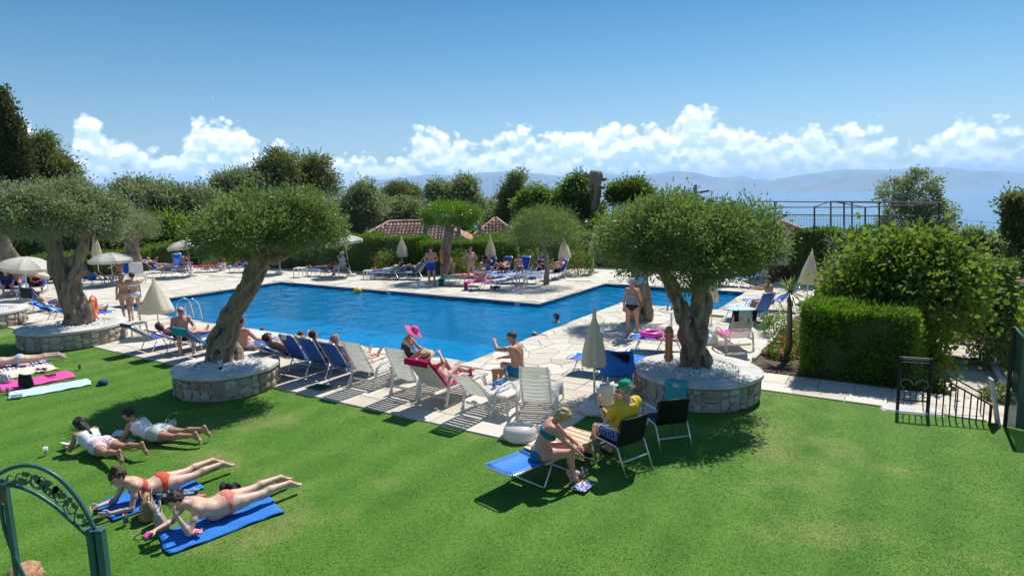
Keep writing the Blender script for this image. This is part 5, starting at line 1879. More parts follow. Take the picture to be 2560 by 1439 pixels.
def towel_mat(name, kind, c1, c2, c3=None, scale=10.0):
	if name in MATS:
		return MATS[name]
	m, nt, b = new_mat(name)
	tc = N(nt, 'ShaderNodeTexCoord')
	b.inputs['Roughness'].default_value = 0.95
	b.inputs['Specular IOR Level'].default_value = 0.1
	if kind == 'stripe':
		sp = N(nt, 'ShaderNodeSeparateXYZ')
		nt.links.new(tc.outputs['Object'], sp.inputs[0])
		f = math_node(nt, 'FRACT', math_node(nt, 'MULTIPLY', sp.outputs[1], scale))
		st = [(0.0, c1), (0.34, c2), (0.62, c3 or c1), (0.82, c2)]
		c = ramp(nt, f, st, 'CONSTANT')
	elif kind == 'check':
		ck = N(nt, 'ShaderNodeTexBrick', i_Scale=scale)
		ck.offset = 0
		ck.inputs['Color1'].default_value = (*c1, 1)
		ck.inputs['Color2'].default_value = (*c1, 1)
		ck.inputs['Mortar'].default_value = (*c2, 1)
		ck.inputs['Brick Width'].default_value = 0.4
		ck.inputs['Row Height'].default_value = 0.4
		ck.inputs['Mortar Size'].default_value = 0.07
		nt.links.new(tc.outputs['Object'], ck.inputs['Vector'])
		c = ck.outputs[0]
	else:
		nz = N(nt, 'ShaderNodeTexNoise', i_Scale=scale, i_Detail=3.0, i_Distortion=1.2)
		nt.links.new(tc.outputs['Object'], nz.inputs['Vector'])
		c = ramp(nt, nz.outputs[0], [(0.40, c1), (0.5, c2), (0.60, c3 or c1)], 'CONSTANT' if kind == 'blotch' else 'LINEAR')
	nt.links.new(c, b.inputs['Base Color'])
	nz2 = N(nt, 'ShaderNodeTexNoise', i_Scale=14.0, i_Detail=4.0)
	nt.links.new(tc.outputs['Object'], nz2.inputs['Vector'])
	bp = N(nt, 'ShaderNodeBump', i_Strength=0.5, i_Distance=0.02)
	nt.links.new(nz2.outputs[0], bp.inputs['Height'])
	nt.links.new(bp.outputs[0], b.inputs['Normal'])
	return m

def terry(name, col):
	return mat('terry_' + name, col, 0.95, spec=0.1, var=0.12, scale=14, bump=0.4, bscale=40)

T_BLUE = terry('blue', (0.035, 0.18, 0.56))
T_PINK = terry('pink', (0.75, 0.09, 0.34))
T_TEAL = terry('teal', (0.01, 0.30, 0.34))
T_TURQ = terry('turquoise', (0.07, 0.42, 0.45))
T_CRIM = terry('crimson', (0.55, 0.015, 0.09))
T_WHITE = terry('white', (0.72, 0.70, 0.68))
T_ROSE = terry('rose', (0.62, 0.24, 0.32))
T_FLOWER = towel_mat('towel_flower', 'noise', (0.75, 0.66, 0.42), (0.78, 0.74, 0.62), (0.72, 0.38, 0.36), 9)
T_AQUA = towel_mat('towel_aqua', 'noise', (0.62, 0.74, 0.78), (0.22, 0.60, 0.66), (0.72, 0.78, 0.80), 8)
T_TROP = towel_mat('towel_tropic', 'blotch', (0.07, 0.12, 0.34), (0.60, 0.16, 0.12), (0.62, 0.5, 0.2), 13)
T_MINT = towel_mat('towel_mint_flower', 'blotch', (0.40, 0.56, 0.52), (0.62, 0.68, 0.62), (0.34, 0.30, 0.36), 26)
T_STRIPE = towel_mat('towel_stripe', 'stripe', (0.72, 0.66, 0.48), (0.62, 0.26, 0.14), (0.26, 0.36, 0.30), 7)
T_STRIPE2 = towel_mat('towel_stripe_teal', 'stripe', (0.30, 0.55, 0.60), (0.62, 0.70, 0.70), (0.08, 0.34, 0.52), 5)
T_STRIPE3 = towel_mat('towel_stripe_blue', 'stripe', (0.08, 0.16, 0.45), (0.65, 0.62, 0.62), (0.5, 0.14, 0.2), 6)

def ground_towel(label, a, b, wd, m, z=0.022, group='towels spread on the lawn', wave=0.010, name='towel'):
	"""towel on the grass from a to b (centre line)"""
	a, b = np.asarray(a)[:2], np.asarray(b)[:2]
	L = np.linalg.norm(b - a)
	root = empty(name, ((a[0] + b[0]) / 2, (a[1] + b[1]) / 2, z), heading(a, b), label, 'towel', group)
	ph = rng.uniform(0, 6, 5)
	fn = lambda s, t: ((s - .5) * wd * (1 + .03 * math.sin(7 * t + ph[0])) + .02 * math.sin(5 * t + ph[1]), (t - .5) * L + .02 * math.sin(6 * s + ph[2]),
					   abs(wave * (math.sin(9 * t + 3 * s + ph[3]) + math.sin(17 * t - 6 * s + ph[4]))))
	MB().slab(fn, 13, 25, 0.012).build('cloth', m, root, smooth=True)
	return root

def back_towel(label, lo, rz, back, m, top=0.98, down=0.55, over=0.22, wd=0.56, lift=0.02, Lb=0.72, zs=0.35, z=DECK_Z, overhang_only=False, group=None):
	"""towel folded over the top of a lounger back"""
	ca, sa = math.cos(R(back)), math.sin(R(back))
	root = empty('draped_towel', (lo[0], lo[1], z), rz, label, 'towel', group)
	ph = rng.uniform(0, 6)

	def fn(s, t):
		x = (s - .5) * wd * (1 + .03 * math.sin(9 * t + ph))
		q = t * (down + over)
		if q < down:
			tt = (top - down / Lb + q / Lb)
			o = lift + .012
		else:
			tt = top
			o = lift + .012
		y, zz = -tt * Lb * ca + o * sa, zs + tt * Lb * sa + o * ca
		if q >= down:
			k = q - down
			y -= min(k, .07) * 1.0 + (lift - .02) * 1.6
			zz += .015 * math.sin(min(1, k / .06) * math.pi) - max(0, k - .06) + .0
			y -= .012 * math.sin(11 * s + ph) * (k / over)
		return (x, y, zz)
	MB().slab(fn, 9, 26, 0.010).build('cloth', m, root, smooth=True)
	return root

def seat_towel(label, lo, rz, m, y0=0.0, y1=1.2, wd=0.56, drop=0.0, side=0, z=DECK_Z, zs=0.36, group=None):
	"""towel lying on a lounger seat, optionally hanging over the foot end or one side"""
	root = empty('lounger_towel', (lo[0], lo[1], z), rz, label, 'towel', group)
	ph = rng.uniform(0, 6)

	def fn(s, t):
		y = y0 + t * (y1 - y0)
		x = (s - .5) * wd
		zz = zs + .014 + .006 * math.sin(13 * t + 5 * s + ph)
		if side:
			e = side * (s - .5) * wd - 0.31
			if e > 0:
				x = side * 0.318 + side * .01 * math.sin(9 * t + ph)
				zz -= e
		if drop:
			e = y - 1.26
			if e > 0:
				y = 1.275 + .02 * math.sin(9 * s + ph)
				zz -= e
		return (x, y, zz)
	MB().slab(fn, 25, 31, 0.012).build('cloth', m, root, smooth=True)
	return root

M_CLEAR = mat('clear_plastic', (0.75, 0.78, 0.78), 0.15)
MATS['clear_plastic'].node_tree.nodes['Principled BSDF'].inputs['Transmission Weight'].default_value = 0.85

def cup(label, p, m=None, h=0.115, drink=None):
	root = empty('plastic_cup', tuple(float(q) for q in p), 0, label, 'cup', 'plastic cups')
	MB().lathe([(0.001, 0.002), (0.026, 0.0), (0.037, h), (0.035, h), (0.025, 0.005), (0.001, 0.006)], 14).build('cup_wall', m or M_CLEAR, root, smooth=True)
	MB().lathe([(0.001, 0.008), (0.024, 0.008), (0.031, h * .55), (0.001, h * .55)], 12).build('drink', mat('pale_drink' if not drink else 'beer', drink or (0.72, 0.70, 0.64), 0.3), root)
	return root

def bottle(label, p, m, h=0.24, r=0.033, cap=None):
	root = empty('bottle', tuple(float(q) for q in p), 0, label, 'bottle', 'bottles beside the loungers')
	MB().lathe([(0.001, 0), (r, 0.0), (r, h * .6), (r * .9, h * .68), (r * .4, h * .86), (r * .4, h * .93), (0.001, h * .93)], 14).build('body', m, root, smooth=True)
	MB().lathe([(0.001, h * .93), (r * .46, h * .93), (r * .46, h), (0.001, h)], 10).build('cap', cap or M_BLUE2, root)
	return root

def flip_flop(label, p, rz, m, tilt=(0, 0), group='flip-flops on the ground', strap=None):
	root = empty('flip_flop', tuple(float(q) for q in p), rz, label, 'flip-flop', group)
	root.rotation_euler = (tilt[0], tilt[1], rz)
	pts = [(0.035, -.11), (.038, -.04), (.032, .02), (.044, .08), (.036, .12), (.0, .135), (-.034, .11), (-.036, .05), (-.028, .0), (-.036, -.06), (-.03, -.115), (0, -.13)]
	MB().prism([np.array(q) for q in pts], 0.0, 0.018).build('sole', m, root)
	for s in (-1, 1):
		MB().tube([(0, 0.085, 0.015), (s * .02, .05, .045), (s * .036, -.01, .018)], 0.005, 4).build('strap', strap or M_WHITE, root)
	return root

def bag(label, p, rz, wd, hh, dp, m, name='bag', handle=True, slump=0.0):
	root = empty(name, tuple(float(q) for q in p), rz, label, 'bag', None)
	n, rows = 20, 8
	ph = rng.uniform(0, 6, 3)
	vs = []
	for j in range(rows):
		t = j / (rows - 1)
		for k in range(n):
			a = 2 * math.pi * k / n
			q = 4.0
			c_, s_ = math.cos(a), math.sin(a)
			mm = (abs(c_) ** q + abs(s_) ** q) ** (-1 / q)
			bul = (1 + .12 * math.sin(math.pi * t)) * (1 - .12 * t)
			x = c_ * mm * wd / 2 * bul + .012 * math.sin(5 * a + 4 * t + ph[0])
			y = s_ * mm * dp / 2 * (1.05 - .55 * t) * bul + slump * t * hh + .010 * math.sin(7 * a + 5 * t + ph[1])
			vs.append((x, y, t * hh * (1 - .08 * math.sin(math.pi * (x / wd + .5)) * t)))
	fs = [(j * n + k, j * n + (k + 1) % n, (j + 1) * n + (k + 1) % n, (j + 1) * n + k) for j in range(rows - 1) for k in range(n)]
	fs += [tuple(range(n - 1, -1, -1)), tuple((rows - 1) * n + k for k in range(n))]
	MB().add(vs, fs).build('body', m, root, smooth=True)
	if handle:
		for s in (-1, 1):
			MB().tube([(-wd * .25, s * dp * .2 + slump * hh, hh * .92), (-wd * .2, s * dp * .28 + slump * hh, hh * 1.25), (0, s * dp * .35 + slump * hh * 1.1, hh * 1.38), (wd * .2, s * dp * .28 + slump * hh, hh * 1.25), (wd * .25, s * dp * .2 + slump * hh, hh * .92)], 0.009, 5).build('handle', m, root, smooth=True)
	return root

def heap(label, p, rx, ry, rz_, m, name='crumpled_cloth', cat='cloth', seed=0):
	r_ = np.random.default_rng(seed)
	pr = []
	for i in range(9):
		a = r_.random() * 6.28
		q = r_.random() ** .5
		c = np.array([rx * .7 * q * math.cos(a), ry * .7 * q * math.sin(a), rz_ * .35 * r_.random()])
		d = np.append(r_.normal(0, rx * .3, 2), r_.uniform(0, rz_ * .5))
		pr.append((c, c + d, rz_ * .32, rz_ * .2, 0.03))
	me = sdf_mesh(name, pr, 0.014, noise=0.006, nf=40)
	o = link_mesh(name, me, None, m)
	zmin = min(v.co.z for v in me.vertices)
	o.location = (p[0], p[1], p[2] - zmin)
	tag(o, label, cat)
	return o

def book(label, p, rz, wd=0.21, ln=0.28, m=None, th=0.012, name='magazine', cat='magazine'):
	root = empty(name, tuple(float(q) for q in p), rz, label, cat)
	MB().rbox((0, 0, th / 2), (wd, ln, th), 0.003).build('pages', mat('paper', (0.75, 0.73, 0.70), 0.8), root)
	MB().box((0, 0, th + .002), (wd * 1.0, ln * 1.0, 0.002)).build('cover', m, root)
	return root

def hull(px, py, z=DECK_Z):
	return G(px, py, z)

LOUNGERS = {}

def build_furniture():
	# ---------------- row of white plastic loungers on the paving
	rows = [((878, 964), (934, 975), 'empty white slatted plastic lounger next to the blue loungers', 62),
			((979, 986), (1041, 999), 'white slatted plastic lounger directly left of the crimson-draped one', 64),
			((1050, 1004), (1113, 1018), 'white slatted plastic lounger with a crimson towel over its back', 50),
			((1156, 1026), (1232, 1046), 'low-reclined white slatted plastic lounger behind the small white table', 42),
			((1291, 1049), (1392, 1062), 'empty upright white slatted plastic lounger beside the parasol with a round weight', 66)]
	for i, (l, r, lb, back) in enumerate(rows):
		L, Rr = hull(*l), hull(*r)
		mid = (L + Rr) / 2
		d = (Rr - L)[:2]
		hd = math.atan2(d[1], d[0])
		hd = 0.5 * hd + 0.5 * (-TH) if i < 4 else hd + R(12)
		rz = hd
		fwd = np.array([-math.sin(rz), math.cos(rz)])
		o = mid[:2] + fwd * 0.12
		plastic_lounger(lb, o, rz, back)
		LOUNGERS['P%d' % (i + 1)] = (o, rz, back)
	o = hull(1845, 876)
	rz = H(-4)
	plastic_lounger('white slatted plastic lounger with a dark towel and flowered cloth over its back', o[:2], rz, 66)
	LOUNGERS['P6'] = (o[:2], rz, 66)
	# ---------------- blue loungers in the same row
	near = [('B0', (700, 928), 32, 'low-reclined blue lounger with a dozing man, nearest the leaning olive'), ('B1', (742, 936), 62, 'upright blue lounger with a pale towel roll over its corner'), ('B2', (790, 945), 60, 'upright blue lounger between two other upright blue ones'), ('B3', (846, 957), 58, 'upright blue lounger next to the first white plastic lounger'),
			('B4', (368, 876), 38, 'blue lounger with a dark towel, last in the row by the wide planter'), ('B5', (432, 884), 30, 'blue lounger with a rose towel and a sunbather lying on it'), ('B6', (497, 892), 42, 'blue lounger with a teal towel over its back behind the leaning trunk')]
	for k, px, back, lb in near:
		o = hull(*px)[:2] + VA * 0.1
		blue_lounger(lb, o, -TH + R(random.uniform(-3, 3)) * 0 + (R(-2) if k in 'B4B5' else 0), back, M_BLUE)
		LOUNGERS[k] = (o, -TH + (R(-2) if k in 'B4B5' else 0), back)
	# foreground lounger on the lawn, lying flat
	a, b = G(1262, 1236), G(1412, 1160)
	rz = heading(a, b)
	o = a[:2] + (b - a)[:2] / np.linalg.norm((b - a)[:2]) * 0.58
	blue_lounger('flat bright blue lounger on the lawn under the woman in teal bikini', o, rz, 3, M_BLUE2, z=0.0)
	LOUNGERS['FG'] = (o, rz, 3)
	seat_towel('orange and green striped towel on the flat lawn lounger', o, rz, T_STRIPE, y0=0.12, y1=1.25, wd=0.60, z=0.0)
	# loungers behind the parasol on the right
	for k, px, rz, back, lb in (('R1', (1560, 940), H(-62), 6, 'flat blue lounger with a dark blue towel behind the cream parasol'), ('R2', (1700, 880), H(-70), 4, 'flat blue lounger holding the pink swim ring'),
								('R3', (1900, 808), H(-25), 62, 'blue lounger with an aqua towel hanging off its side'), ('R4', (1950, 775), H(-75), 40, 'white framed lounger under the man with dark trunks'), ('R5', (1850, 716), H(-60), 10, 'blue lounger in the shade beyond the pool wing')):
		o = hull(*px)[:2]
		blue_lounger(lb, o, rz, back, M_BLUE2)
		LOUNGERS[k] = (o, rz, back)
	# far side and left side
	far = [('F1', (818, 690), -78, 5, 'flat lounger with a lying bather in front of the dark hedge'), ('F3', (985, 697), -80, 28, 'lounger with a bather in striped wrap at the tall hedge'), ('F4', (1046, 697), -80, 48, 'lounger with raised blue back and a bather with drawn-up legs'),
		   ('F5', (1170, 714), -75, 5, 'flat lounger covered by a teal towel near the standing man'), ('F6', (1235, 724), -75, 5, 'flat lounger covered by a pink towel at the pool edge'), ('F7', (1255, 706), 100, 4, 'flat empty blue lounger beside the sitting woman'), ('F7b', (1285, 708), 100, 4, 'second flat empty blue lounger side by side with the first'),
		   ('F8', (1222, 690), -150, 55, 'lounger behind the standing woman with hands on hips'), ('F9', (1262, 690), -140, 60, 'blue-backed lounger of the man in orange trunks'), ('F10', (1308, 690), -150, 60, 'raised blue lounger with the woman reading beside it'), ('F11', (1352, 690), -150, 62, 'raised lounger of the woman in black by the slender tree'), ('F12', (1398, 696), -140, 50, 'lounger with a striped back behind the slender tree trunk'),
		   ('G1', (412, 692), 84, 8, 'lounger with the woman in turquoise bikini bottom'), ('G2', (388, 682), 80, 35, 'lounger with a pink towel beneath the far parasol'), ('G3', (450, 676), 130, 68, 'lounger with steep blue back under the far parasol'), ('G4', (500, 680), 84, 4, 'flat lounger with a red cover near the litter bin'), ('G5', (625, 680), -84, 20, 'lounger peeping out behind the leaning trunk near the bin'),
		   ('H1', (222, 716), 96, 66, 'lounger with steep blue back and a person under a blue towel'), ('H2', (50, 725), 150, 60, 'blue lounger of the stooping old man'), ('H3', (100, 728), 150, 60, 'blue lounger next to the woman in maroon swimsuit'), ('H4', (125, 704), 120, 60, 'lounger with crimson and teal towels over its back'),
		   ('H5', (102, 778), 20, 55, 'blue lounger seen from behind with a black cloth over its top'), ('H6', (135, 802), 75, 30, 'low blue lounger with a blond sunbather beside the wide planter'), ('H7', (178, 812), 60, 34, 'low blue lounger half hidden by the hollow trunk'), ('H8', (10, 738), 110, 12, 'lounger at the deck end by the white stool'), ('H9', (318, 700), 180, 60, 'lounger behind the two walking girls')]
	for k, px, phi, back, lb in far:
		o = hull(*px)[:2]
		blue_lounger(lb, o, H(phi), back, M_BLUE2 if k not in ('F9', 'F10', 'H5') else M_BLUE)
		LOUNGERS[k] = (o, H(phi), back)
	lo, rz, bk = LOUNGERS['H9']
	o = hull(345, 708)[:2]
	plastic_lounger('white plastic lounger with a white towel over its back behind the walking girls', o, H(-25), 66)
	back_towel('plain white towel over the plastic lounger behind the girls', o, H(-25), 66, T_WHITE, Lb=0.8, zs=0.35, over=0.55, wd=.6)
	# ---------------- towels on the loungers
	t = LOUNGERS['P3']
	back_towel('crimson towel draped over the white lounger of the straw-hat woman', *t, T_CRIM, Lb=0.80, zs=0.36, down=0.75, over=0.16, wd=0.6)
	seat_towel('crimson towel spread on the seat under the straw-hat woman', t[0], t[1], T_CRIM, y0=0.02, y1=0.9)
	t = LOUNGERS['P6']
	back_towel('dark brown towel over the back of the lounger by the flower bed', *t, terry('brown', (0.035, 0.028, 0.022)), Lb=.8, zs=.36, over=0.32, wd=.58)
	back_towel('mint flowered cloth hanging over the dark brown towel', *t, T_MINT, Lb=.8, zs=.365, over=0.36, wd=.34, lift=0.034, down=.2)
	seat_towel('pink towel on the seat of the lounger by the flower bed', t[0], t[1], T_PINK, y0=0.05, y1=0.8, wd=0.62)
	t = LOUNGERS['B6']
	back_towel('teal towel over the blue lounger behind the leaning trunk', *t, T_TEAL, over=0.25, wd=.62, down=.5)
	t = LOUNGERS['B1']
	back_towel('pale green towel roll on the upright blue lounger', *t, T_WHITE, over=0.16, wd=.18, down=.1)
	t = LOUNGERS['B4']
	back_towel('dark navy towel hanging from the last blue lounger by the wide planter', *t, M_NAVY, over=0.12, wd=.5, down=.2)
	t = LOUNGERS['B5']
	back_towel('rose towel at the head of the sunbather by the parasol', *t, T_ROSE, over=0.05, wd=.5, down=.3)
	t = LOUNGERS['B3']
	seat_towel('cream flowered towel on the upright blue lounger seat', t[0], t[1], T_FLOWER, y0=.2, y1=1.1, wd=.66, side=1)
	t = LOUNGERS['R1']
	seat_towel('dark blue towel hanging from the flat lounger behind the parasol', t[0], t[1], T_BLUE, y0=-0.65, y1=0.55, wd=1.0, side=-1)
	t = LOUNGERS['R2']
	seat_towel('tropical print towel on the lounger with the swim ring', t[0], t[1], T_TROP, y0=-.3, y1=0.55, wd=.6, side=1)
	t = LOUNGERS['R3']
	seat_towel('aqua striped towel trailing from the blue lounger to the paving', t[0], t[1], T_STRIPE2, y0=0.0, y1=1.0, wd=1.15, side=1)
	t = LOUNGERS['F5']
	seat_towel('teal towel on the flat lounger near the standing man', t[0], t[1], T_TEAL, y0=-.6, y1=1.62, wd=.66, drop=1)
	t = LOUNGERS['F6']
	seat_towel('bright pink towel hanging over the foot of the lounger at the pool edge', t[0], t[1], T_PINK, y0=0.1, y1=1.66, wd=.66, drop=1)
	t = LOUNGERS['G4']
	seat_towel('red cover on the flat lounger near the litter bin', t[0], t[1], T_CRIM, y0=-.5, y1=1.1, wd=.6)
	t = LOUNGERS['G2']
	back_towel('pink patterned towel over the lounger beneath the far parasol', *t, T_ROSE, over=0.2, wd=.6)
	t = LOUNGERS['H4']
	back_towel('crimson towel over the lounger beside the hollow trunk', *t, T_CRIM, over=0.4, wd=.6)
	back_towel('teal checked towel laid over the crimson one', *t, T_STRIPE2, over=0.15, wd=.42, lift=.04, down=.4)
	t = LOUNGERS['H5']
	back_towel('black cloth over the lounger seen from behind', *t, M_BLACK, over=0.42, wd=.66)
	t = LOUNGERS['H7']
	back_towel('pale blue towel on the low lounger by the hollow trunk', *t, T_AQUA, over=0.1, wd=.3, down=.2)
	# turquoise towel over the planter rim
	root = empty('draped_towel', (0, 0, 0), 0, 'turquoise towel hanging over the stone planter rim', 'towel')
	c = np.array([3.68, 12.25])
	ang = math.atan2(G(1708, 1010)[1] - c[1], G(1708, 1010)[0] - c[0])

	def drape(s, t):
		a = ang + (s - .5) * 0.34
		q = t * 0.95
		if q < 0.26:
			rr, zz = 1.03 + q * 0.8, 0.553
		else:
			rr, zz = 1.25 + .012 * math.sin(9 * s) + .012 * t, 0.553 - (q - .26) * (1 if s < .62 or t < .7 else .9)
		if t > .75:
			a = ang + (s - .5) * 0.34 * (1 - .9 * (t - .75)) + .05
		return (c[0] + rr * math.cos(a), c[1] + rr * math.sin(a), max(zz, 0.05))
	MB().slab(drape, 11, 22, 0.01).build('cloth', T_TURQ, root, smooth=True)
	# ---------------- parasols
	u = lambda px, py: hull(px, py)[:2]
	closed_umbrella('closed cream parasol with a round white weight beside the man in the yellow shirt', u(1486, 1030), 1.90, 0.19, 1.0, 'round')
	closed_umbrella('half-open cream parasol shading nothing beside the bald man', u(399, 838), 1.72, 0.50, 0.98, 'flat')
	closed_umbrella('closed cream parasol half hidden by the forked olive trunk', u(1778, 828), 2.0, 0.16, 1.1, 'round')
	closed_umbrella('closed cream parasol in front of the tall clipped hedge', u(1008, 688), 2.0, 0.27, 1.0)
	closed_umbrella('closed cream parasol behind the group of far sunbathers', u(1228, 688), 2.0, 0.23, 1.0)
	closed_umbrella('closed tilted cream parasol beside the tall rose bush', u(1417, 690), 1.95, 0.30, 1.05, 'round', R(-5), R(80))
	closed_umbrella('closed parasol half hidden in the big olive crown', u(1484, 682), 2.05, 0.22, 1.1, 'round')
	closed_umbrella('closed cream parasol in the flowering hedge', u(338, 690), 2.3, 0.28, 1.1)
	closed_umbrella('slim closed white parasol in front of the stone wall', u(249, 698), 2.6, 0.2, 1.4)
	closed_umbrella('closed cream parasol standing at the big hedge near the yucca', u(2015, 756), 1.85, 0.36, 1.15, 'flat', R(4), R(90))
	closed_umbrella('slim closed parasol glimpsed past the hollow olive trunk', u(163, 740), 1.9, 0.1, 1.1)
	open_umbrella('tilted white parasol over the stooping old man', u(66, 748), 1.85, R(9), R(70))
	open_umbrella('white parasol standing behind the two walking girls', u(284, 712), 1.62)
	open_umbrella('white parasol over the woman in turquoise bikini bottom', u(481, 690), 2.0, R(-6), R(70))
	open_umbrella('white parasol mostly hidden by the leaning olive crown', u(701, 683), 2.0)
	open_umbrella('white parasol over the seated man in the cap', u(878, 690), 2.15, R(-9), R(75))
	open_umbrella('small white parasol behind the tilted one over the old man', u(45, 738), 1.45, R(22), R(150))
	# ---------------- chairs and tables
	rl, rr, fl = G(1572, 1195), G(1622, 1175), G(1492, 1155)
	mid = (rl + rr) / 2
	rz = heading(mid, (mid + fl - rl))
	fwd = np.array([-math.sin(rz), math.cos(rz)])
	c1 = mid[:2] + fwd * 0.38
	wicker_chair('dark woven armchair occupied by the man in the yellow shirt', c1, rz)
	LOUNGERS['C1'] = (c1, rz, 0)
	mid = (G(1660, 1133) + G(1722, 1130)) / 2
	rz = H(-14)
	fwd = np.array([-math.sin(rz), math.cos(rz)])
	wicker_chair('empty dark woven armchair in front of the turquoise towel', mid[:2] + fwd * .38, rz)
	mid = (hull(1516, 975) + hull(1572, 985)) / 2
	wicker_chair('dark woven armchair pushed against the flat lounger by the parasol', mid[:2] + np.array([.05, .2]), H(20), z=DECK_Z)
	cl = mid[:2] + np.array([.05, .2])
	root = empty('draped_towel', (cl[0], cl[1], DECK_Z), H(20), 'dark blue towel thrown over the armchair by the flat lounger', 'towel')

	def over_chair(s_, t):
		q = t * 1.25
		x = (s_ - .5) * .66 + .03 * math.sin(6 * t)
		if q < .55:
			return (x, -.30 - .05 * math.sin(5 * s_), .36 + q * .9)
		if q < .68:
			return (x, -.30 + (q - .55) * .9, .862 + .01 * math.sin(9 * s_))
		return (x, -.183 + (q - .68) * .35, .855 - (q - .68) * .62)
	MB().slab(over_chair, 11, 26, .012).build('cloth', T_BLUE, root, smooth=True)
	wicker_chair('light framed armchair of the seated man in the cap', u(860, 690), H(-110), z=DECK_Z)
	side_table('small white side table between two white plastic loungers', u(1262, 1034), H(35), wd=0.46)
	side_table('low white stool at the edge of the wide planter', u(342, 842), H(35), 0.45, 0.5)
	side_table('white stool in front of the stooping old man', u(62, 752), H(20))
	side_table('white side table under the parasol behind the girls', u(278, 712), H(10), 0.5)
	side_table('white side table with a cup by the lying bather', u(752, 692), H(10), 0.5, .55)
	side_table('white side table at the pool end of the far loungers', u(1305, 712), H(20), .5)
	side_table('white stool left of the striped bather', u(922, 697), H(15), .45)
	side_table('white table between the far raised loungers', u(1222, 690), H(15), .5)
	# round white table right of the woman in grey
	root = empty('round_table', (*u(1678, 834), DECK_Z), 0, 'round white table with bottles behind the lifebuoy tree', 'table')
	MB().lathe([(0.001, 0.66), (0.36, 0.66), (0.37, 0.675), (0.36, 0.69), (0.001, 0.69)], 24).build('table_top', M_WHITE, root)
	MB().tube([(0, 0, 0.02), (0, 0, 0.66)], 0.03, 8).build('column', M_WHITE, root)
	MB().lathe([(0.001, 0), (0.2, 0.0), (0.2, 0.02), (0.03, 0.05)], 16).build('foot', M_WHITE, root)
	tp = np.append(u(1678, 834), DECK_Z + .69)
	bottle('clear water bottle standing on the round white table', tp + [0.02, 0.05, 0], M_CLEAR, 0.28)
	bottle('blue water bottle beside the clear one on the round table', tp + [-.12, -.02, 0], mat('blue_bottle', (0.2, 0.4, 0.6), 0.2), 0.22)
	# spare parasol weights
	for px, py, lb in ((1300, 1095, 'spare white parasol weight on the lawn edge behind the flat lounger'), (1768, 858, 'spare white parasol weight behind the forked trunk')):
		root = empty('parasol_weight', (*G(px, py)[:2], 0.0 if py > 1000 else DECK_Z), 0, lb, 'parasol base', 'white parasol weights')
		MB().lathe([(0.001, 0.0), (0.24, 0.0), (0.285, 0.05), (0.28, 0.15), (0.24, 0.22), (0.08, 0.24), (0.05, 0.24)], 24).build('body', M_WHITE, root, smooth=True)
		MB().lathe([(0.05, 0.23), (0.05, 0.29), (0.03, 0.29)], 12).build('socket', M_WHITE, root)
	# ---------------- lifebuoys
	lifebuoy('orange lifebuoy on the forked olive trunk', at(1672, 860, 12.2), 104, 0)
	lifebuoy('orange lifebuoy on the hollow s-shaped olive trunk', at(234, 768, 18.85), -115, 0)
	lifebuoy('orange lifebuoy on the clipped round olive trunk', at(1107, 640, 30.7), 100, 0)
	# ---------------- pool ladder
	root = empty('pool_ladder', (0, 0, 0), 0, 'chrome pool ladder with two curved handrails at the near pool edge', 'ladder')
	chrome = mat('chrome', (0.75, 0.76, 0.78), 0.12, 1.0)
	for s in (0, 1):
		uu = UV(hull(465 + s * 38, 800))[0]
		pts = []
		base = W(uu, -0.5)
		for (dv, z) in ((-0.45, 0.02), (-0.45, 0.55), (-0.38, 0.72), (-0.22, 0.80), (-0.05, 0.74), (0.06, 0.55), (0.14, 0.0), (0.16, -0.9)):
			q = W(uu, dv)
			pts.append((q[0], q[1], z))
		MB().tube(pts, 0.022, 8).build('handrail', chrome, root, smooth=True)
	u0_, u1_ = UV(hull(465, 800))[0], UV(hull(503, 800))[0]
	for z in (-0.3, -0.55, -0.8):
		a, b = W(u0_, .155), W(u1_, .155)
		MB().tube([(a[0], a[1], z), (b[0], b[1], z)], 0.025, 6).build('step', chrome, root)
	# ---------------- floating and scattered things
	root = empty('beach_ball', tuple(G(893, 728, WATER_Z + .08)), 0, 'yellow and green beach ball floating on the pool', 'ball')
	for k in range(6):
		a0, a1 = k * math.pi / 3, (k + 1) * math.pi / 3
		g = MB()
		g.grid(lambda s, t: (0.19 * math.sin(math.pi * t) * math.cos(a0 + s * (a1 - a0)), 0.19 * math.sin(math.pi * t) * math.sin(a0 + s * (a1 - a0)), 0.19 * math.cos(math.pi * t)), 5, 11)
		g.build('gore', [mat('ball_yellow', (0.75, 0.62, 0.05), .4), mat('ball_green', (0.12, 0.48, 0.08), .4), mat('ball_orange', (0.75, 0.2, 0.05), .4)][k % 3], root, smooth=True)
	root.rotation_euler = (0.6, 0.4, 0.3)
	o, rz, _ = LOUNGERS['R2']
	fwd = np.array([-math.sin(rz), math.cos(rz)])
	p = o + fwd * 0.72
	root = empty('swim_ring', (p[0], p[1], DECK_Z + 0.44), 0, 'bright pink inflatable swim ring on the flat blue lounger', 'swim ring')
	mp_ = mat('pink_vinyl', (0.85, 0.06, 0.42), 0.25)
	MB().tube([(0.22 * math.cos(t), 0.22 * math.sin(t), 0) for t in np.linspace(0, 2 * math.pi, 29)[:-1]], 0.075, 10, closed=True).build('ring', mp_, root, smooth=True)
	MB().tube([(0.298, 0, 0.0), (0.315, 0, 0.005)], 0.012, 6).build('valve', M_WHITE, root)
	# lawn things by the man in yellow
	q = G(1457, 1222)
	book('glossy magazine lying on the grass by the flat lounger', (q[0], q[1], 0.035), H(35), m=towel_mat('magazine_cover', 'blotch', (0.06, 0.12, 0.42), (0.62, 0.55, 0.50), (0.6, 0.12, 0.1), 14))
	q = G(1440, 1198)
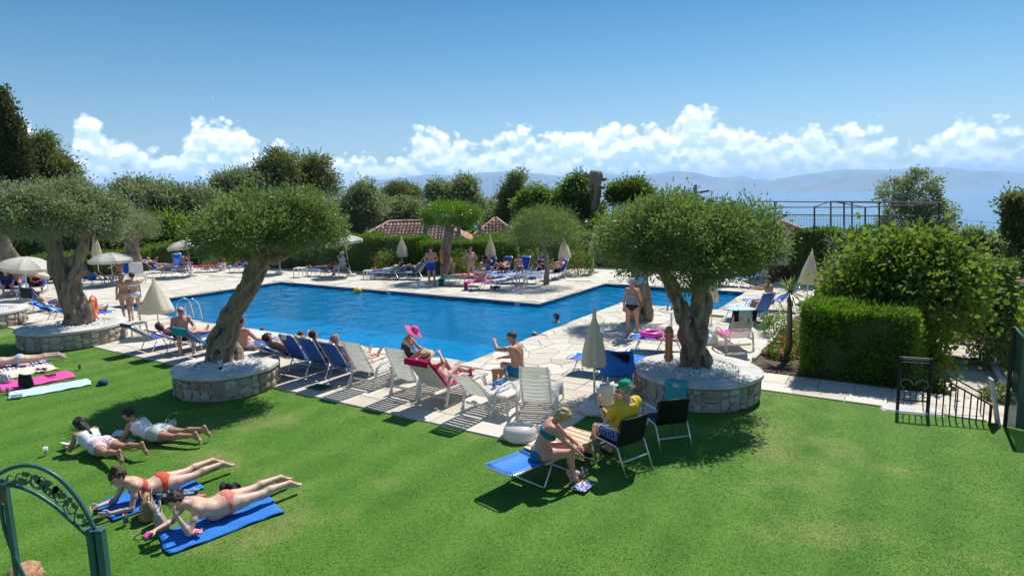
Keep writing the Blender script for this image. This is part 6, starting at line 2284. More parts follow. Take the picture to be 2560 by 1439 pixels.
	heap('crumpled clear plastic bag beside the magazine', (q[0], q[1], 0.03), 0.16, 0.12, 0.09, mat('grey_polythene', (0.55, 0.56, 0.58), 0.2), 'plastic_bag', 'bag', 4)
	q = G(1463, 1200)
	cup('clear plastic cup of beer on the grass by the magazine', (q[0], q[1], 0.03), drink=(0.55, 0.30, 0.04), h=.15)
	q = G(1455, 1205)
	bottle('small bottle with a green cap beside the beer cup', (q[0], q[1], 0.03), M_CLEAR, 0.19, 0.03, mat('green_cap', (0.03, 0.32, 0.14), .5))
	# by the sunbathing women
	q = G(316, 1312)
	cup('clear plastic cup on the grass in front of the women in orange bikinis', (q[0], q[1], 0.03))
	q = G(116, 1138)
	cup('white plastic cup on the shaded grass beside the reading women', (q[0], q[1], 0.03), M_WHITE)
	q = G(200, 925)
	cup('clear cup standing beyond the row of empty towels', (q[0], q[1], 0.03))
	q = G(20, 985)
	cup('clear cup beside the pink towel end', (q[0], q[1], 0.03))
	q = G(372, 1292)
	bag('slouchy brown leather bag standing between the two blue towels', (q[0], q[1], 0.02), H(60), 0.36, 0.26, 0.2, mat('brown_leather', (0.36, 0.22, 0.11), 0.5, var=.2, scale=8), handle=True)
	q = G(405, 1318)
	bag('grey handbag leaning beside the head of the topless sunbather', (q[0], q[1], 0.02), H(55), 0.36, 0.24, 0.14, mat('grey_leather', (0.34, 0.31, 0.29), 0.45, var=.1), handle=True, slump=-.15)
	q = G(420, 1078)
	bag('white canvas bag with a green print behind the women in shorts', (q[0], q[1], 0.02), H(80), 0.34, 0.15, 0.2, mat('white_canvas', (0.66, 0.65, 0.62), .9, var=.15), handle=True, slump=.4)
	q = G(66, 968)
	bag('square black bag standing on the pink towel edge', (q[0], q[1], 0.03), H(8), 0.32, 0.28, 0.1, M_BLACK, handle=False)
	q = G(15, 958)
	bag('silver grey pouch on the pink towel', (q[0], q[1], 0.03), H(20), 0.3, 0.2, 0.15, mat('silver_pouch', (0.5, 0.5, 0.5), .3), handle=False)
	q = G(573, 1238)
	heap('crumpled black garment on the grass behind the blue towel', (q[0], q[1], 0.03), 0.17, 0.12, 0.16, M_BLACK, 'crumpled_garment', 'garment', 6)
	q = G(430, 1252)
	heap('dark patterned garment bundled between the blue towels', (q[0], q[1], 0.03), 0.2, 0.1, 0.10, towel_mat('dark_print', 'blotch', (0.03, 0.06, 0.1), (0.3, 0.42, 0.42), (0.02, 0.02, 0.04), 30), 'crumpled_garment', 'garment', 7)
	q = G(497, 1345)
	heap('pink and white bikini top lying by the topless sunbather', (q[0], q[1], 0.05), 0.11, 0.07, 0.06, towel_mat('pink_print', 'blotch', (0.72, 0.10, 0.14), (0.75, 0.6, 0.6), (0.7, .2, .25), 40), 'bikini_top', 'garment', 8)
	for px, py, rz, m, lb in ((490, 1252, H(40), mat('coral_foam', (0.75, 0.11, 0.06), .7), 'coral flip-flop beside the garments between the towels'), (520, 1255, H(100), mat('coral_foam', (0.75, 0.11, 0.06), .7), 'coral flip-flop nearest the patterned bikini bottom'), (475, 1232, H(80), mat('blue_foam', (0.1, 0.22, 0.45), .7), 'blue patterned flip-flop at the far towel edge'), (460, 1242, H(70), mat('blue_foam', (0.1, 0.22, 0.45), .7), 'blue patterned flip-flop partly under the garments'),
							  (300, 1112, H(70), M_WHITE, 'white flip-flop between the two reading women'), (318, 1108, H(75), M_WHITE, 'white flip-flop beside the striped shorts')):
		q = G(px, py)
		flip_flop(lb, (q[0], q[1], 0.035), rz, m)
	# caps
	q = G(258, 962)
	root = empty('peaked_cap', (q[0], q[1], 0.02), H(-70), 'navy peaked cap lying at the end of the aqua towel', 'cap')
	MB().lathe([(0.10, 0.0), (0.105, 0.03), (0.09, 0.075), (0.05, 0.10), (0.001, 0.105)], 16).build('crown', M_NAVY, root, smooth=True)
	MB().slab(lambda s, t: ((s - .5) * 0.17, 0.085 + t * .08 * math.sin(math.pi * (0.1 + .8 * s)), 0.018 - .01 * t), 7, 4, .008).build('peak', M_NAVY, root, smooth=True)
	q = G(100, 932)
	heap('folded navy garment on the flowered towel', (q[0], q[1], .05), .16, .09, .06, M_NAVY, 'folded_garment', 'garment', 12)
	q = G(125, 945)
	heap('black sunglasses and straps bundled on the pink towel edge', (q[0], q[1], .04), .22, .06, .05, M_BLACK, 'strap_bundle', 'accessory', 13)
	q = G(45, 995)
	book('small pale paperback at the corner of the aqua towel', (q[0], q[1], .06), H(70), .13, .2, mat('beige_cover', (.5, .42, .36), .7), .03, 'paperback', 'book')
	q = G(60, 918)
	book('closed cream paperback on the flowered towel', (q[0], q[1], .06), H(80), .14, .21, mat('cream_cover', (.6, .5, .42), .7), .03, 'paperback', 'book')
	# towels on the lawn
	ground_towel('blue towel under the woman in orange bikini with phone', G(255, 1285), G(480, 1205), 0.70, T_BLUE)
	ground_towel('blue towel under the topless sunbather', G(405, 1362), G(690, 1262), 0.62, T_BLUE)
	ground_towel('blue white and red striped towel under the woman in pale bikini', G(-60, 935), G(120, 905), 0.75, T_STRIPE3)
	ground_towel('cream flowered towel lying empty on the lawn', G(-40, 950), G(135, 917), 0.85, T_FLOWER)
	ground_towel('bright pink towel lying empty between two other towels', G(-5, 972), G(180, 936), 0.80, T_PINK)
	ground_towel('aqua patterned towel lying empty with a navy cap at its end', G(20, 992), G(225, 955), 0.66, T_AQUA)
	# deck things
	q = hull(1237, 965)
	tp = np.append(u(1262, 1034), DECK_Z + .43)
	t5 = LOUNGERS['P4']
	fw4 = np.array([-math.sin(t5[1]), math.cos(t5[1])])
	rt4 = np.array([math.cos(t5[1]), math.sin(t5[1])])
	p = t5[0] + fw4 * 0.55
	heap('crumpled blue towel on the seat of the low white lounger', (p[0], p[1], DECK_Z + .36), .2, .2, .1, T_BLUE, 'crumpled_towel', 'towel', 9)
	p = t5[0] + fw4 * 0.95 - rt4 * .1
	bottle('clear water bottle on the low white lounger', (p[0], p[1], DECK_Z + .352), M_CLEAR, .26)
	t3 = LOUNGERS['P3']
	fw3 = np.array([-math.sin(t3[1]), math.cos(t3[1])])
	rt3 = np.array([math.cos(t3[1]), math.sin(t3[1])])
	p = t3[0] + fw3 * 0.85 + rt3 * .22
	bottle('brown sun-oil bottle with a red cap beside the straw-hat woman', (p[0], p[1], DECK_Z + .352), mat('brown_oil', (0.3, 0.1, 0.03), .3), .2, .028, mat('red_cap', (.5, .03, .02), .5))
	q = hull(1240, 722)
	heap('small dark blue bundle on the paving at the pool edge', q, .3, .15, .16, M_NAVY, 'swim_bag', 'bag', 15)
	# drain covers set in the paving
	for px, py, lb in ((1790, 790, 'green square drain cover in the paving by the closed parasol'), (797, 968, 'dark green drain cover in the paving behind the blue loungers')):
		q = hull(px, py)
		root = empty('drain_cover', (q[0], q[1], 0.03), -TH, lb, 'drain cover', 'green drain covers')
		MB().rbox((0, 0, 0.004), (0.5, 0.34, 0.016), 0.004).build('frame', mat('green_cover', (0.05, 0.14, 0.09), .7), root)
		for i in range(9):
			MB().box((0, -0.13 + i * .0325, 0.015), (0.44, 0.014, 0.008)).build('bar', mat('green_cover', (0.05, 0.14, 0.09), .7), root)
	# litter bin
	q = hull(556, 676)
	root = empty('litter_bin', (q[0], q[1], DECK_Z), 0, 'white litter bin with a red hood in front of the hedge', 'litter bin')
	MB().lathe([(0.001, 0), (0.19, 0), (0.22, 0.5), (0.001, 0.5)], 18).build('bin', M_WHITE, root, smooth=False)
	MB().lathe([(0.235, 0.5), (0.245, 0.56), (0.22, 0.7), (0.12, 0.82), (0.001, 0.85)], 18).build('hood', mat('bin_red', (0.5, 0.03, 0.03), .45), root, smooth=True)
	MB().rbox((0, -0.215, 0.63), (0.2, 0.05, 0.1), .01).build('opening', M_BLACK, root)
	# blue notice on the deck olive
	q = at(1600, 690, 19.2)
	root = empty('notice_board', (q[0], q[1], q[2]), H(180), 'light blue notice fixed to the olive behind the woman in grey', 'notice')
	MB().rbox((0, 0, 0), (0.42, 0.02, 0.5), .008).build('panel', mat('notice_blue', (0.16, 0.45, 0.66), .5, var=.15, scale=9), root)
	# flower bed on the right
	bed = MB()
	bed.prism([W(6.02, 2.4)[:2], W(9.3, 2.4)[:2], W(9.3, 9.4)[:2], W(6.02, 9.4)[:2]], -1.9, 0.035)
	tag(bed.build('flower_bed', M_SOIL), kind='structure')
	for i in range(7):
		v = 3.6 + i * .75
		w_ = W(6.02, v)
		o = MB().rbox((0, 0, 0.05), (0.74, 0.09, 0.12), .015, rz=0).build('kerb_stone', M_CONC, None)
		o.location = (w_[0], w_[1], 0)
		o.rotation_euler = (0, 0, math.atan2(VA[1], VA[0]))
		tag(o, 'narrow concrete kerb stone edging the flower bed', 'kerb stone', 'kerb stones edging the flower bed')
	q = G(1925, 892)
	heap('grey rock with a white hose at the flower bed corner', (q[0], q[1], .0), .16, .12, .2, mat('grey_rock', (.3, .29, .27), .9, var=.3, scale=10, bump=.5), 'rock', 'rock', 22)

build_furniture()

# ------------------------------------------------------------------ people
def skin_mat():
	m, nt, b = new_mat('skin')
	a = N(nt, 'ShaderNodeAttribute', attribute_name='skin')
	tc = N(nt, 'ShaderNodeTexCoord')
	nz = N(nt, 'ShaderNodeTexNoise', i_Scale=9.0, i_Detail=5.0)
	nt.links.new(tc.outputs['Object'], nz.inputs['Vector'])
	mul = N(nt, 'ShaderNodeMix')
	mul.data_type = 'RGBA'
	mul.blend_type = 'MULTIPLY'
	mul.inputs[0].default_value = 1.0
	nt.links.new(a.outputs['Color'], mul.inputs[6])
	nt.links.new(ramp(nt, nz.outputs[0], [(0.3, (0.90, 0.86, 0.84)), (0.7, (1.06, 1.04, 1.02))]), mul.inputs[7])
	nt.links.new(mul.outputs[2], b.inputs['Base Color'])
	b.inputs['Roughness'].default_value = 0.48
	b.inputs['Specular IOR Level'].default_value = 0.35
	b.inputs['Subsurface Weight'].default_value = 0.12
	b.inputs['Subsurface Radius'].default_value = (0.02, 0.008, 0.005)
	return m

M_SKIN = skin_mat()
SK = {'pale': (0.60, 0.40, 0.31), 'fair': (0.56, 0.345, 0.25), 'pink': (0.57, 0.30, 0.225), 'tan': (0.45, 0.25, 0.16), 'brown': (0.33, 0.17, 0.105)}
HAIR = {'dark': (0.012, 0.008, 0.006), 'brown': (0.045, 0.022, 0.012), 'auburn': (0.075, 0.025, 0.015), 'blond': (0.42, 0.29, 0.13), 'grey': (0.28, 0.26, 0.24), 'strawb': (0.36, 0.19, 0.09)}

def hair_mat(c):
	return mat('hair_' + c, HAIR[c], 0.55, spec=0.4, var=0.35, scale=30, bump=0.5, bscale=70)

def cloth_mat(name, col, var=0.08):
	return mat('cloth_' + name, col, 0.85, spec=0.2, var=var, scale=18, bump=0.25, bscale=50)

def unit(v):
	return nrm(np.array(v, float))

def flipx(v):
	return (-v[0], v[1], v[2])

def skeleton(pose, h, sex):
	s = h / 1.72
	J = {'s': s}
	sp0, sp1 = unit(pose.get('sp0', (0, 0, 1))), unit(pose.get('sp1', pose.get('sp0', (0, 0, 1))))
	fr_h = np.array(pose.get('fr', (0, 1, 0)), float)
	fr0 = unit(fr_h - sp0 * (fr_h @ sp0))
	fr1h = np.array(pose.get('fr1', pose.get('fr', (0, 1, 0))), float)
	fr1 = unit(fr1h - sp1 * (fr1h @ sp1))
	sd0, sd1 = np.cross(fr0, sp0), np.cross(fr1, sp1)
	hip = np.zeros(3)
	hw = (0.088 if sex == 'm' else 0.094) * s
	sw = (0.185 if sex == 'm' else 0.163) * s
	J.update(hip=hip, sp0=sp0, sp1=sp1, fr0=fr0, fr1=fr1, sd0=sd0, sd1=sd1)
	J['waist'] = hip + 0.20 * s * sp0
	J['neck'] = J['waist'] + 0.295 * s * sp1
	hd = unit(pose.get('hd', sp1))
	fch = np.array(pose.get('fc', fr1), float)
	fc = unit(fch - hd * (fch @ hd))
	J['hd'], J['fc'], J['hs'] = hd, fc, np.cross(fc, hd)
	J['hbase'] = J['neck'] + 0.075 * s * unit(sp1 * 0.6 + hd * 0.4 + fc * .15)
	J['head'] = J['hbase'] + 0.095 * s * hd + 0.012 * s * fc
	for k, sg in (('R', 1), ('L', -1)):
		g = lambda key, dflt: unit(pose[key + k]) if key + k in pose else (unit(flipx(pose[key + ('L' if k == 'R' else 'R')])) if key + ('L' if k == 'R' else 'R') in pose else unit(dflt))
		J['hip' + k] = hip + sg * hw * sd0 - 0.012 * s * sp0
		J['knee' + k] = J['hip' + k] + 0.425 * s * g('t', (sg * .05, 0, -1))
		J['ank' + k] = J['knee' + k] + 0.405 * s * g('s', (0, -.03, -1))
		J['fd' + k] = g('f', (sg * .15, 1, 0))
		J['sho' + k] = J['waist'] + 0.245 * s * sp1 + sg * sw * sd1
		J['elb' + k] = J['sho' + k] + 0.285 * s * g('u', (sg * .18, 0, -1))
		J['wri' + k] = J['elb' + k] + 0.245 * s * g('l', (sg * .05, .15, -1))
		fa = unit(J['wri' + k] - J['elb' + k])
		J['hnd' + k] = unit(pose['h' + k]) if 'h' + k in pose else fa
		pn = np.array(pose.get('p' + k, (0, 0, -1)), float)
		pn = pn - J['hnd' + k] * (pn @ J['hnd' + k])
		if np.linalg.norm(pn) < 0.25:
			pn = -fr1 + J['hnd' + k] * (fr1 @ J['hnd' + k])
		J['pn' + k] = unit(pn)
	return J

def body_prims(J, sex, fat=0.0, curl=0.5, hands=True, bust=1.0):
	s = J['s']
	f = sex == 'f'
	P = []

	def A(g, a, b, ra, rb, k=0.04):
		P.append((np.array(a), np.array(b), ra * s, rb * s, k * s, g))
	hip, wa, sp0, sp1, fr0, fr1, sd0, sd1 = (J[q] for q in ('hip', 'waist', 'sp0', 'sp1', 'fr0', 'fr1', 'sd0', 'sd1'))
	q = s
	fa = 1 + fat
	A('torso', hip - .062 * q * sd0, hip + .062 * q * sd0, .108 * (1.05 if f else 1) * (1 + fat * .5), .108 * (1.05 if f else 1) * (1 + fat * .5), .05)
	for sg in (-1, 1):
		c = hip + sg * .066 * q * sd0 - .052 * q * fr0 - .035 * q * sp0
		A('torso', c, c, .092 if f else .086, .092 if f else .086, .05)
	mid = (hip + wa) / 2
	A('torso', mid - .05 * q * sd0 + .012 * q * fr0, mid + .05 * q * sd0 + .012 * q * fr0, (.094 if f else .098) * fa, (.094 if f else .098) * fa, .07)
	A('torso', wa - .045 * q * sd1 + .006 * q * fr1, wa + .045 * q * sd1 + .006 * q * fr1, (.083 if f else .097) * fa, (.083 if f else .097) * fa, .07)
	if fat > .1:
		c = mid + .07 * q * fr0 + .03 * q * sp0
		A('torso', c, c, .10 * fa, .10 * fa, .08)
	c = wa + .12 * q * sp1
	A('torso', c - .066 * q * sd1, c + .066 * q * sd1, .098 if f else .108, .098 if f else .108, .07)
	c = wa + .20 * q * sp1 - .008 * q * fr1
	A('torso', c - .085 * q * sd1, c + .085 * q * sd1, .078 if f else .088, .078 if f else .088, .06)
	for k, sg in (('R', 1), ('L', -1)):
		A('torso', c + .02 * q * sp1, J['sho' + k] - sg * .02 * q * sd1, .062, .052 if f else .058, .05)
		if f:
			b = wa + .115 * q * sp1 + sg * .07 * q * sd1 + .072 * q * fr1
			A('torso', b, b, .062 * bust, .062 * bust, .035)
		else:
			b = wa + .17 * q * sp1 + sg * .065 * q * sd1 + .05 * q * fr1
			A('torso', b, b, .066, .066, .05)
	A('neck', wa + .24 * q * sp1 - .012 * q * fr1, J['neck'], .068 if not f else .06, .054 if not f else .048, .06)
	A('neck', J['neck'], J['hbase'] + .02 * q * J['hd'], .054 if not f else .047, .052 if not f else .045, .03)
	for k, sg in (('R', 1), ('L', -1)):
		S, E, Wr = J['sho' + k], J['elb' + k], J['wri' + k]
		ua = (.052, .040) if not f else (.043, .034)
		A('arm' + k, S, S, ua[0] * 1.08, ua[0] * 1.08, .04)
		m1 = S + (E - S) * .45
		A('arm' + k, S, m1, ua[0], ua[0] * .95, .035)
		A('arm' + k, m1, E, ua[0] * .95, ua[1], .02)
		m2 = E + (Wr - E) * .28
		A('arm' + k, E, m2, ua[1] * .98, ua[1] * 1.02, .02)
		A('arm' + k, m2, Wr, ua[1] * 1.02, .027 if not f else .023, .015)
		if hands:
			hd, pn = J['hnd' + k], J['pn' + k]
			lat = np.cross(hd, pn) * (1 if k == 'R' else -1)   # towards the thumb
			hs = (1.0 if not f else .9)
			for o in (-.022, 0, .022):
				A('arm' + k, Wr + .012 * q * hd + o * .6 * q * lat, Wr + .088 * hs * q * hd + o * q * lat, .0165, .0145, .012)
			for o, L in ((.031, .070), (.0105, .078), (-.0105, .072), (-.031, .056)):
				b0 = Wr + .086 * hs * q * hd + o * q * lat
				d1 = unit(hd * (1 - curl * .4) + pn * curl * .7 + lat * o * 1.5)
				d2 = unit(hd * (1 - curl * .9) + pn * curl * 1.3)
				b1 = b0 + d1 * L * .55 * hs * q
				b2 = b1 + d2 * L * .5 * hs * q
				A('arm' + k, b0, b1, .0098, .0092, .006)
				A('arm' + k, b1, b2, .0092, .0078, .005)
			t0 = Wr + .028 * hs * q * hd + .028 * q * lat
			t1 = t0 + unit(hd * .7 + lat * .75 + pn * .3) * .042 * hs * q
			t2 = t1 + unit(hd * .95 + lat * .15 + pn * .35) * .034 * hs * q
			A('arm' + k, t0, t1, .013, .0115, .012)
			A('arm' + k, t1, t2, .011, .0088, .005)
		# legs
		Hj, K, An = J['hip' + k], J['knee' + k], J['ank' + k]
		th = (.088, .056) if not f else (.092, .054)
		th = (th[0] * (1 + fat * .35), th[1] * (1 + fat * .2))
		m1 = Hj + (K - Hj) * .35
		A('leg' + k, Hj + (K - Hj) * .06, m1, th[0], th[0] * .92, .05)
		A('leg' + k, m1, K, th[0] * .92, th[1], .03)
		sh = unit(An - K)
		back = np.cross(sd0, sh) * -1
		thd = unit(K - Hj)
		bend = thd - sh * (thd @ sh)
		back = unit(-bend) * -1 if np.linalg.norm(bend) > .25 else -(fr0 - sh * (fr0 @ sh))
		if np.linalg.norm(bend) > .25:
			back = unit(-bend)
		back = unit(back)
		ca = K + (An - K) * .30 + back * .016 * q
		A('leg' + k, K, ca, th[1] * .93, .054, .025)
		A('leg' + k, ca, An, .054, .034, .02)
		fd = J['fd' + k]
		dn = sh - fd * (sh @ fd)
		dn = unit(dn) if np.linalg.norm(dn) > .3 else back * -1
		heel = An - fd * .03 * q + dn * .045 * q
		ball = An + fd * .125 * q + dn * .056 * q
		toe = An + fd * .185 * q + dn * .060 * q
		lt = np.cross(fd, dn)
		A('leg' + k, An, heel, .034, .030, .02)
		A('leg' + k, An + fd * .02 * q, ball, .036, .027, .02)
		A('leg' + k, ball - lt * .018 * q, ball + lt * .018 * q, .024, .024, .015)
		A('leg' + k, heel, ball, .028, .024, .02)
		for o, L in ((.026, 1.0), (.012, .95), (-.001, .85), (-.014, .74), (-.026, .62)):
			sgn = -1 if k == 'R' else 1
			p0 = ball + lt * o * sgn * q + fd * .01 * q
			A('leg' + k, p0, p0 + fd * .055 * L * q, .012, .010, .008)
	# head
	c, hd, fc, hs = J['head'], J['hd'], J['fc'], J['hs']
	A('head', c + .022 * q * hd - .022 * q * fc, c + .022 * q * hd + .008 * q * fc, .084, .080, .03)
	A('head', c + .0 * q * hd + .022 * q * fc, c - .078 * q * hd + .058 * q * fc, .066, .030, .03)
	A('head', c - .055 * q * hd + .02 * q * fc - .035 * q * hs, c - .055 * q * hd + .02 * q * fc + .035 * q * hs, .034, .034, .03)
	A('head', c + .026 * q * hd + .076 * q * fc - .03 * q * hs, c + .026 * q * hd + .076 * q * fc + .03 * q * hs, .012, .012, .012)
	A('head', c + .014 * q * hd + .086 * q * fc, c - .022 * q * hd + .106 * q * fc, .009, .0135, .010)
	A('head', c - .047 * q * hd + .080 * q * fc - .014 * q * hs, c - .047 * q * hd + .080 * q * fc + .014 * q * hs, .0095, .0095, .008)
	for sg in (-1, 1):
		e = c + .0 * q * hd - .006 * q * fc + sg * .078 * q * hs
		A('head', e + .014 * q * hd, e - .016 * q * hd, .014, .011, .008)
		e = c + .010 * q * hd + .090 * q * fc + sg * .031 * q * hs
		P.append((e, e, .011 * s, .011 * s, -.012 * s, 'head'))
	return P

def region_mesh(name, prims, groups, t, h, region):
	pr = [(a, b, ra + t, rb + t, k) for a, b, ra, rb, k, g in prims if g in groups and k > 0]
	d, lo = sdf_grid(pr, h)
	x, y, z = grid_points(d, lo, h)
	d = np.maximum(d, region(x, y, z)).astype(np.float32)
	V, F = surface_nets(d, lo, h)
	if len(V) == 0:
		return None
	return np_mesh(name, V, F, smooth=True)

def plane(p, n):
	return lambda x, y, z: (x - p[0]) * n[0] + (y - p[1]) * n[1] + (z - p[2]) * n[2]

def capsule(a, b, r):
	ab = b - a
	L2 = float(ab @ ab) + 1e-9

	def fn(x, y, z):
		t = np.clip(((x - a[0]) * ab[0] + (y - a[1]) * ab[1] + (z - a[2]) * ab[2]) / L2, 0, 1)
		return np.sqrt((x - a[0] - t * ab[0]) ** 2 + (y - a[1] - t * ab[1]) ** 2 + (z - a[2] - t * ab[2]) ** 2) - r
	return fn

TL = ('torso', 'legR', 'legL')

def garment(kind, J, prims, h, t=0.006, length=0.5):
	s = J['s']
	hip, wa, sp0, sp1 = J['hip'], J['waist'], J['sp0'], J['sp1']
	pelv = capsule(hip - .055 * s * J['sd0'] - .03 * s * sp0, hip + .055 * s * J['sd0'] - .03 * s * sp0, .128 * s)
	wl = plane(hip + .055 * s * sp0, sp0)
	legs = []
	for k in 'RL':
		td = unit(J['knee' + k] - J['hip' + k])
		legs.append((capsule(J['hip' + k], J['knee' + k], .19 * s), plane(J['hip' + k] + td * .425 * s * length, td)))
	if kind == 'briefs':
		cut = [plane(J['hip' + k] + unit(J['knee' + k] - J['hip' + k]) * .055 * s, unit(unit(J['knee' + k] - J['hip' + k]) + .75 * (1 if k == 'R' else -1) * J['sd0'])) for k in 'RL']

		def reg(x, y, z):
			return np.maximum(np.maximum(wl(x, y, z), pelv(x, y, z) - .02), np.maximum(cut[0](x, y, z), cut[1](x, y, z)) - .02)
		return region_mesh(kind, prims, TL, t, h, reg)
	if kind == 'shorts':
		wl2 = plane(hip + .075 * s * sp0, sp0)

		def reg(x, y, z):
			r = pelv(x, y, z) - .05
			for c, p in legs:
				r = np.minimum(r, np.maximum(c(x, y, z), p(x, y, z)))
			return np.maximum(r, wl2(x, y, z))
		return region_mesh(kind, prims, TL, t, h, reg)
	if kind == 'band':
		c = wa + .118 * s * sp1
		p = plane(c, sp1)
		return region_mesh(kind, prims, ('torso',), t, h, lambda x, y, z: np.abs(p(x, y, z)) - .042 * s)
	if kind == 'tank':
		a, b = plane(wa + .225 * s * sp1, sp1), plane(hip + .03 * s * sp0, -sp0)
		return region_mesh(kind, prims, ('torso',), t, h, lambda x, y, z: np.maximum(a(x, y, z), b(x, y, z)))
	if kind == 'onepiece':
		a = plane(wa + .16 * s * sp1 - .05 * s * J['fr1'] * 0, sp1)
		cut = [plane(J['hip' + k] + unit(J['knee' + k] - J['hip' + k]) * .05 * s, unit(unit(J['knee' + k] - J['hip' + k]) + .75 * (1 if k == 'R' else -1) * J['sd0'])) for k in 'RL']
		tor = plane(hip, -sp0)

		def reg(x, y, z):
			low = np.maximum(pelv(x, y, z) - .02, np.maximum(cut[0](x, y, z), cut[1](x, y, z)) - .02)
			return np.minimum(low, np.maximum(a(x, y, z), tor(x, y, z)))
		return region_mesh(kind, prims, TL, t, h, reg)
	if kind == 'tshirt':
		a, b = plane(J['neck'] - .02 * s * sp1, sp1), plane(hip - .02 * s * sp0, -sp0)
		arms = []
		for k in 'RL':
			ud = unit(J['elb' + k] - J['sho' + k])
			arms.append((capsule(J['sho' + k], J['elb' + k], .14 * s), plane(J['sho' + k] + ud * .20 * s, ud)))
		tor = capsule(hip, wa + .2 * s * sp1, .24 * s)

		def reg(x, y, z):
			r = np.maximum(np.maximum(a(x, y, z), b(x, y, z)), tor(x, y, z))
			for c, p in arms:
				r = np.minimum(r, np.maximum(c(x, y, z), p(x, y, z)))
			return r
		return region_mesh(kind, prims, ('torso', 'armR', 'armL', 'neck'), t, h, reg)

def hair_mesh(style, J, prims, h):
	s = J['s']
	c, hd, fc, hs = J['head'], J['hd'], J['fc'], J['hs']
	pr = [(a, b, ra + .011 * s, rb + .011 * s, k) for a, b, ra, rb, k, g in prims if g == 'head' and k > 0][:3]
	if style == 'buzz':
		pr = [(a, b, ra - .006 * s, rb - .006 * s, k) for a, b, ra, rb, k in pr]
	ex = []
	if style == 'bun':
		b = c + .10 * s * hd - .05 * s * fc
		ex = [(b, b + .03 * s * hd, .052 * s, .042 * s, .02), (c - .07 * s * fc, c - .05 * s * fc + .05 * s * hd, .07 * s, .06 * s, .03)]
	elif style == 'lowbun':
		b = c + .03 * s * hd - .105 * s * fc
		ex = [(b, b - .01 * s * fc, .042 * s, .036 * s, .02)]
	elif style == 'long':
		b = c - .05 * s * fc
		dn = unit(-J['sp1'] * .9 - J['fr1'] * .25)
		b2 = J['neck'] - .05 * s * J['fr1']
		ex = [(b, b2, .075 * s, .06 * s, .04), (b2, b2 + dn * .17 * s, .058 * s, .03 * s, .03), (b + .045 * s * hs, b2 + .05 * s * hs, .05 * s, .035 * s, .03), (b - .045 * s * hs, b2 - .05 * s * hs, .05 * s, .035 * s, .03)]
	elif style == 'pony':
		b = c - .09 * s * fc + .03 * s * hd
		b2 = J['neck'] - .09 * s * J['fr1'] + .02 * s * J['sp1']
		ex = [(b, b2, .036 * s, .032 * s, .02), (b2, b2 - J['sp1'] * .16 * s, .03 * s, .014 * s, .02)]
	elif style == 'bob':
		b = c - .03 * s * fc
		for o in (-.06, 0, .06):
			e = b + o * s * hs - (.03 if o == 0 else 0) * s * fc
			ex.append((e, e - .085 * s * hd, .052 * s, .04 * s, .03))
	d, lo = sdf_grid(pr + ex, h)
	x, y, z = grid_points(d, lo, h)
	qx, qy, qz = x - c[0], y - c[1], z - c[2]
	Y = qx * fc[0] + qy * fc[1] + qz * fc[2]
	Z = qx * hd[0] + qy * hd[1] + qz * hd[2]
	X = np.abs(qx * hs[0] + qy * hs[1] + qz * hs[2])
	line = .058 if style != 'buzz' else .052
	face = np.minimum(Y - (.012 * s + .25 * np.minimum(Z, 0) * 0), line * s - Z)
	low = -.055 * s - Z if style in ('short', 'buzz', 'bun', 'lowbun', 'pony') else -9.0
	ears = np.minimum(np.minimum(Y + .03 * s, .012 * s - Z), X - .05 * s) if style in ('short', 'buzz', 'bun', 'lowbun', 'pony') else -9.0
	reg = np.maximum(np.maximum(face, low), ears)
	d = np.maximum(d, reg)
	d = d + .005 * wobble(x, y, z, 48) + .003 * wobble(x, y, z, 110)
	V, F = surface_nets(d.astype(np.float32), lo, h)
	return np_mesh('hair', V, F, smooth=True)

def head_part(name, body, J, build, m):
	"""lathe-like part in the head frame (x side, y face, z up)"""
	mb = MB()
	build(mb, J['s'])
	M3 = np.stack([J['hs'], J['fc'], J['hd']], 1)
	mb.v = [tuple(J['head'] + M3 @ np.array(p)) for p in mb.v]
	return mb.build(name, m, body, smooth=True)

PEOPLE = {}

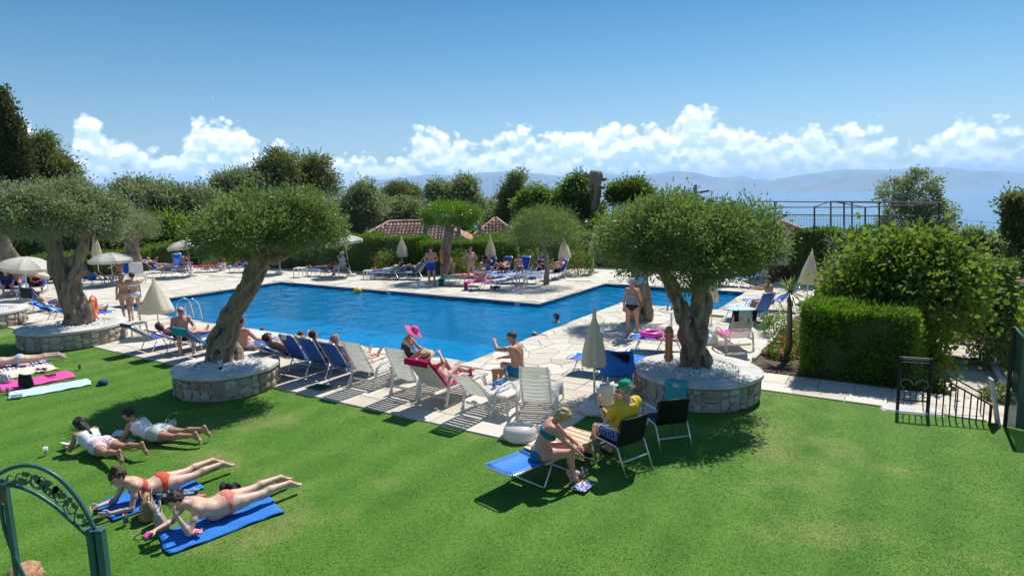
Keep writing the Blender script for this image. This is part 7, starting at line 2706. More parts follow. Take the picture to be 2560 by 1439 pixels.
def person(key, label, loc, phi, pose, sex='f', h=1.66, skin='fair', hair=('short', 'brown'), wear=(), gz=None, vox=0.012, fat=0.0, curl=0.5, hat=None, glasses=False, group=None, bust=1.0, rz=None, watch=False, tattoo=False):
	J = skeleton(pose, h, sex)
	pr = body_prims(J, sex, fat, curl, bust=bust)
	d, lo = sdf_grid([p[:5] for p in pr], vox)
	V, F = surface_nets(d, lo, vox)
	s = J['s']
	base = np.array(SK[skin])
	col = np.tile(base, (len(V), 1))
	q = V - J['head']
	X, Y, Z = q @ J['hs'], q @ J['fc'], q @ J['hd']
	if vox < .0145:
		eye = ((np.abs(X) - .031 * s) ** 2 / (.014 * s) ** 2 + (Z - .010 * s) ** 2 / (.008 * s) ** 2 < 1) & (Y > .05 * s)
		brow = ((np.abs(X) - .033 * s) ** 2 / (.021 * s) ** 2 + (Z - .031 * s) ** 2 / (.006 * s) ** 2 < 1) & (Y > .05 * s)
		lips = ((X / (.022 * s)) ** 2 + ((Z + .047 * s) / (.009 * s)) ** 2 < 1) & (Y > .06 * s)
		col[eye] = (.05, .035, .03)
		col[brow] = np.array(HAIR[hair[1]]) * .8 + base * .2 if hair else base * .6
		col[lips] = base * (.85, .5, .5)
	if tattoo:
		for k in 'L':
			a, b = J['sho' + k], J['elb' + k]
			t = np.clip((V - a) @ (b - a) / ((b - a) @ (b - a)), 0, 1)
			dist = np.linalg.norm(V - a - t[:, None] * (b - a), axis=1)
			w = (dist < .07) & (t > .15) & (t < .95) & (wobble(V[:, 0], V[:, 1], V[:, 2], 70) > -.1)
			col[w] = base * .35 + np.array([.02, .04, .05])
	me = np_mesh('person', V, F, smooth=True, attr={'skin': col})
	o = link_mesh('person', me, None, M_SKIN)
	rz = H(phi) if rz is None else rz
	z = loc[2]
	if gz is not None:
		z = gz - V[:, 2].min()
	o.location = (float(loc[0]), float(loc[1]), float(z))
	o.rotation_euler = (0, 0, rz)
	tag(o, label, 'person', group)
	if hair:
		link_mesh('hair', hair_mesh(hair[0], J, pr, max(vox * .9, .009)), o, hair_mat(hair[1]))
	for w in wear:
		nm, kind, m = w[:3]
		g = garment(kind, J, pr, vox, w[3] if len(w) > 3 else 0.007, w[4] if len(w) > 4 else .5)
		if g is not None:
			g.name = nm
			link_mesh(nm, g, o, m)
	if glasses:
		def gl(mb, s):
			for sg in (-1, 1):
				mb.tube([(sg * .012 * s, .103 * s, .012 * s), (sg * .050 * s, .090 * s, .012 * s)], [.018 * s, .019 * s], 8)
				mb.tube([(sg * .055 * s, .085 * s, .016 * s), (sg * .088 * s, .0, .018 * s)], .004 * s, 4)
		head_part('sunglasses', o, J, gl, M_BLACK)
	if hat:
		kind, m1, m2 = hat
		if kind == 'cap' or kind == 'visor':
			def cp(mb, s):
				prof = [(.097 * s, .035 * s), (.1 * s, .06 * s), (.09 * s, .10 * s), (.055 * s, .128 * s), (.001, .135 * s)] if kind == 'cap' else [(.099 * s, .03 * s), (.1 * s, .07 * s)]
				mb.lathe(prof, 18, c=(0, -.008 * s, 0))
				mb.slab(lambda a, t: ((a - .5) * .15 * s, .078 * s + t * .085 * s * math.sin(math.pi * (.12 + .76 * a)), .05 * s - .028 * t * s - .03 * s * abs(a - .5)), 9, 4, .006)
			head_part('cap', o, J, cp, m1)
		elif kind == 'straw':
			head_part('hat', o, J, lambda mb, s: mb.lathe([(.175 * s, .042 * s), (.172 * s, .05 * s), (.10 * s, .052 * s), (.098 * s, .09 * s), (.09 * s, .145 * s), (.06 * s, .155 * s), (.001, .150 * s)], 28), m1)
			head_part('hat_band', o, J, lambda mb, s: mb.lathe([(.103 * s, .055 * s), (.1005 * s, .085 * s)], 28), m2)
		elif kind == 'floppy':
			head_part('hat', o, J, lambda mb, s: mb.lathe([(.23 * s, .0), (.2 * s, .025 * s), (.13 * s, .045 * s), (.105 * s, .06 * s), (.102 * s, .10 * s), (.085 * s, .145 * s), (.045 * s, .165 * s), (.001, .168 * s)], 36, wob=lambda a, z: 1 + (.13 * math.sin(3 * a + 1) if z < .04 else 0)), m1)
	Mw = Matrix.Translation(o.location) @ Matrix.Rotation(rz, 4, 'Z')
	wj = {k: np.array(Mw @ Vector(v)) for k, v in J.items() if isinstance(v, np.ndarray) and k[:3] in ('wri', 'hea', 'elb', 'kne', 'ank', 'hip', 'wai', 'nec')}
	wj['rz'] = rz
	for k in 'RL':
		wj['hnd' + k] = np.array(Mw.to_3x3() @ Vector(J['hnd' + k]))
	PEOPLE[key] = wj
	if watch:
		k = 'L'
		a, b = J['elb' + k], J['wri' + k]
		dd = unit(b - a)
		p = b - dd * .03
		MB().tube([p - dd * .012, p + dd * .012], .036, 10).build('watch', M_BLACK, o, smooth=True)
	return o

# ---- poses (local frame: +y front for upright poses, towards the head for prone ones)
def pose_stand(**k):
	p = dict(sp0=(0, 0, 1), tR=(.06, .02, -1), sR=(0, -.04, -1), uR=(.22, -.03, -1), lR=(.05, .18, -1))
	p.update(k)
	return p

def pose_sit(lean=0.1, **k):
	p = dict(sp0=(0, -.05 + lean * .5, 1), sp1=(0, lean, 1), hd=(0, lean * .6, 1), fc=(0, 1, -.15), tR=(.16, 1, -.02), sR=(.02, .05, -1), fR=(.15, 1, -.02), uR=(.15, .25, -1), lR=(-.12, .9, -.3))
	p.update(k)
	return p

def pose_recline(a, knees=False, arms='side', **k):
	ca, sa = math.cos(R(a)), math.sin(R(a))
	p = dict(sp0=(0, -ca, sa), sp1=(0, -ca, sa), fr=(0, sa, ca), hd=(0, -ca * .8, sa + .25), fc=(0, sa + .3, ca - .2))
	p.update(tR=(.10, 1, .10), sR=(.03, 1, -.12), fR=(.25, .35, 1))
	if knees:
		p.update(tR=(.14, .80, .62), sR=(.0, .72, -.70), fR=(.1, 1, -.25))
	if arms == 'side':
		p.update(uR=(.35, ca * .9, -sa * .9 - .12), lR=(-.05, 1, -.02))
	elif arms == 'belly':
		p.update(uR=(.40, ca * .9, -sa * .9), lR=(-.75, .6, .25))
	elif arms == 'head':
		p.update(uR=(.85, -.25, .45), lR=(-.75, -.15, .45))
	elif arms == 'book':
		p.update(uR=(.30, .75, -.15), lR=(-.35, .45, .9), pR=(0, 1, 0))
	p.update(k)
	return p

def pose_prone(el=True, **k):
	p = dict(sp0=(0, 1, .08), sp1=(0, .80, .60), fr=(0, .1, -1), hd=(0, .50, .86), fc=(0, .86, -.52), tR=(.07, -1, -.03), sR=(.03, -1, .04), fR=(.08, -1, -.12), uR=(.22, .42, -.9), lR=(-.28, 1, -.02))
	if not el:
		p.update(sp1=(0, 1, .06), hd=(0, 1, .1), fc=(.8, .1, -.5), uR=(.7, .7, -.1), lR=(-.5, .8, -.05))
	p.update(k)
	return p

def on_lounger(key, y, zp, x=0.0):
	o, rz, b = LOUNGERS[key]
	f = np.array([-math.sin(rz), math.cos(rz)])
	r_ = np.array([math.cos(rz), math.sin(rz)])
	p = o + f * y + r_ * x
	return np.array([p[0], p[1], zp]), rz

def build_people():
	C = cloth_mat
	coral = C('coral', (0.62, 0.09, 0.06))
	coralp = towel_mat('coral_print', 'blotch', (0.62, 0.11, 0.08), (0.68, 0.34, 0.28), (0.6, .1, .08), 60)
	teal = C('teal', (0.008, 0.17, 0.22))
	black = M_BLACK
	white = C('white', (0.72, 0.71, 0.74))
	royal = C('royal', (0.012, 0.06, 0.42))
	navy = M_NAVY
	# ------- lawn
	g = 'women lying on the lawn'
	a, b = G(520, 1192), G(275, 1285)
	rz1 = heading(a, b)
	pel = a + (b - a) * 0.50
	person('L1', 'woman in coral bikini propped on elbows looking at a phone', (pel[0], pel[1], .12), 0, pose_prone(hd=(-.05, .50, .86), fc=(-.1, .80, -.62), uR=(.16, .45, -.9), lR=(-.22, 1, .10), uL=(-.20, .35, -.9), lL=(.16, 1, .10), pR=(-1, 0, .2), pL=(1, 0, .2), sL=(-.05, -1, .10), sR=(.08, -1, .05)), 'f', 1.66, 'pale', ('bun', 'brown'), [('bikini_bottom', 'briefs', coral), ('bikini_top', 'band', coral)], gz=.032, vox=.009, fat=.06, rz=rz1, group=g)
	a, b = G(700, 1240), G(425, 1350)
	rz2 = heading(a, b)
	pel = a + (b - a) * 0.52
	person('L2', 'topless sunbathing woman in coral print bikini bottom resting her head on one hand', (pel[0], pel[1], .12), 0, pose_prone(sp1=(0, .86, .5), hd=(.15, .62, .75), fc=(.1, .75, -.66), uR=(.25, .55, -.8), lR=(-.30, 1, .0), uL=(-.30, .55, -.8), lL=(.28, .35, .9), pL=(0, -1, .3), sL=(.02, -1, .02)), 'f', 1.68, 'pale', ('lowbun', 'brown'), [('bikini_bottom', 'briefs', coralp)], gz=.032, vox=.009, fat=.14, rz=rz2, group=g)
	a, b = G(335, 1158), G(185, 1118)
	rz3 = heading(a, b)
	pel = a + (b - a) * .52
	person('L3', 'woman in white sleeveless top and pink striped shorts reading in the tree shade', (pel[0], pel[1], .12), 0, pose_prone(hd=(0, .55, .83), fc=(0, .8, -.6), tR=(.12, -1, -.03), tL=(-.16, -1, -.03), sR=(.08, -1, .22), sL=(-.10, -1, .24), fR=(.1, -.3, -1), fL=(-.1, -.3, -1)), 'f', 1.62, 'tan', ('long', 'dark'), [('shorts', 'shorts', towel_mat('pink_stripe_cloth', 'stripe', (.66, .45, .50), (.70, .66, .68), (.6, .3, .38), 14), .012, .42), ('top', 'tank', white, .010)], gz=.03, vox=.010, fat=.05, rz=rz3, group=g)
	a, b = G(490, 1110), G(300, 1098)
	rz4 = heading(a, b)
	pel = a + (b - a) * .50
	person('L4', 'woman in white strap top and grey striped shorts with white flip-flops reading', (pel[0], pel[1], .12), 0, pose_prone(hd=(0, .55, .83), fc=(0, .8, -.6), tR=(.10, -1, -.03), tL=(-.06, -1, -.03), sR=(.02, -1, .18), sL=(.05, -1, .10), fR=(.1, -.4, -1), fL=(-.1, -.6, -1)), 'f', 1.64, 'tan', ('pony', 'dark'), [('shorts', 'shorts', towel_mat('grey_stripe_cloth', 'stripe', (.42, .44, .42), (.62, .62, .58), (.26, .30, .30), 22), .014, .42), ('top', 'tank', white, .010)], gz=.03, vox=.010, fat=.04, rz=rz4, group=g)
	a, b = G(150, 900), G(-60, 930)
	rz5 = heading(a, b)
	pel = a + (b - a) * .50
	person('L5', 'woman in pale lilac bikini lying face down beside the row of empty towels', (pel[0], pel[1], .12), 0, pose_prone(False), 'f', 1.66, 'pale', ('bun', 'brown'), [('bikini_bottom', 'briefs', C('lilac', (.42, .42, .60)))], gz=.05, vox=.012, rz=rz5, group=g)
	# phones and books held
	for key, nm, lb, m, dz in (('L1', 'phone', 'dark phone held in both hands by the woman on elbows', M_BLACK, .03), ('L2', 'phone', 'pink phone in the hand of the topless sunbather', T_PINK, .03)):
		w = PEOPLE[key]
		p = w['wriR'] + w['hndR'] * .10
		if key == 'L1':
			p = (w['wriR'] + w['wriL']) / 2 + w['hndR'] * .09
		o = MB().rbox((0, 0, 0), (.15, .078, .012), .004).build(nm, m)
		o.location = (p[0], p[1], p[2] + .0)
		o.rotation_euler = (R(-25), R(12), w['rz'])
		tag(o, lb, 'phone')
	for key, lb in (('L3', 'open paperback in front of the woman in pink shorts'), ('L4', 'open paperback in front of the woman in grey striped shorts')):
		w = PEOPLE[key]
		p = (w['wriR'] + w['wriL']) / 2 + w['hndR'] * .08
		root = empty('open_book', (p[0], p[1], max(p[2], .06)), w['rz'], lb, 'book', 'paperbacks being read on the lawn')
		for sg in (-1, 1):
			MB().slab(lambda s_, t: (sg * (.005 + s_ * .12), (t - .5) * .19, .05 * s_ + .01 * math.sin(3 * s_)), 5, 3, .012).build('page_block', mat('paper', (.75, .73, .7)), root)
	# ------- woman on the flat lounger
	p = G(1352, 1128, .45)
	f1 = H(92)
	person('W1', 'blond woman in teal bikini sitting bent forward on the flat blue lounger', (p[0], p[1], .445), 0, pose_sit(.45, sp0=(0, .18, 1), sp1=(0.0, .62, 1), hd=(0, .85, .6), fc=(0, .7, -.75), tR=(.06, 1, .10), sR=(-.10, .12, -1), tL=(-.10, 1, .10), sL=(.10, .10, -1), fR=(.1, 1, -.05), uR=(.10, .75, -.75), lR=(-.25, .55, -.55), uL=(-.12, .65, -.75), lL=(.3, .6, -.4)), 'f', 1.68, 'pink', ('bob', 'blond'), [('bikini_bottom', 'briefs', teal), ('bikini_top', 'band', teal)], vox=.009, fat=.08, rz=f1)
	w = PEOPLE['W1']
	# ------- man in the yellow shirt
	c, rz, _ = LOUNGERS['C1']
	fw = np.array([-math.sin(rz), math.cos(rz)])
	pe = c - fw * .05
	person('M1', 'man in yellow t-shirt blue checked shorts and green cap reading a map', (pe[0], pe[1], .535), 0, pose_sit(-.12, sp0=(0, -.22, 1), sp1=(0, -.10, 1), hd=(0, .12, 1), fc=(-.15, 1, -.22), uR=(.28, .45, -.85), lR=(-.18, .75, .62), uL=(-.22, .50, -.85), lL=(.10, .62, .78), pR=(-1, 0, 0), pL=(1, 0, 0), tR=(.14, 1, .0), sR=(.02, .08, -1), tL=(-.10, 1, -.02), sL=(.0, .42, -1), fR=(.2, 1, .0), fL=(-.2, 1, 0)), 'm', 1.76, 'fair', ('short', 'grey'), [('shorts', 'shorts', towel_mat('blue_check_cloth', 'check', (.015, .05, .26), (.16, .26, .5), None, 8), .022, .72), ('t_shirt', 'tshirt', C('yellow', (.66, .44, .05)), .020)], vox=.009, fat=.12, hat=('cap', C('green', (.01, .28, .15)), None), rz=rz, watch=True, glasses=True)
	w = PEOPLE['M1']
	p = (w['wriL'] + w['wriR']) / 2 + np.array([fw[0], fw[1], 0]) * .10
	root = empty('map_sheet', (p[0], p[1], p[2] + .05), rz, 'unfolded paper map held up by the man in yellow', 'map')
	MB().slab(lambda s_, t: ((s_ - .5) * .36, .02 * math.sin(6 * s_) + .05 * t, (t - .35) * .34), 9, 6, .004).build('sheet', towel_mat('map_print', 'noise', (.50, .58, .62), (.66, .66, .62), (.44, .52, .60), 30), root, smooth=True)
	pp = w['wriR'] + w['hndR'] * .12
	o = MB().tube([(0, 0, 0), (0.13, .0, .03)], .004, 5).build('pen', M_WHITE)
	o.location = tuple(pp)
	tag(o, 'white pen in the right hand of the map reader', 'pen')
	for k in 'RL':
		q = w['ank' + k]
		flip_flop('dark flip-flop worn by the man in yellow on his %s foot' % ('right' if k == 'R' else 'left'), (q[0] + fw[0] * .06, q[1] + fw[1] * .06, .02), rz, M_BLACK, group=None, strap=royal)
	# ------- people on the white loungers and blue row
	p, rz = on_lounger('P3', .14, DECK_Z + .46)
	person('S1', 'woman in straw hat with dark band sunbathing on the crimson towel', p, 0, pose_recline(50, True, 'head', tL=(-.1, .72, .70), sL=(.02, .62, -.8), tR=(.12, .9, .35), sR=(0, .9, -.4), lR=(-.6, .35, .45), lL=(.6, .1, .5)), 'f', 1.65, 'pink', ('short', 'brown'), [('bikini_bottom', 'briefs', white), ('bikini_top', 'band', white)], vox=.011, hat=('straw', mat('straw', (.52, .38, .2), .9, var=.2, scale=40), M_BLACK), rz=rz, glasses=True)

	p = G(1293, 925, .48)
	person('S2', 'tattooed man in blue swim shorts sitting sideways with one arm raised', (p[0], p[1], DECK_Z + .47), -62, pose_sit(.12, sp0=(0, -.08, 1), sp1=(.05, .22, 1), hd=(0, .3, 1), fc=(-.3, 1, -.2), uL=(-.70, .70, .10), lL=(.70, .60, .40), uR=(.2, .5, -.8), lR=(-.35, .9, -.1), tR=(.22, 1, .08), tL=(-.22, 1, -.05), sR=(0, .25, -1), sL=(0, .05, -1)), 'm', 1.78, 'tan', ('buzz', 'brown'), [('swim_shorts', 'shorts', C('azure', (.01, .17, .30)), .014, .5)], vox=.011, tattoo=True)
	p = G(1012, 898, .42)
	person('S3', 'woman in wide pink sun hat and dark dotted swimsuit sitting by the pool edge', (p[0], p[1], DECK_Z + .45), 95, pose_sit(.3, sp1=(0, .35, 1), hd=(0, .6, .8), fc=(.1, .8, -.55), uR=(.1, .65, -.75), lR=(-.2, .8, -.45)), 'f', 1.62, 'pink', ('short', 'blond'), [('swimsuit', 'onepiece', towel_mat('dot_cloth', 'blotch', (.015, .015, .02), (.12, .12, .13), (.01, .01, .012), 60), .006)], vox=.012, fat=.1, hat=('floppy', C('hot_pink', (.75, .10, .28)), None))
	# stool under the pink-hat woman
	side_table('white stool under the woman in the pink sun hat', (p[0] - .05, p[1]), H(20), .36, .42)
	p, rz = on_lounger('B3', .2, DECK_Z + .45)
	person('S4', 'fair woman in white bikini lying on the upright blue lounger', p, 0, pose_recline(56, False, 'side'), 'f', 1.64, 'pale', ('short', 'strawb'), [('bikini_bottom', 'briefs', white), ('bikini_top', 'band', white)], vox=.012, rz=rz)
	p, rz = on_lounger('B2', .2, DECK_Z + .45)
	person('S5', 'bather with one knee up on the middle upright blue lounger', p, 0, pose_recline(58, True, 'side'), 'f', 1.64, 'pink', ('short', 'brown'), [('bikini_bottom', 'briefs', black), ('bikini_top', 'band', black)], vox=.013, rz=rz)
	p, rz = on_lounger('B0', .15, DECK_Z + .45)
	person('S6', 'dark-haired man in sunglasses dozing on the low blue lounger', p, 0, pose_recline(34, True, 'belly'), 'm', 1.76, 'tan', ('short', 'dark'), [('swim_shorts', 'shorts', black, .012, .5)], vox=.012, rz=rz, glasses=True)
	p = G(606, 878, .42)
	person('S7', 'broad-backed man in grey shorts sitting with his back to the lawn', (p[0], p[1], DECK_Z + .46), 28, pose_sit(.05, sp1=(0, .06, 1), uR=(.45, .5, -.75), lR=(.05, .9, -.3)), 'm', 1.78, 'pink', ('buzz', 'dark'), [('shorts', 'shorts', C('slate', (.12, .13, .17)), .014, .5)], vox=.012, fat=.12)
	blue_lounger('flat blue lounger under the broad-backed man', G(600, 905)[:2], -TH, 4, M_BLUE)
	p = G(455, 842, .42)
	person('S8', 'bald man with dark sunglasses sitting hunched by the half-open parasol', (p[0], p[1], DECK_Z + .46), 140, pose_sit(.25, sp1=(0, .22, 1), fc=(.1, 1, -.05), hd=(0, .1, 1), uR=(.3, .5, -.8), lR=(-.5, .7, -.3), uL=(-.3, .5, -.8), lL=(.5, .7, -.3)), 'm', 1.76, 'pink', None, [('swim_shorts', 'shorts', M_NAVY, .012, .5)], vox=.012, fat=.14, glasses=True)
	p, rz = on_lounger('B5', .15, DECK_Z + .45)
	person('S9', 'sunbather lying on the blue lounger beside the bald man', p, 0, pose_recline(30, False, 'side'), 'f', 1.64, 'pink', ('bob', 'brown'), [('swimsuit', 'onepiece', C('wine', (.2, .02, .04)), .006)], vox=.013, rz=rz)
	# ------- walking girls
	p = hull(318, 806)
	gw = 'girls in bikinis walking side by side'
	pose_w = pose_stand(tR=(.03, .35, -1), sR=(0, -.1, -1), tL=(-.02, -.25, -1), sL=(0, -.75, -1), fL=(0, .6, -.8), uR=(.15, .2, -1), lR=(-.1, .7, -.5), uL=(-.2, -.25, -1), lL=(-.05, .35, -1), sp1=(0, .06, 1))
	person('K1', 'girl in pale bikini walking with her arm forward beside the pool', (p[0], p[1], 0), -40, pose_w, 'f', 1.66, 'tan', ('bun', 'strawb'), [('bikini_bottom', 'briefs', C('blush', (.55, .32, .28))), ('bikini_top', 'band', C('blush', (.55, .32, .28)))], gz=DECK_Z, vox=.012, group=gw)
	p = hull(342, 803)
	person('K2', 'girl in white patterned bikini walking just behind the first girl', (p[0], p[1], 0), -30, pose_stand(tR=(.03, .25, -1), sR=(0, -.15, -1), tL=(-.02, -.3, -1), sL=(0, -.85, -1), fL=(0, .5, -.9), uR=(.12, .1, -1), lR=(0, .4, -1), uL=(-.15, -.1, -1)), 'f', 1.62, 'fair', ('pony', 'brown'), [('bikini_bottom', 'briefs', white), ('bikini_top', 'band', white)], gz=DECK_Z, vox=.012, group=gw)
	# ------- woman in grey standing
	p = hull(1580, 842)
	person('K3', 'woman in grey and black swimsuit with white cap standing with one hand raised', (p[0], p[1], 0), -152, pose_stand(uL=(-.35, .15, -.95), lL=(.12, .55, .95), pL=(.5, .5, 0), uR=(.28, -.05, -1), lR=(.0, .15, -1), tR=(.06, .12, -1), sR=(0, -.12, -1), tL=(-.1, -.02, -1), fc=(.3, 1, -.1)), 'f', 1.68, 'pink', ('pony', 'brown'), [('swimsuit', 'onepiece', C('dove', (.26, .26, .33)), .006), ('swim_brief', 'briefs', black, .009)], gz=DECK_Z, vox=.011, hat=('cap', white, None), glasses=True, fat=.05)
	# ------- swimmers
	for key, px, py, phi, hr, lb, up in (('N1', 1392, 800, -100, ('bob', 'auburn'), 'red-haired woman standing shoulder-deep in the pool', False), ('N2', 1336, 838, -20, ('short', 'grey'), 'grey-haired swimmer close to the deck edge', False), ('N3', 657, 832, 150, ('short', 'brown'), 'dark-haired swimmer peeping over the near pool edge', False), ('N4', 752, 845, 60, ('short', 'auburn'), 'swimmer shading her face with an arm at the near pool edge', True)):
		z = {'N1': -.58, 'N2': -.72, 'N3': -.66, 'N4': -.60}[key]
		q = G(px, py, WATER_Z + .05)
		pz = pose_stand(uR=(.5, .4, -.7), lR=(.1, 1, .1)) if not up else pose_stand(uR=(.7, .4, .5), lR=(-.7, .3, .5), uL=(-.4, .4, -.7))
		person(key, lb, (q[0], q[1], z), phi, pz, 'f', 1.64, 'pink', hr, [('swimsuit', 'onepiece', navy, .006)], vox=.013, group='bathers in the pool')
	# ------- far side of the pool
	p = hull(1080, 712)
	person('Q1', 'man in royal blue swim shorts and red cap standing with hands together', (p[0], p[1], 0), 170, pose_stand(uR=(.35, .05, -1), lR=(-.75, .8, -.1)), 'm', 1.80, 'pink', ('short', 'brown'), [('swim_shorts', 'shorts', royal, .02, .62)], gz=DECK_Z, vox=.014, hat=('cap', C('dull_red', (.35, .03, .03)), None), fat=.06)
	p = hull(1178, 706)
	person('Q2', 'woman in pink bikini standing with both hands on her hips', (p[0], p[1], 0), 150, pose_stand(uR=(.75, -.25, -.75), lR=(-.75, .35, -.55)), 'f', 1.70, 'fair', ('long', 'brown'), [('bikini_bottom', 'briefs', C('blush', (.55, .32, .28))), ('bikini_top', 'band', C('blush', (.55, .32, .28)))], gz=DECK_Z, vox=.014)
	p = G(1178, 712, .45)
	p, rz = on_lounger('F6', .55, DECK_Z + .45)
	person('Q3', 'woman seen from behind sitting on the pink towel', p, -10, pose_sit(.1, tR=(.45, 1, .25), sR=(-.7, .4, -.6)), 'f', 1.66, 'pink', ('lowbun', 'strawb'), [('bikini_bottom', 'briefs', C('blush', (.55, .32, .28))), ('bikini_top', 'band', white)], vox=.014)
	p, rz = on_lounger('F5', .2, DECK_Z + .44)
	person('Q4', 'dark-haired woman lying on the teal towel', p, 0, pose_recline(3, False, 'side'), 'f', 1.66, 'pink', ('bob', 'dark'), [('bikini_bottom', 'briefs', coral), ('bikini_top', 'band', coral)], vox=.015, rz=rz)
	gf = 'sunbathers on the far loungers'
	for key, lg, a, kn, ar, sx, sk, hr, wr, lb in (
			('T1', 'F1', 4, False, 'head', 'm', 'brown', ('short', 'dark'), [('swim_shorts', 'shorts', C('slate', (.12, .13, .17)), .012, .5)], 'bather in grey trunks lying flat in front of the dark hedge'),
			('T3', 'F3', 26, False, 'side', 'f', 'tan', ('short', 'dark'), [('wrap', 'shorts', T_STRIPE2, .016, .9), ('top', 'tank', T_STRIPE2, .012)], 'bather in striped wrap lying at the tall hedge'),
			('T4', 'F4', 44, True, 'belly', 'm', 'tan', ('short', 'dark'), [('trousers', 'shorts', C('olive_drab', (.09, .10, .06)), .014, .95), ('shirt', 'tshirt', C('greyish', (.3, .29, .29)), .016)], 'bather in olive trousers with drawn-up legs'),
			('T8', 'F8', 54, True, 'book', 'f', 'pink', ('short', 'brown'), [('swimsuit', 'onepiece', C('denim', (.1, .16, .3)), .006)], 'woman in denim-blue swimsuit reading behind the standing woman'),
			('T9', 'F9', 30, True, 'side', 'm', 'pink', ('short', 'grey'), [('swim_shorts', 'shorts', C('orange_red', (.6, .08, .03)), .014, .55)], 'grey-haired man in orange-red trunks lying with raised knees'),
			('T11', 'F11', 58, True, 'belly', 'f', 'pink', ('bob', 'auburn'), [('swimsuit', 'onepiece', black, .006)], 'auburn woman in black swimsuit by the slender tree'),
			('T12', 'F12', 46, True, 'book', 'm', 'pink', ('short', 'grey'), [('swim_shorts', 'shorts', black, .012, .5)], 'man with pale cap reading behind the slender trunk')):
		p, rz = on_lounger(lg, .15, DECK_Z + .45)
		person(key, lb, p, 0, pose_recline(a, kn, ar), sx, 1.68, sk, hr, wr, vox=.015, rz=rz, group=gf, fat=.08)
	p, rz = on_lounger('F10', .55, DECK_Z + .46)
	person('T10', 'woman bent over a book sitting on the edge of the far lounger', p, 0, pose_sit(.4, sp1=(0, .5, 1), hd=(0, .5, .8), fc=(0, .8, -.6), lR=(-.5, .8, .1), tR=(.2, 1, .3), sR=(-.05, .3, -1)), 'f', 1.66, 'pink', ('bob', 'brown'), [('bikini_bottom', 'briefs', white), ('bikini_top', 'band', white)], vox=.015, rz=rz + R(40), group=gf)
	p = np.append(hull(858, 690)[:2], 0)
	person('Q5', 'man in pale blue shirt and white cap sitting in the armchair with a raised hand', (p[0], p[1], DECK_Z + .53), -110, pose_sit(-.1, uR=(.3, .5, -.7), lR=(-.35, .25, .9), tR=(.1, 1, .1)), 'm', 1.76, 'pink', ('short', 'grey'), [('shorts', 'shorts', C('sand', (.45, .38, .25)), .016, .6), ('shirt', 'tshirt', C('pale_blue', (.36, .46, .58)), .018)], vox=.015, fat=.08, hat=('cap', white, None))
	# ------- left side
	p, rz = on_lounger('G1', .15, DECK_Z + .45)
	person('U1', 'woman in turquoise bikini bottom lying stretched out under the far parasol', p, 0, pose_recline(8, False, 'side'), 'f', 1.68, 'pink', ('bob', 'dark'), [('bikini_bottom', 'briefs', C('turq', (.02, .40, .45))), ('bikini_top', 'band', C('turq', (.02, .40, .45)))], vox=.015, rz=rz)
	p, rz = on_lounger('G2', .15, DECK_Z + .45)
	person('U2', 'bather reading with raised arms on the pink towel', p, 0, pose_recline(34, False, 'book'), 'f', 1.66, 'pink', ('short', 'brown'), [('swimsuit', 'onepiece', C('denim', (.1, .16, .3)), .006)], vox=.016, rz=rz)
	p, rz = on_lounger('G3', .4, DECK_Z + .46)
	person('U3', 'woman in black bikini stooping on the lounger with the steep blue back', p, 0, pose_sit(.6, sp1=(0, .9, 1), hd=(0, .8, .6), fc=(0, .6, -.8)), 'f', 1.64, 'pink', ('bob', 'brown'), [('bikini_bottom', 'briefs', black), ('bikini_top', 'band', black)], vox=.015, rz=rz + R(30))
	p, rz = on_lounger('G5', .2, DECK_Z + .46)
	person('U4', 'bather partly hidden by the leaning trunk near the litter bin', p, 0, pose_recline(22, True, 'side'), 'm', 1.74, 'pink', ('short', 'brown'), [('swim_shorts', 'shorts', royal, .012, .5)], vox=.016, rz=rz)
	p, rz = on_lounger('H1', .2, DECK_Z + .46)
	person('U5', 'dark-haired person half covered by a blue patterned towel', p, 0, pose_recline(40, True, 'belly'), 'f', 1.66, 'tan', ('long', 'dark'), [('towel_wrap', 'shorts', towel_mat('blue_pattern', 'blotch', (.02, .09, .42), (.05, .25, .55), (.015, .06, .3), 12), .03, .95)], vox=.014, rz=rz)
	p, rz = on_lounger('H9', .5, DECK_Z + .46)
	person('U6', 'grey-haired bather leaning forward behind the walking girls', p, 0, pose_sit(.3, uR=(.3, .7, -.4), lR=(-.2, .9, .1)), 'm', 1.7, 'pink', ('short', 'grey'), [('swim_shorts', 'shorts', royal, .012, .5)], vox=.015, rz=rz)
	p, rz = on_lounger('H2', .55, DECK_Z + .46)
	person('U7', 'white-haired old man stooping on a lounger under the tilted parasol', p, 0, pose_sit(.5, sp1=(0, .5, 1), hd=(0, .7, .8), fc=(0, .7, -.7), uR=(.3, .3, -.9), lR=(-.3, .6, -.6)), 'm', 1.72, 'pink', ('buzz', 'grey'), [('swim_shorts', 'shorts', navy, .012, .5)], vox=.014, rz=rz, fat=.1)
	p, rz = on_lounger('H3', .6, DECK_Z + .46)
	person('U8', 'woman in maroon swimsuit leaning on her knees beside the hollow olive', p, 0, pose_sit(.4, sp1=(0, .42, 1), hd=(0, .6, .8), fc=(0, .75, -.6), tR=(.3, 1, 0), lR=(-.7, .5, -.2)), 'f', 1.64, 'pink', ('bun', 'grey'), [('swimsuit', 'onepiece', C('maroon', (.13, .01, .03)), .006)], vox=.014, rz=rz, fat=.15)
	p, rz = on_lounger('H4', .2, DECK_Z + .46)
	person('U9', 'bather leaning back on the crimson and teal towels', p, 0, pose_recline(55, True, 'belly'), 'f', 1.64, 'pink', ('short', 'brown'), [('swimsuit', 'onepiece', C('blush', (.55, .32, .28)), .006)], vox=.016, rz=rz)
	p, rz = on_lounger('H6', .2, DECK_Z + .45)
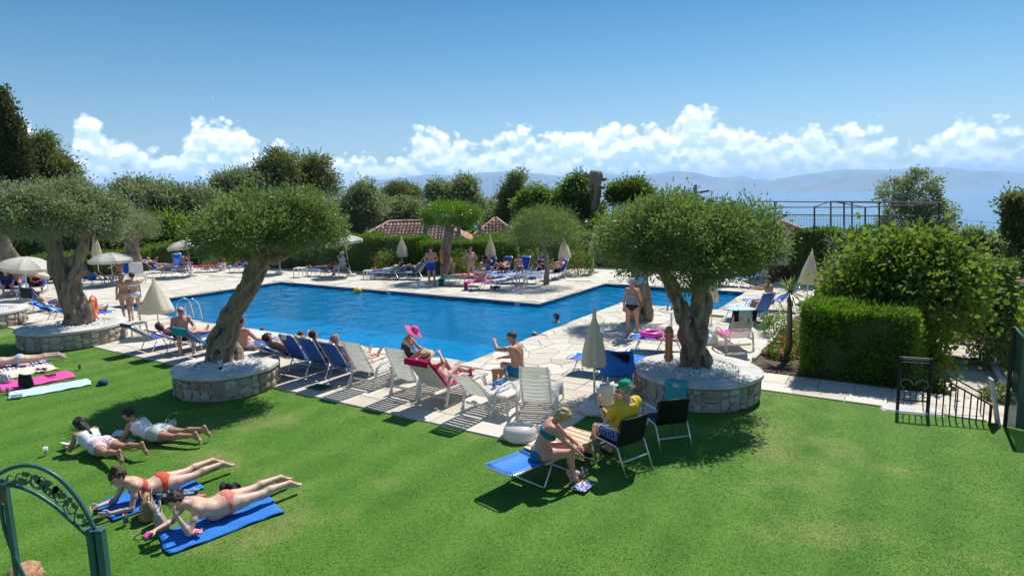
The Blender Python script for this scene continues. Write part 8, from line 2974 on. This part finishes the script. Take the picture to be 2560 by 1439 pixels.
	person('U10', 'blond woman in dark red swimsuit lying on the low lounger by the wide planter', p, 0, pose_recline(28, True, 'belly'), 'f', 1.64, 'pink', ('long', 'blond'), [('swimsuit', 'onepiece', C('wine', (.2, .02, .04)), .006)], vox=.014, rz=rz)
	p, rz = on_lounger('H7', .2, DECK_Z + .45)
	person('U11', 'sunbather on the low lounger hidden by the hollow trunk except the feet', p, 0, pose_recline(32, False, 'side'), 'f', 1.64, 'pink', ('short', 'grey'), [('swimsuit', 'onepiece', royal, .006)], vox=.014, rz=rz)
	p, rz = on_lounger('H8', .3, DECK_Z + .46)
	person('U12', 'bather in navy sitting at the deck end beside the white stool', p, 0, pose_sit(.3), 'm', 1.72, 'pink', ('short', 'brown'), [('swim_shorts', 'shorts', navy, .012, .5), ('shirt', 'tshirt', navy, .014)], vox=.015, rz=rz - R(30))
	# ------- right side
	p = G(1922, 752, .47)
	person('V1', 'bare-backed man in dark trunks sitting sideways and reaching forward', (p[0], p[1], DECK_Z + .47), -82, pose_sit(.15, sp1=(0, .05, 1), fc=(0, 1, .0), uR=(.15, 1, -.25), lR=(-.15, 1, .05), uL=(-.15, 1, -.2), lL=(.1, 1, .05), tR=(.15, 1, -.1), sR=(0, .55, -1), fR=(0, 1, -.2)), 'm', 1.78, 'tan', ('short', 'brown'), [('swim_shorts', 'shorts', C('dark_red', (.12, .015, .02)), .012, .45)], vox=.012, fat=.06)
	p, rz = on_lounger('R5', .4, DECK_Z + .46)
	person('V2', 'person in blue bending over in the shade beyond the pool wing', p, 0, pose_sit(.7, sp1=(0, 1, .7), hd=(0, 1, .2), fc=(0, .4, -1)), 'm', 1.74, 'tan', ('short', 'dark'), [('swim_shorts', 'shorts', royal, .012, .5), ('shirt', 'tshirt', navy, .014)], vox=.015, rz=rz)
	# ------- head at the garden gate
	q = G(50, 1425, 1.62)
	person('X1', 'blond person in a white shirt standing below the green garden gate arch', (q[0], q[1] + .02, 0), 20, pose_stand(), 'f', 1.66, 'pink', ('bob', 'strawb'), [('shirt', 'tshirt', white, .016), ('trousers', 'shorts', M_NAVY, .012, .95)], gz=0.0, vox=.011)

build_people()

# ------------------------------------------------------------------ buildings, fences, gates
M_TILE = stone_mat('terracotta_tile', [(0.36, 0.17, 0.12), (0.50, 0.27, 0.19), (0.60, 0.38, 0.29), (0.66, 0.50, 0.40)], rough=0.85, scale=6, bump=0.3)
M_PLASTER = mat('ochre_plaster', (0.46, 0.33, 0.24), 0.95, var=0.15, scale=2)
M_WALLW = mat('white_plaster', (0.70, 0.68, 0.63), 0.9, var=0.08, scale=2)

def tile_mesh():
	mb = MB()
	n = 6
	r, L = 0.115, 0.44
	for s, (rr, z) in enumerate(((r, 0), (r * .86, 0.02))):
		for k in range(n + 1):
			a = math.pi * k / n
			mb.v.append((rr * math.cos(a), -L if s == 0 else 0.0, rr * math.sin(a) * .8 + (0.03 if s == 0 else 0)))
	base = len(mb.v)
	for s, rr in enumerate((r - .018, r * .86 - .018)):
		for k in range(n + 1):
			a = math.pi * k / n
			mb.v.append((rr * math.cos(a), -L if s == 0 else 0.0, rr * math.sin(a) * .8 + (0.03 if s == 0 else 0)))
	m = n + 1
	for k in range(n):
		mb.f.append((k, k + 1, m + k + 1, m + k))
		mb.f.append((base + k + 1, base + k, base + m + k, base + m + k + 1))
		mb.f.append((k + 1, k, base + k, base + k + 1))
	me = mb.mesh('roof_tile', True)
	me.materials.append(M_TILE)
	return me

TILE = tile_mesh()

def hip_house(label, x0, x1, y0, y1, ze, zr, zg, hip, wall_m):
	"""hipped roof of barrel tiles: front eave along y0, ridge in the middle"""
	root = empty('tiled_house', ((x0 + x1) / 2, y0, zg), 0, label, 'house', 'garden houses with tiled roofs')
	ox, oy, oz = (x0 + x1) / 2, y0, zg
	w = MB()
	w.box((0, (y1 - y0) / 2, (ze - zg) / 2), (x1 - x0 - .7, y1 - y0 - .7, ze - zg))
	w.build('wall', wall_m, root)
	ym = (y0 + y1) / 2
	rl, rr = (x0 + hip, ym, zr), (x1 - hip, ym, zr)
	c = [(x0, y0, ze), (x1, y0, ze), (x1, y1, ze), (x0, y1, ze)]
	L = lambda p: (p[0] - ox, p[1] - oy, p[2] - oz)
	rf = MB()
	rf.add([L(p) for p in c + [rl, rr]], [(0, 1, 5, 4), (1, 2, 5), (2, 3, 4, 5), (3, 0, 4), (3, 2, 1, 0)])
	roof = rf.build('roof', mat('roof_bed', (0.20, 0.10, 0.07), .95, var=.3, scale=5), root)
	for s in (-1, 1):
		MB().rbox((s * (x1 - x0) * .22, .30, (ze - zg) * .45), (.8, .12, 1.0), .02).build('window', mat('shutter_brown', (.09, .05, .03), .6), root)
	count = [0]

	def face(a, b, t0, t1, lim):
		"""tiles over a roof face: eave a-b, top edge t0-t1"""
		a, b, t0, t1 = (np.array(q, float) for q in (a, b, t0, t1))
		e = nrm(b - a)
		W_ = np.linalg.norm(b - a)
		top_mid = (t0 + t1) / 2
		up = top_mid - (a + b) / 2
		up = up - e * (up @ e)
		S = np.linalg.norm(up)
		up /= S
		nn = nrm(np.cross(e, up))
		ncol = int(W_ / .245)
		nrow = int(S / .37)
		M3 = Matrix((tuple(e), tuple(up), tuple(nn))).transposed().to_4x4()
		s0, s1 = (t0 - a) @ e, (t1 - a) @ e
		for j in range(nrow):
			f = (j + .5) * .37 / S
			lo_, hi_ = s0 * f, W_ + (s1 - W_) * f
			for i in range(ncol):
				x = (i + .5) * W_ / ncol
				if lo_ + .05 < x < hi_ - .05 and count[0] < lim:
					p = a + e * x + up * ((j + 1) * .37 + .06) + nn * .02
					o = bpy.data.objects.new('roof_tile', TILE)
					COL.objects.link(o)
					o.parent = roof
					o.matrix_local = Matrix.Translation(L(p)) @ M3
					count[0] += 1
	face(c[0], c[1], rl, rr, 230)
	face(c[3], c[0], rl, rl, 300)
	face(c[1], c[2], rr, rr, 300)
	for a, b in ((c[0], rl), (c[1], rr), (rl, rr)):
		a, b = np.array(a), np.array(b)
		n = int(np.linalg.norm(b - a) / .4)
		for i in range(n):
			p, q = a + (b - a) * i / n, a + (b - a) * (i + 1.1) / n
			MB().tube([L(p + [0, 0, .05]), L(q + [0, 0, .07])], [.13, .11], 7).build('ridge_tile', M_TILE, roof)
	return root

def build_structures():
	# houses
	Y0 = 41.0
	ze = at(1000, 610, Y0)[2]
	zr = at(1020, 555, Y0 + 2.6)[2]
	hip_house('low house with a broad hipped tile roof behind the tall hedge', at(872, 600, Y0)[0], at(1175, 600, Y0)[0], Y0, Y0 + 5.2, ze, zr, ze - 2.4, 2.2, M_PLASTER)
	Y0 = 45.0
	ze = at(1240, 588, Y0)[2]
	zr = at(1235, 548, Y0 + 1.8)[2]
	hip_house('small house with a weathered hipped roof beside the slender tree', at(1185, 590, Y0)[0], at(1292, 590, Y0)[0], Y0, Y0 + 3.6, ze, zr, ze - 3.0, 1.45, M_PLASTER)
	Y0 = 27.0
	ze = at(1990, 592, Y0)[2]
	zr = at(1975, 556, Y0 + 1.2)[2]
	hip_house('small tiled house corner between the olive crown and ivy wall', at(1925, 590, Y0)[0], at(2032, 590, Y0)[0], Y0, Y0 + 2.6, ze, zr, ze - 3.2, .85, M_WALLW)
	# white house at the right edge
	p = at(2549, 860, 11.4)
	z1 = at(2550, 715, 11.4)[2]
	root = empty('white_house', (p[0] + 1.0, 9.6 + .9, -1.2), 0, 'white house corner with a tiled eave beside the green netting', 'house')
	MB().box((0.02, 0, (z1 + 1.2) / 2), (1.9, 1.8, z1 + 1.2)).build('wall', M_WALLW, root)
	MB().rbox((0, 0, z1 + 1.2 + .04), (2.06, 2.0, .08), .01).build('eave', M_WALLW, root)
	roof = MB().add([(-1.1, -1.05, z1 + 1.28), (1.1, -1.05, z1 + 1.28), (1.1, 1.05, z1 + 1.28), (-1.1, 1.05, z1 + 1.28), (.9, -.1, z1 + 2.0), (.9, .1, z1 + 2.0)], [(0, 1, 4), (1, 2, 5, 4), (2, 3, 5), (3, 0, 4, 5)]).build('roof', mat('roof_bed', (0.20, 0.10, 0.07)), root)
	# wire pergola
	Y = 27.5
	root = empty('pergola', (0, 0, 0), 0, 'open wire pergola frame of thin dark posts above the sea', 'pergola')
	B = lambda px, py, dy=0: tuple(at(px, py, Y + dy))
	rail = mat('rusty_iron', (0.05, 0.035, 0.035), .7)
	for px, y0, y1, dy in ((1937, 503, 600, 0), (2036, 517, 600, -1), (2077, 503, 600, 1.5), (2110, 505, 600, 0), (2130, 506, 600, 1.5), (2163, 518, 600, -1), (2198, 506, 600, 0), (2290, 520, 610, -1), (2347, 508, 620, 0)):
		MB().tube([B(px, y1, dy), B(px, y0, dy)], .033, 6).build('post', rail, root)
	for a, b in (((1880, 503, 0), (2347, 508, 0)), ((1937, 518, 0), (2163, 518, -1)), ((2036, 517, -1), (2077, 503, 1.5)), ((2077, 503, 1.5), (2163, 518, -1)), ((2163, 518, -1), (2347, 510, 0)), ((2077, 503, 1.5), (2347, 506, 1.5)), ((1930, 536, 0), (2290, 540, 0))):
		MB().tube([B(*a), B(*b)], .024, 5).build('rail', rail, root)
	wm = MB()
	for px in range(1940, 2200, 7):
		wm.tube([B(px, 536), B(px, 585)], .006, 3, caps=False)
	for py in range(542, 586, 7):
		wm.tube([B(1937, py), B(2200, py)], .006, 3, caps=False)
	tag(wm.build('wire_mesh', rail, root), kind='stuff')
	# overhead wires
	for i, (a, b) in enumerate((((2380, 545), (2620, 556)), ((2380, 560), (2620, 580)), ((2380, 575), (2620, 596)), ((2380, 590), (2620, 604)))):
		p, q = at(*a, 30), at(*b, 24)
		pts = [p + (q - p) * t - np.array([0, 0, .12 * math.sin(math.pi * t)]) for t in np.linspace(0, 1, 9)]
		o = MB().tube(pts, .007, 4).build('overhead_wire', M_IRON)
		tag(o, ['topmost thin overhead wire crossing the sea view', 'second thin overhead wire below the topmost one', 'third thin overhead wire from the top', 'lowest thin overhead wire crossing the sea view'][i], 'wire', 'overhead wires')
	# low pale wall behind the slim parasol
	a, b = hull(205, 668), hull(262, 664)
	root = empty('garden_wall', ((a[0] + b[0]) / 2, (a[1] + b[1]) / 2, 0), math.atan2(b[1] - a[1], b[0] - a[0]), 'low pale stone wall behind the slim closed parasol', 'wall')
	r_ = random.Random(5)
	for row in range(4):
		x = -1.2
		while x < 1.1:
			wd = r_.uniform(.3, .6)
			MB().rbox((x + wd / 2, r_.uniform(-.02, .02), .2 + row * .36), (wd - .02, .4, .34), .03).build('stone', M_CONC, root)
			x += wd
	# iron gate at the path
	p0, p1 = G(2243, 1026), G(2318, 1033)
	rz = math.atan2(p1[1] - p0[1], p1[0] - p0[0])
	Wd = np.linalg.norm((p1 - p0)[:2])
	hh = at(2243, 891, p0[1])[2]
	root = empty('iron_gate', (p0[0], p0[1], 0), rz, 'black iron garden gate with a butterfly scroll beside the hedge block', 'gate')
	for x in (0, Wd):
		MB().rbox((x, 0, hh / 2), (.05, .05, hh), .006).build('gate_post', M_IRON, root)
	for z, th in ((hh - .02, .045), (hh - .10, .022), (.22, .03)):
		MB().rbox((Wd / 2, 0, z), (Wd - .05, .025, th), .004).build('rail', M_IRON if z < hh - .05 else mat('worn_iron', (.25, .25, .26), .4, .6), root)
	for i in range(1, 5):
		MB().tube([(Wd * i / 5, 0, .22), (Wd * i / 5, 0, hh - .10)], .009, 5).build('bar', M_IRON, root)
	sc = MB()
	for sx in (-1, 1):
		for sz, r0 in ((1, .12), (-1, .085)):
			pts = []
			for t in np.linspace(0, 1, 18):
				a = t * 4.6
				rr = r0 * (1 - .55 * t)
				pts.append((Wd / 2 + sx * (.02 + r0 - rr * math.cos(a) * 1.0), -.02, .42 + sz * (.03 + rr * math.sin(a) + r0 * .5)))
			sc.tube(pts, .008, 5)
	sc.build('scroll', mat('grey_iron', (.30, .29, .29), .5, .5), root)
	st = MB()
	st.rbox((Wd / 2, .12, -.05), (Wd + .5, .45, .16), .03)
	st.build('threshold', M_CONC, root)
	# handrail that falls with the steps
	root = empty('stair_railing', (0, 0, 0), 0, 'black iron stair railing sloping down beside the lawn corner', 'railing')
	n = 10
	base = [G(2330 + (2478 - 2330) * i / (n - 1), 1037 + (1062 - 1037) * i / (n - 1)) for i in range(n)]
	tops = [at(2330 + (2478 - 2330) * i / (n - 1), 930 + (1012 - 930) * i / (n - 1), base[i][1]) for i in range(n)]
	for i in range(n):
		q = np.array([tops[i][0], tops[i][1], -1.0 if i else -.3])
		MB().tube([tuple(q), tuple(tops[i])], .011 if i < n - 1 else .022, 6).build('baluster', M_IRON, root)
	MB().tube([tuple(at(2320, 922, base[0][1]))] + [tuple(t) for t in tops], .016, 6).build('handrail', M_IRON, root)
	back = [t + np.array([.25, .55, .02]) for t in tops]
	MB().tube([tuple(t) for t in back], .014, 6).build('handrail', M_IRON, root)
	for i in (0, 5, 9):
		q = back[i].copy()
		q[2] = -1.4
		MB().tube([tuple(q), tuple(back[i])], .011, 5).build('baluster', M_IRON, root)
	# garden path below
	pts = [(2300, 1110), (2540, 1120), (2545, 1010), (2510, 930), (2465, 880), (2450, 845), (2340, 845), (2310, 900), (2300, 980)]
	P = [G(x, y, -1.05) for x, y in pts]
	pm = mat('dusty_path', (0.52, 0.46, 0.38), .95, var=.32, scale=2.2, bump=.5, bscale=12)
	mb = MB()
	mb.prism([q[:2] for q in P], -1.6, -1.05)
	tag(mb.build('garden_path', pm), kind='structure')
	for i in range(8):
		a, b = G(2452 + i * 7, 870 + i * 12, -1.05), G(2452 + (i + .93) * 7, 870 + (i + .93) * 12, -1.05)
		mid = (a + b) / 2
		o = MB().rbox((0, 0, .05), (np.linalg.norm((b - a)[:2]), .14, .16), .02).build('edging_stone', M_CONC)
		o.location = (mid[0], mid[1], -1.05)
		o.rotation_euler = (0, 0, math.atan2(b[1] - a[1], b[0] - a[0]))
		tag(o, 'pale edging stone along the dusty garden path', 'edging stone', 'edging stones of the garden path')
	q = G(2510, 890, -1.0)
	shrub('red geranium bed beside the dusty garden path', q[:2], .5, .8, .42, 3000, M_HEDGE, 301, flowers=(M_FL_P, 40), z0=-1.05)
	q = G(2420, 1000, -1.05)
	shrub('tuft of weeds at the edge of the dusty path', q[:2] + [.75, 0], .28, .4, .2, 1200, M_FEATH, 302, z0=-1.1)
	q = G(2385, 850, -1.0)
	shrub('leafy weeds where the path meets the vine', q[:2], .35, .4, .3, 1200, M_HEDGE, 303, z0=-1.1)
	q = at(2575, 770, 17)
	shrub('shady bush with purple blossom behind the netting', q[:2], 1.2, 1.0, 1.5, 6000, M_BROAD, 304, flowers=(M_FL_P, 30), z0=-1.3, ll=.1, lw=.03)
	q = at(2560, 690, 21)
	shrub('dense dull green bush between netting and sea', q[:2], 1.6, 1.2, 1.7, 7000, M_FEATH, 305, z0=-1.3, ll=.11, lw=.03)
	q = at(2340, 1000, 12.0)
	shrub('vine tendrils trailing down beside the iron gate', (G(2345, 1010, -.3))[:2], .22, .3, .55, 1600, M_VINE, 306, z0=-.8, ll=.10, lw=.04)
	# green netting
	a = G(2512, 1066)
	zt = at(2518, 818, a[1])[2]
	b = a + np.array([1.35, -2.6, 0])
	root = empty('netting_fence', (0, 0, 0), 0, 'dark green shade netting stretched on a post beside the lawn', 'fence')
	MB().tube([(a[0], a[1], -1.0), (a[0], a[1], zt)], .03, 8).build('post', M_IRON, root)
	MB().tube([(b[0], b[1], -.3), (b[0], b[1], zt - .1)], .03, 8).build('post', M_IRON, root)
	nm, nt, bs = new_mat('green_netting')
	bs.inputs['Base Color'].default_value = (.012, .06, .05, 1)
	bs.inputs['Roughness'].default_value = .6
	tr = N(nt, 'ShaderNodeBsdfTransparent')
	tr.inputs[0].default_value = (.75, .95, .88, 1)
	mx = N(nt, 'ShaderNodeMixShader', i_0=.18)
	nt.links.new(bs.outputs[0], mx.inputs[1])
	nt.links.new(tr.outputs[0], mx.inputs[2])
	nt.links.new(mx.outputs[0], nt.nodes['Material Output'].inputs[0])
	MB().grid(lambda s, t: (a[0] + (b[0] - a[0]) * s + .05 * math.sin(9 * s + 3 * t), a[1] + (b[1] - a[1]) * s + .04 * math.sin(7 * s), .02 + t * (zt - .02 - .42 * math.sin(math.pi * min(1, s * 1.1)) ** .7)), 25, 12).build('net', nm, root, smooth=True)
	MB().tube([(a[0] + (b[0] - a[0]) * s + .05 * math.sin(9 * s + 3), a[1] + (b[1] - a[1]) * s + .04 * math.sin(7 * s), .02 + (zt - .02 - .42 * math.sin(math.pi * min(1, s * 1.1)) ** .7)) for s in np.linspace(0, 1, 25)], .018, 5).build('hem', mat('pale_green_hem', (.10, .30, .24), .7), root, smooth=True)
	# folded grey board leaning at the net
	q = G(2498, 1058)
	root = empty('leaning_board', (q[0], q[1], -.1), R(35), 'pale grey board leaning at the foot of the netting', 'board')
	MB().rbox((0, 0, .42), (.42, .03, .9), .008).build('panel', M_CONC, root)
	root.rotation_euler = (R(-10), R(8), R(60))
	# green arched garden gate close to the house
	Yg = 3.4
	B = lambda px, py, dy=0: np.array(at(px, py, Yg + dy))
	root = empty('arched_gate', (0, 0, 0), 0, 'green metal garden gate leaf with curved top and vine scrolls', 'gate')

	def smooth_path(pts, n=36):
		pts = np.array(pts, float)
		s = np.concatenate([[0], np.cumsum(np.linalg.norm(np.diff(pts, axis=0), axis=1))])
		t = np.linspace(0, s[-1], n)
		q = np.stack([np.interp(t, s, pts[:, i]) for i in range(2)], 1)
		k = np.exp(-np.linspace(-2, 2, 9) ** 2)
		k /= k.sum()
		for i in range(2):
			pad = np.concatenate([2 * q[0, i] - q[4:0:-1, i], q[:, i], 2 * q[-1, i] - q[-2:-6:-1, i]])
			q[:, i] = np.convolve(pad, k, 'valid')
		return q
	outer = smooth_path([(-60, 1235), (-20, 1195), (20, 1170), (60, 1160), (100, 1166), (145, 1190), (185, 1232), (215, 1278), (238, 1325)])
	inner = smooth_path([(-60, 1222), (-10, 1211), (40, 1213), (90, 1232), (140, 1266), (190, 1312), (228, 1345)])
	MB().tube([tuple(B(x, y)) for x, y in outer], .0120, 10).build('arch_rail', M_GATE, root, smooth=True)
	MB().tube([tuple(B(x, y)) for x, y in inner], .0105, 10).build('arch_rail', M_GATE, root, smooth=True)
	low = smooth_path([(2, 1205), (2, 1260), (8, 1310), (24, 1360), (46, 1412), (70, 1460), (110, 1510)])
	MB().tube([tuple(B(x, y, .02)) for x, y in low], .0105, 8).build('curved_stay', M_GATE, root, smooth=True)
	pt = B(240, 1326)
	for dx in (-.028, .024):
		MB().rbox((pt[0] + dx, pt[1], pt[2] / 2 - .05), (.040, .055, pt[2] + .1), .006).build('gate_post', M_GATE, root)
		MB().rbox((pt[0] + dx, pt[1], pt[2] + .008), (.047, .062, .016), .006).build('post_cap', M_GATE, root)
	p2 = B(-2, 1190)
	MB().rbox((p2[0], p2[1] + .03, p2[2] / 2 - .02), (.026, .04, p2[2]), .005).build('gate_post', M_GATE, root)
	grey = mat('grey_green_scroll', (0.075, 0.115, 0.105), .5)
	# scrollwork between the two arches
	for i, t in enumerate((.32, .42, .52, .62, .71, .80)):
		k = int(t * 35)
		o_, n_ = outer[k], inner[min(35, k + 1)]
		c = (o_ + n_) / 2
		gap = np.linalg.norm(o_ - n_)
		sx = 1 if i % 2 else -1
		th0 = math.atan2(*(outer[k + 1] - outer[k])[::-1])
		for s_ in (1, -1):
			pts = []
			for q in np.linspace(0, 1, 22):
				a = q * 5.4
				rr = gap * .36 * (1 - .7 * q)
				x = gap * .36 - rr * math.cos(a)
				y = s_ * rr * math.sin(a)
				X = c[0] + (x * math.cos(th0) - y * math.sin(th0)) * s_
				Yp = c[1] + (x * math.sin(th0) + y * math.cos(th0)) * s_
				pts.append(tuple(B(X, Yp)))
			MB().tube(pts, .0042, 5).build('scroll', grey, root, smooth=True)
		# vine leaf
		for s_ in (1, -1):
			L = gap * .42
			bx, by = c[0] - s_ * gap * .1 * math.cos(th0), c[1] + s_ * gap * .16
			leaf = [(0, 0), (.32, .25), (.22, .5), (.34, .72), (0, 1.0), (-.34, .72), (-.22, .5), (-.32, .25)]
			vs = []
			for dyy in (-.004, .004):
				for lx, ly in leaf:
					ang = th0 + s_ * 1.2 + i * .5
					X = bx + (lx * math.cos(ang) - ly * math.sin(ang)) * L
					Yp = by + (lx * math.sin(ang) + ly * math.cos(ang)) * L
					vs.append(tuple(B(X, Yp, dyy)))
			nL = len(leaf)
			fs = [tuple(range(nL)), tuple(range(2 * nL - 1, nL - 1, -1))] + [(j, nL + j, nL + (j + 1) % nL, (j + 1) % nL) for j in range(nL)]
			MB().add(vs, fs).build('vine_leaf', grey, root)
	for px, py in ((8, 1222), (226, 1352)):
		pts = [(px - 3, py), (px - 4, py + 34), (px + 2, py + 40), (px + 6, py + 34), (px + 4, py + 8)]
		MB().tube([tuple(B(x, y, -.02)) for x, y in pts], .004, 5).build('wire_hook', mat('rusty_wire', (.22, .12, .08), .7), root)
	# depth figure on the pool tiles
	fc = bpy.data.curves.new('depth_figure', 'FONT')
	fc.body = '1.80m'
	fc.size = .12
	fc.align_x = 'CENTER'
	fo = bpy.data.objects.new('depth_figure_source', fc)
	COL.objects.link(fo)
	bpy.context.view_layer.update()
	tm = bpy.data.meshes.new_from_object(fo.evaluated_get(bpy.context.evaluated_depsgraph_get()))
	bpy.data.objects.remove(fo)
	pale = mat('pale_blue_enamel', (.45, .55, .70), .4)
	o = link_mesh('depth_figure', tm, pool, pale)
	uu = UV(hull(1833, 731, -.13))[0]
	w_ = W(min(uu, 3.1), 14.0 - .016)
	o.location = (w_[0], w_[1], -.125)
	o.rotation_euler = (R(90), 0, -TH)
	for px, py in ((1325, 754), (1003, 729)):
		uu = UV(G(px, py, -.13))[0]
		w_ = W(uu, 8.03 - .014)
		o = MB().rbox((0, 0, 0), (.24, .006, .09), .002).build('depth_plaque', pale, pool)
		o.location = (w_[0], w_[1], -.075)
		o.rotation_euler = (0, 0, -TH)

build_structures()
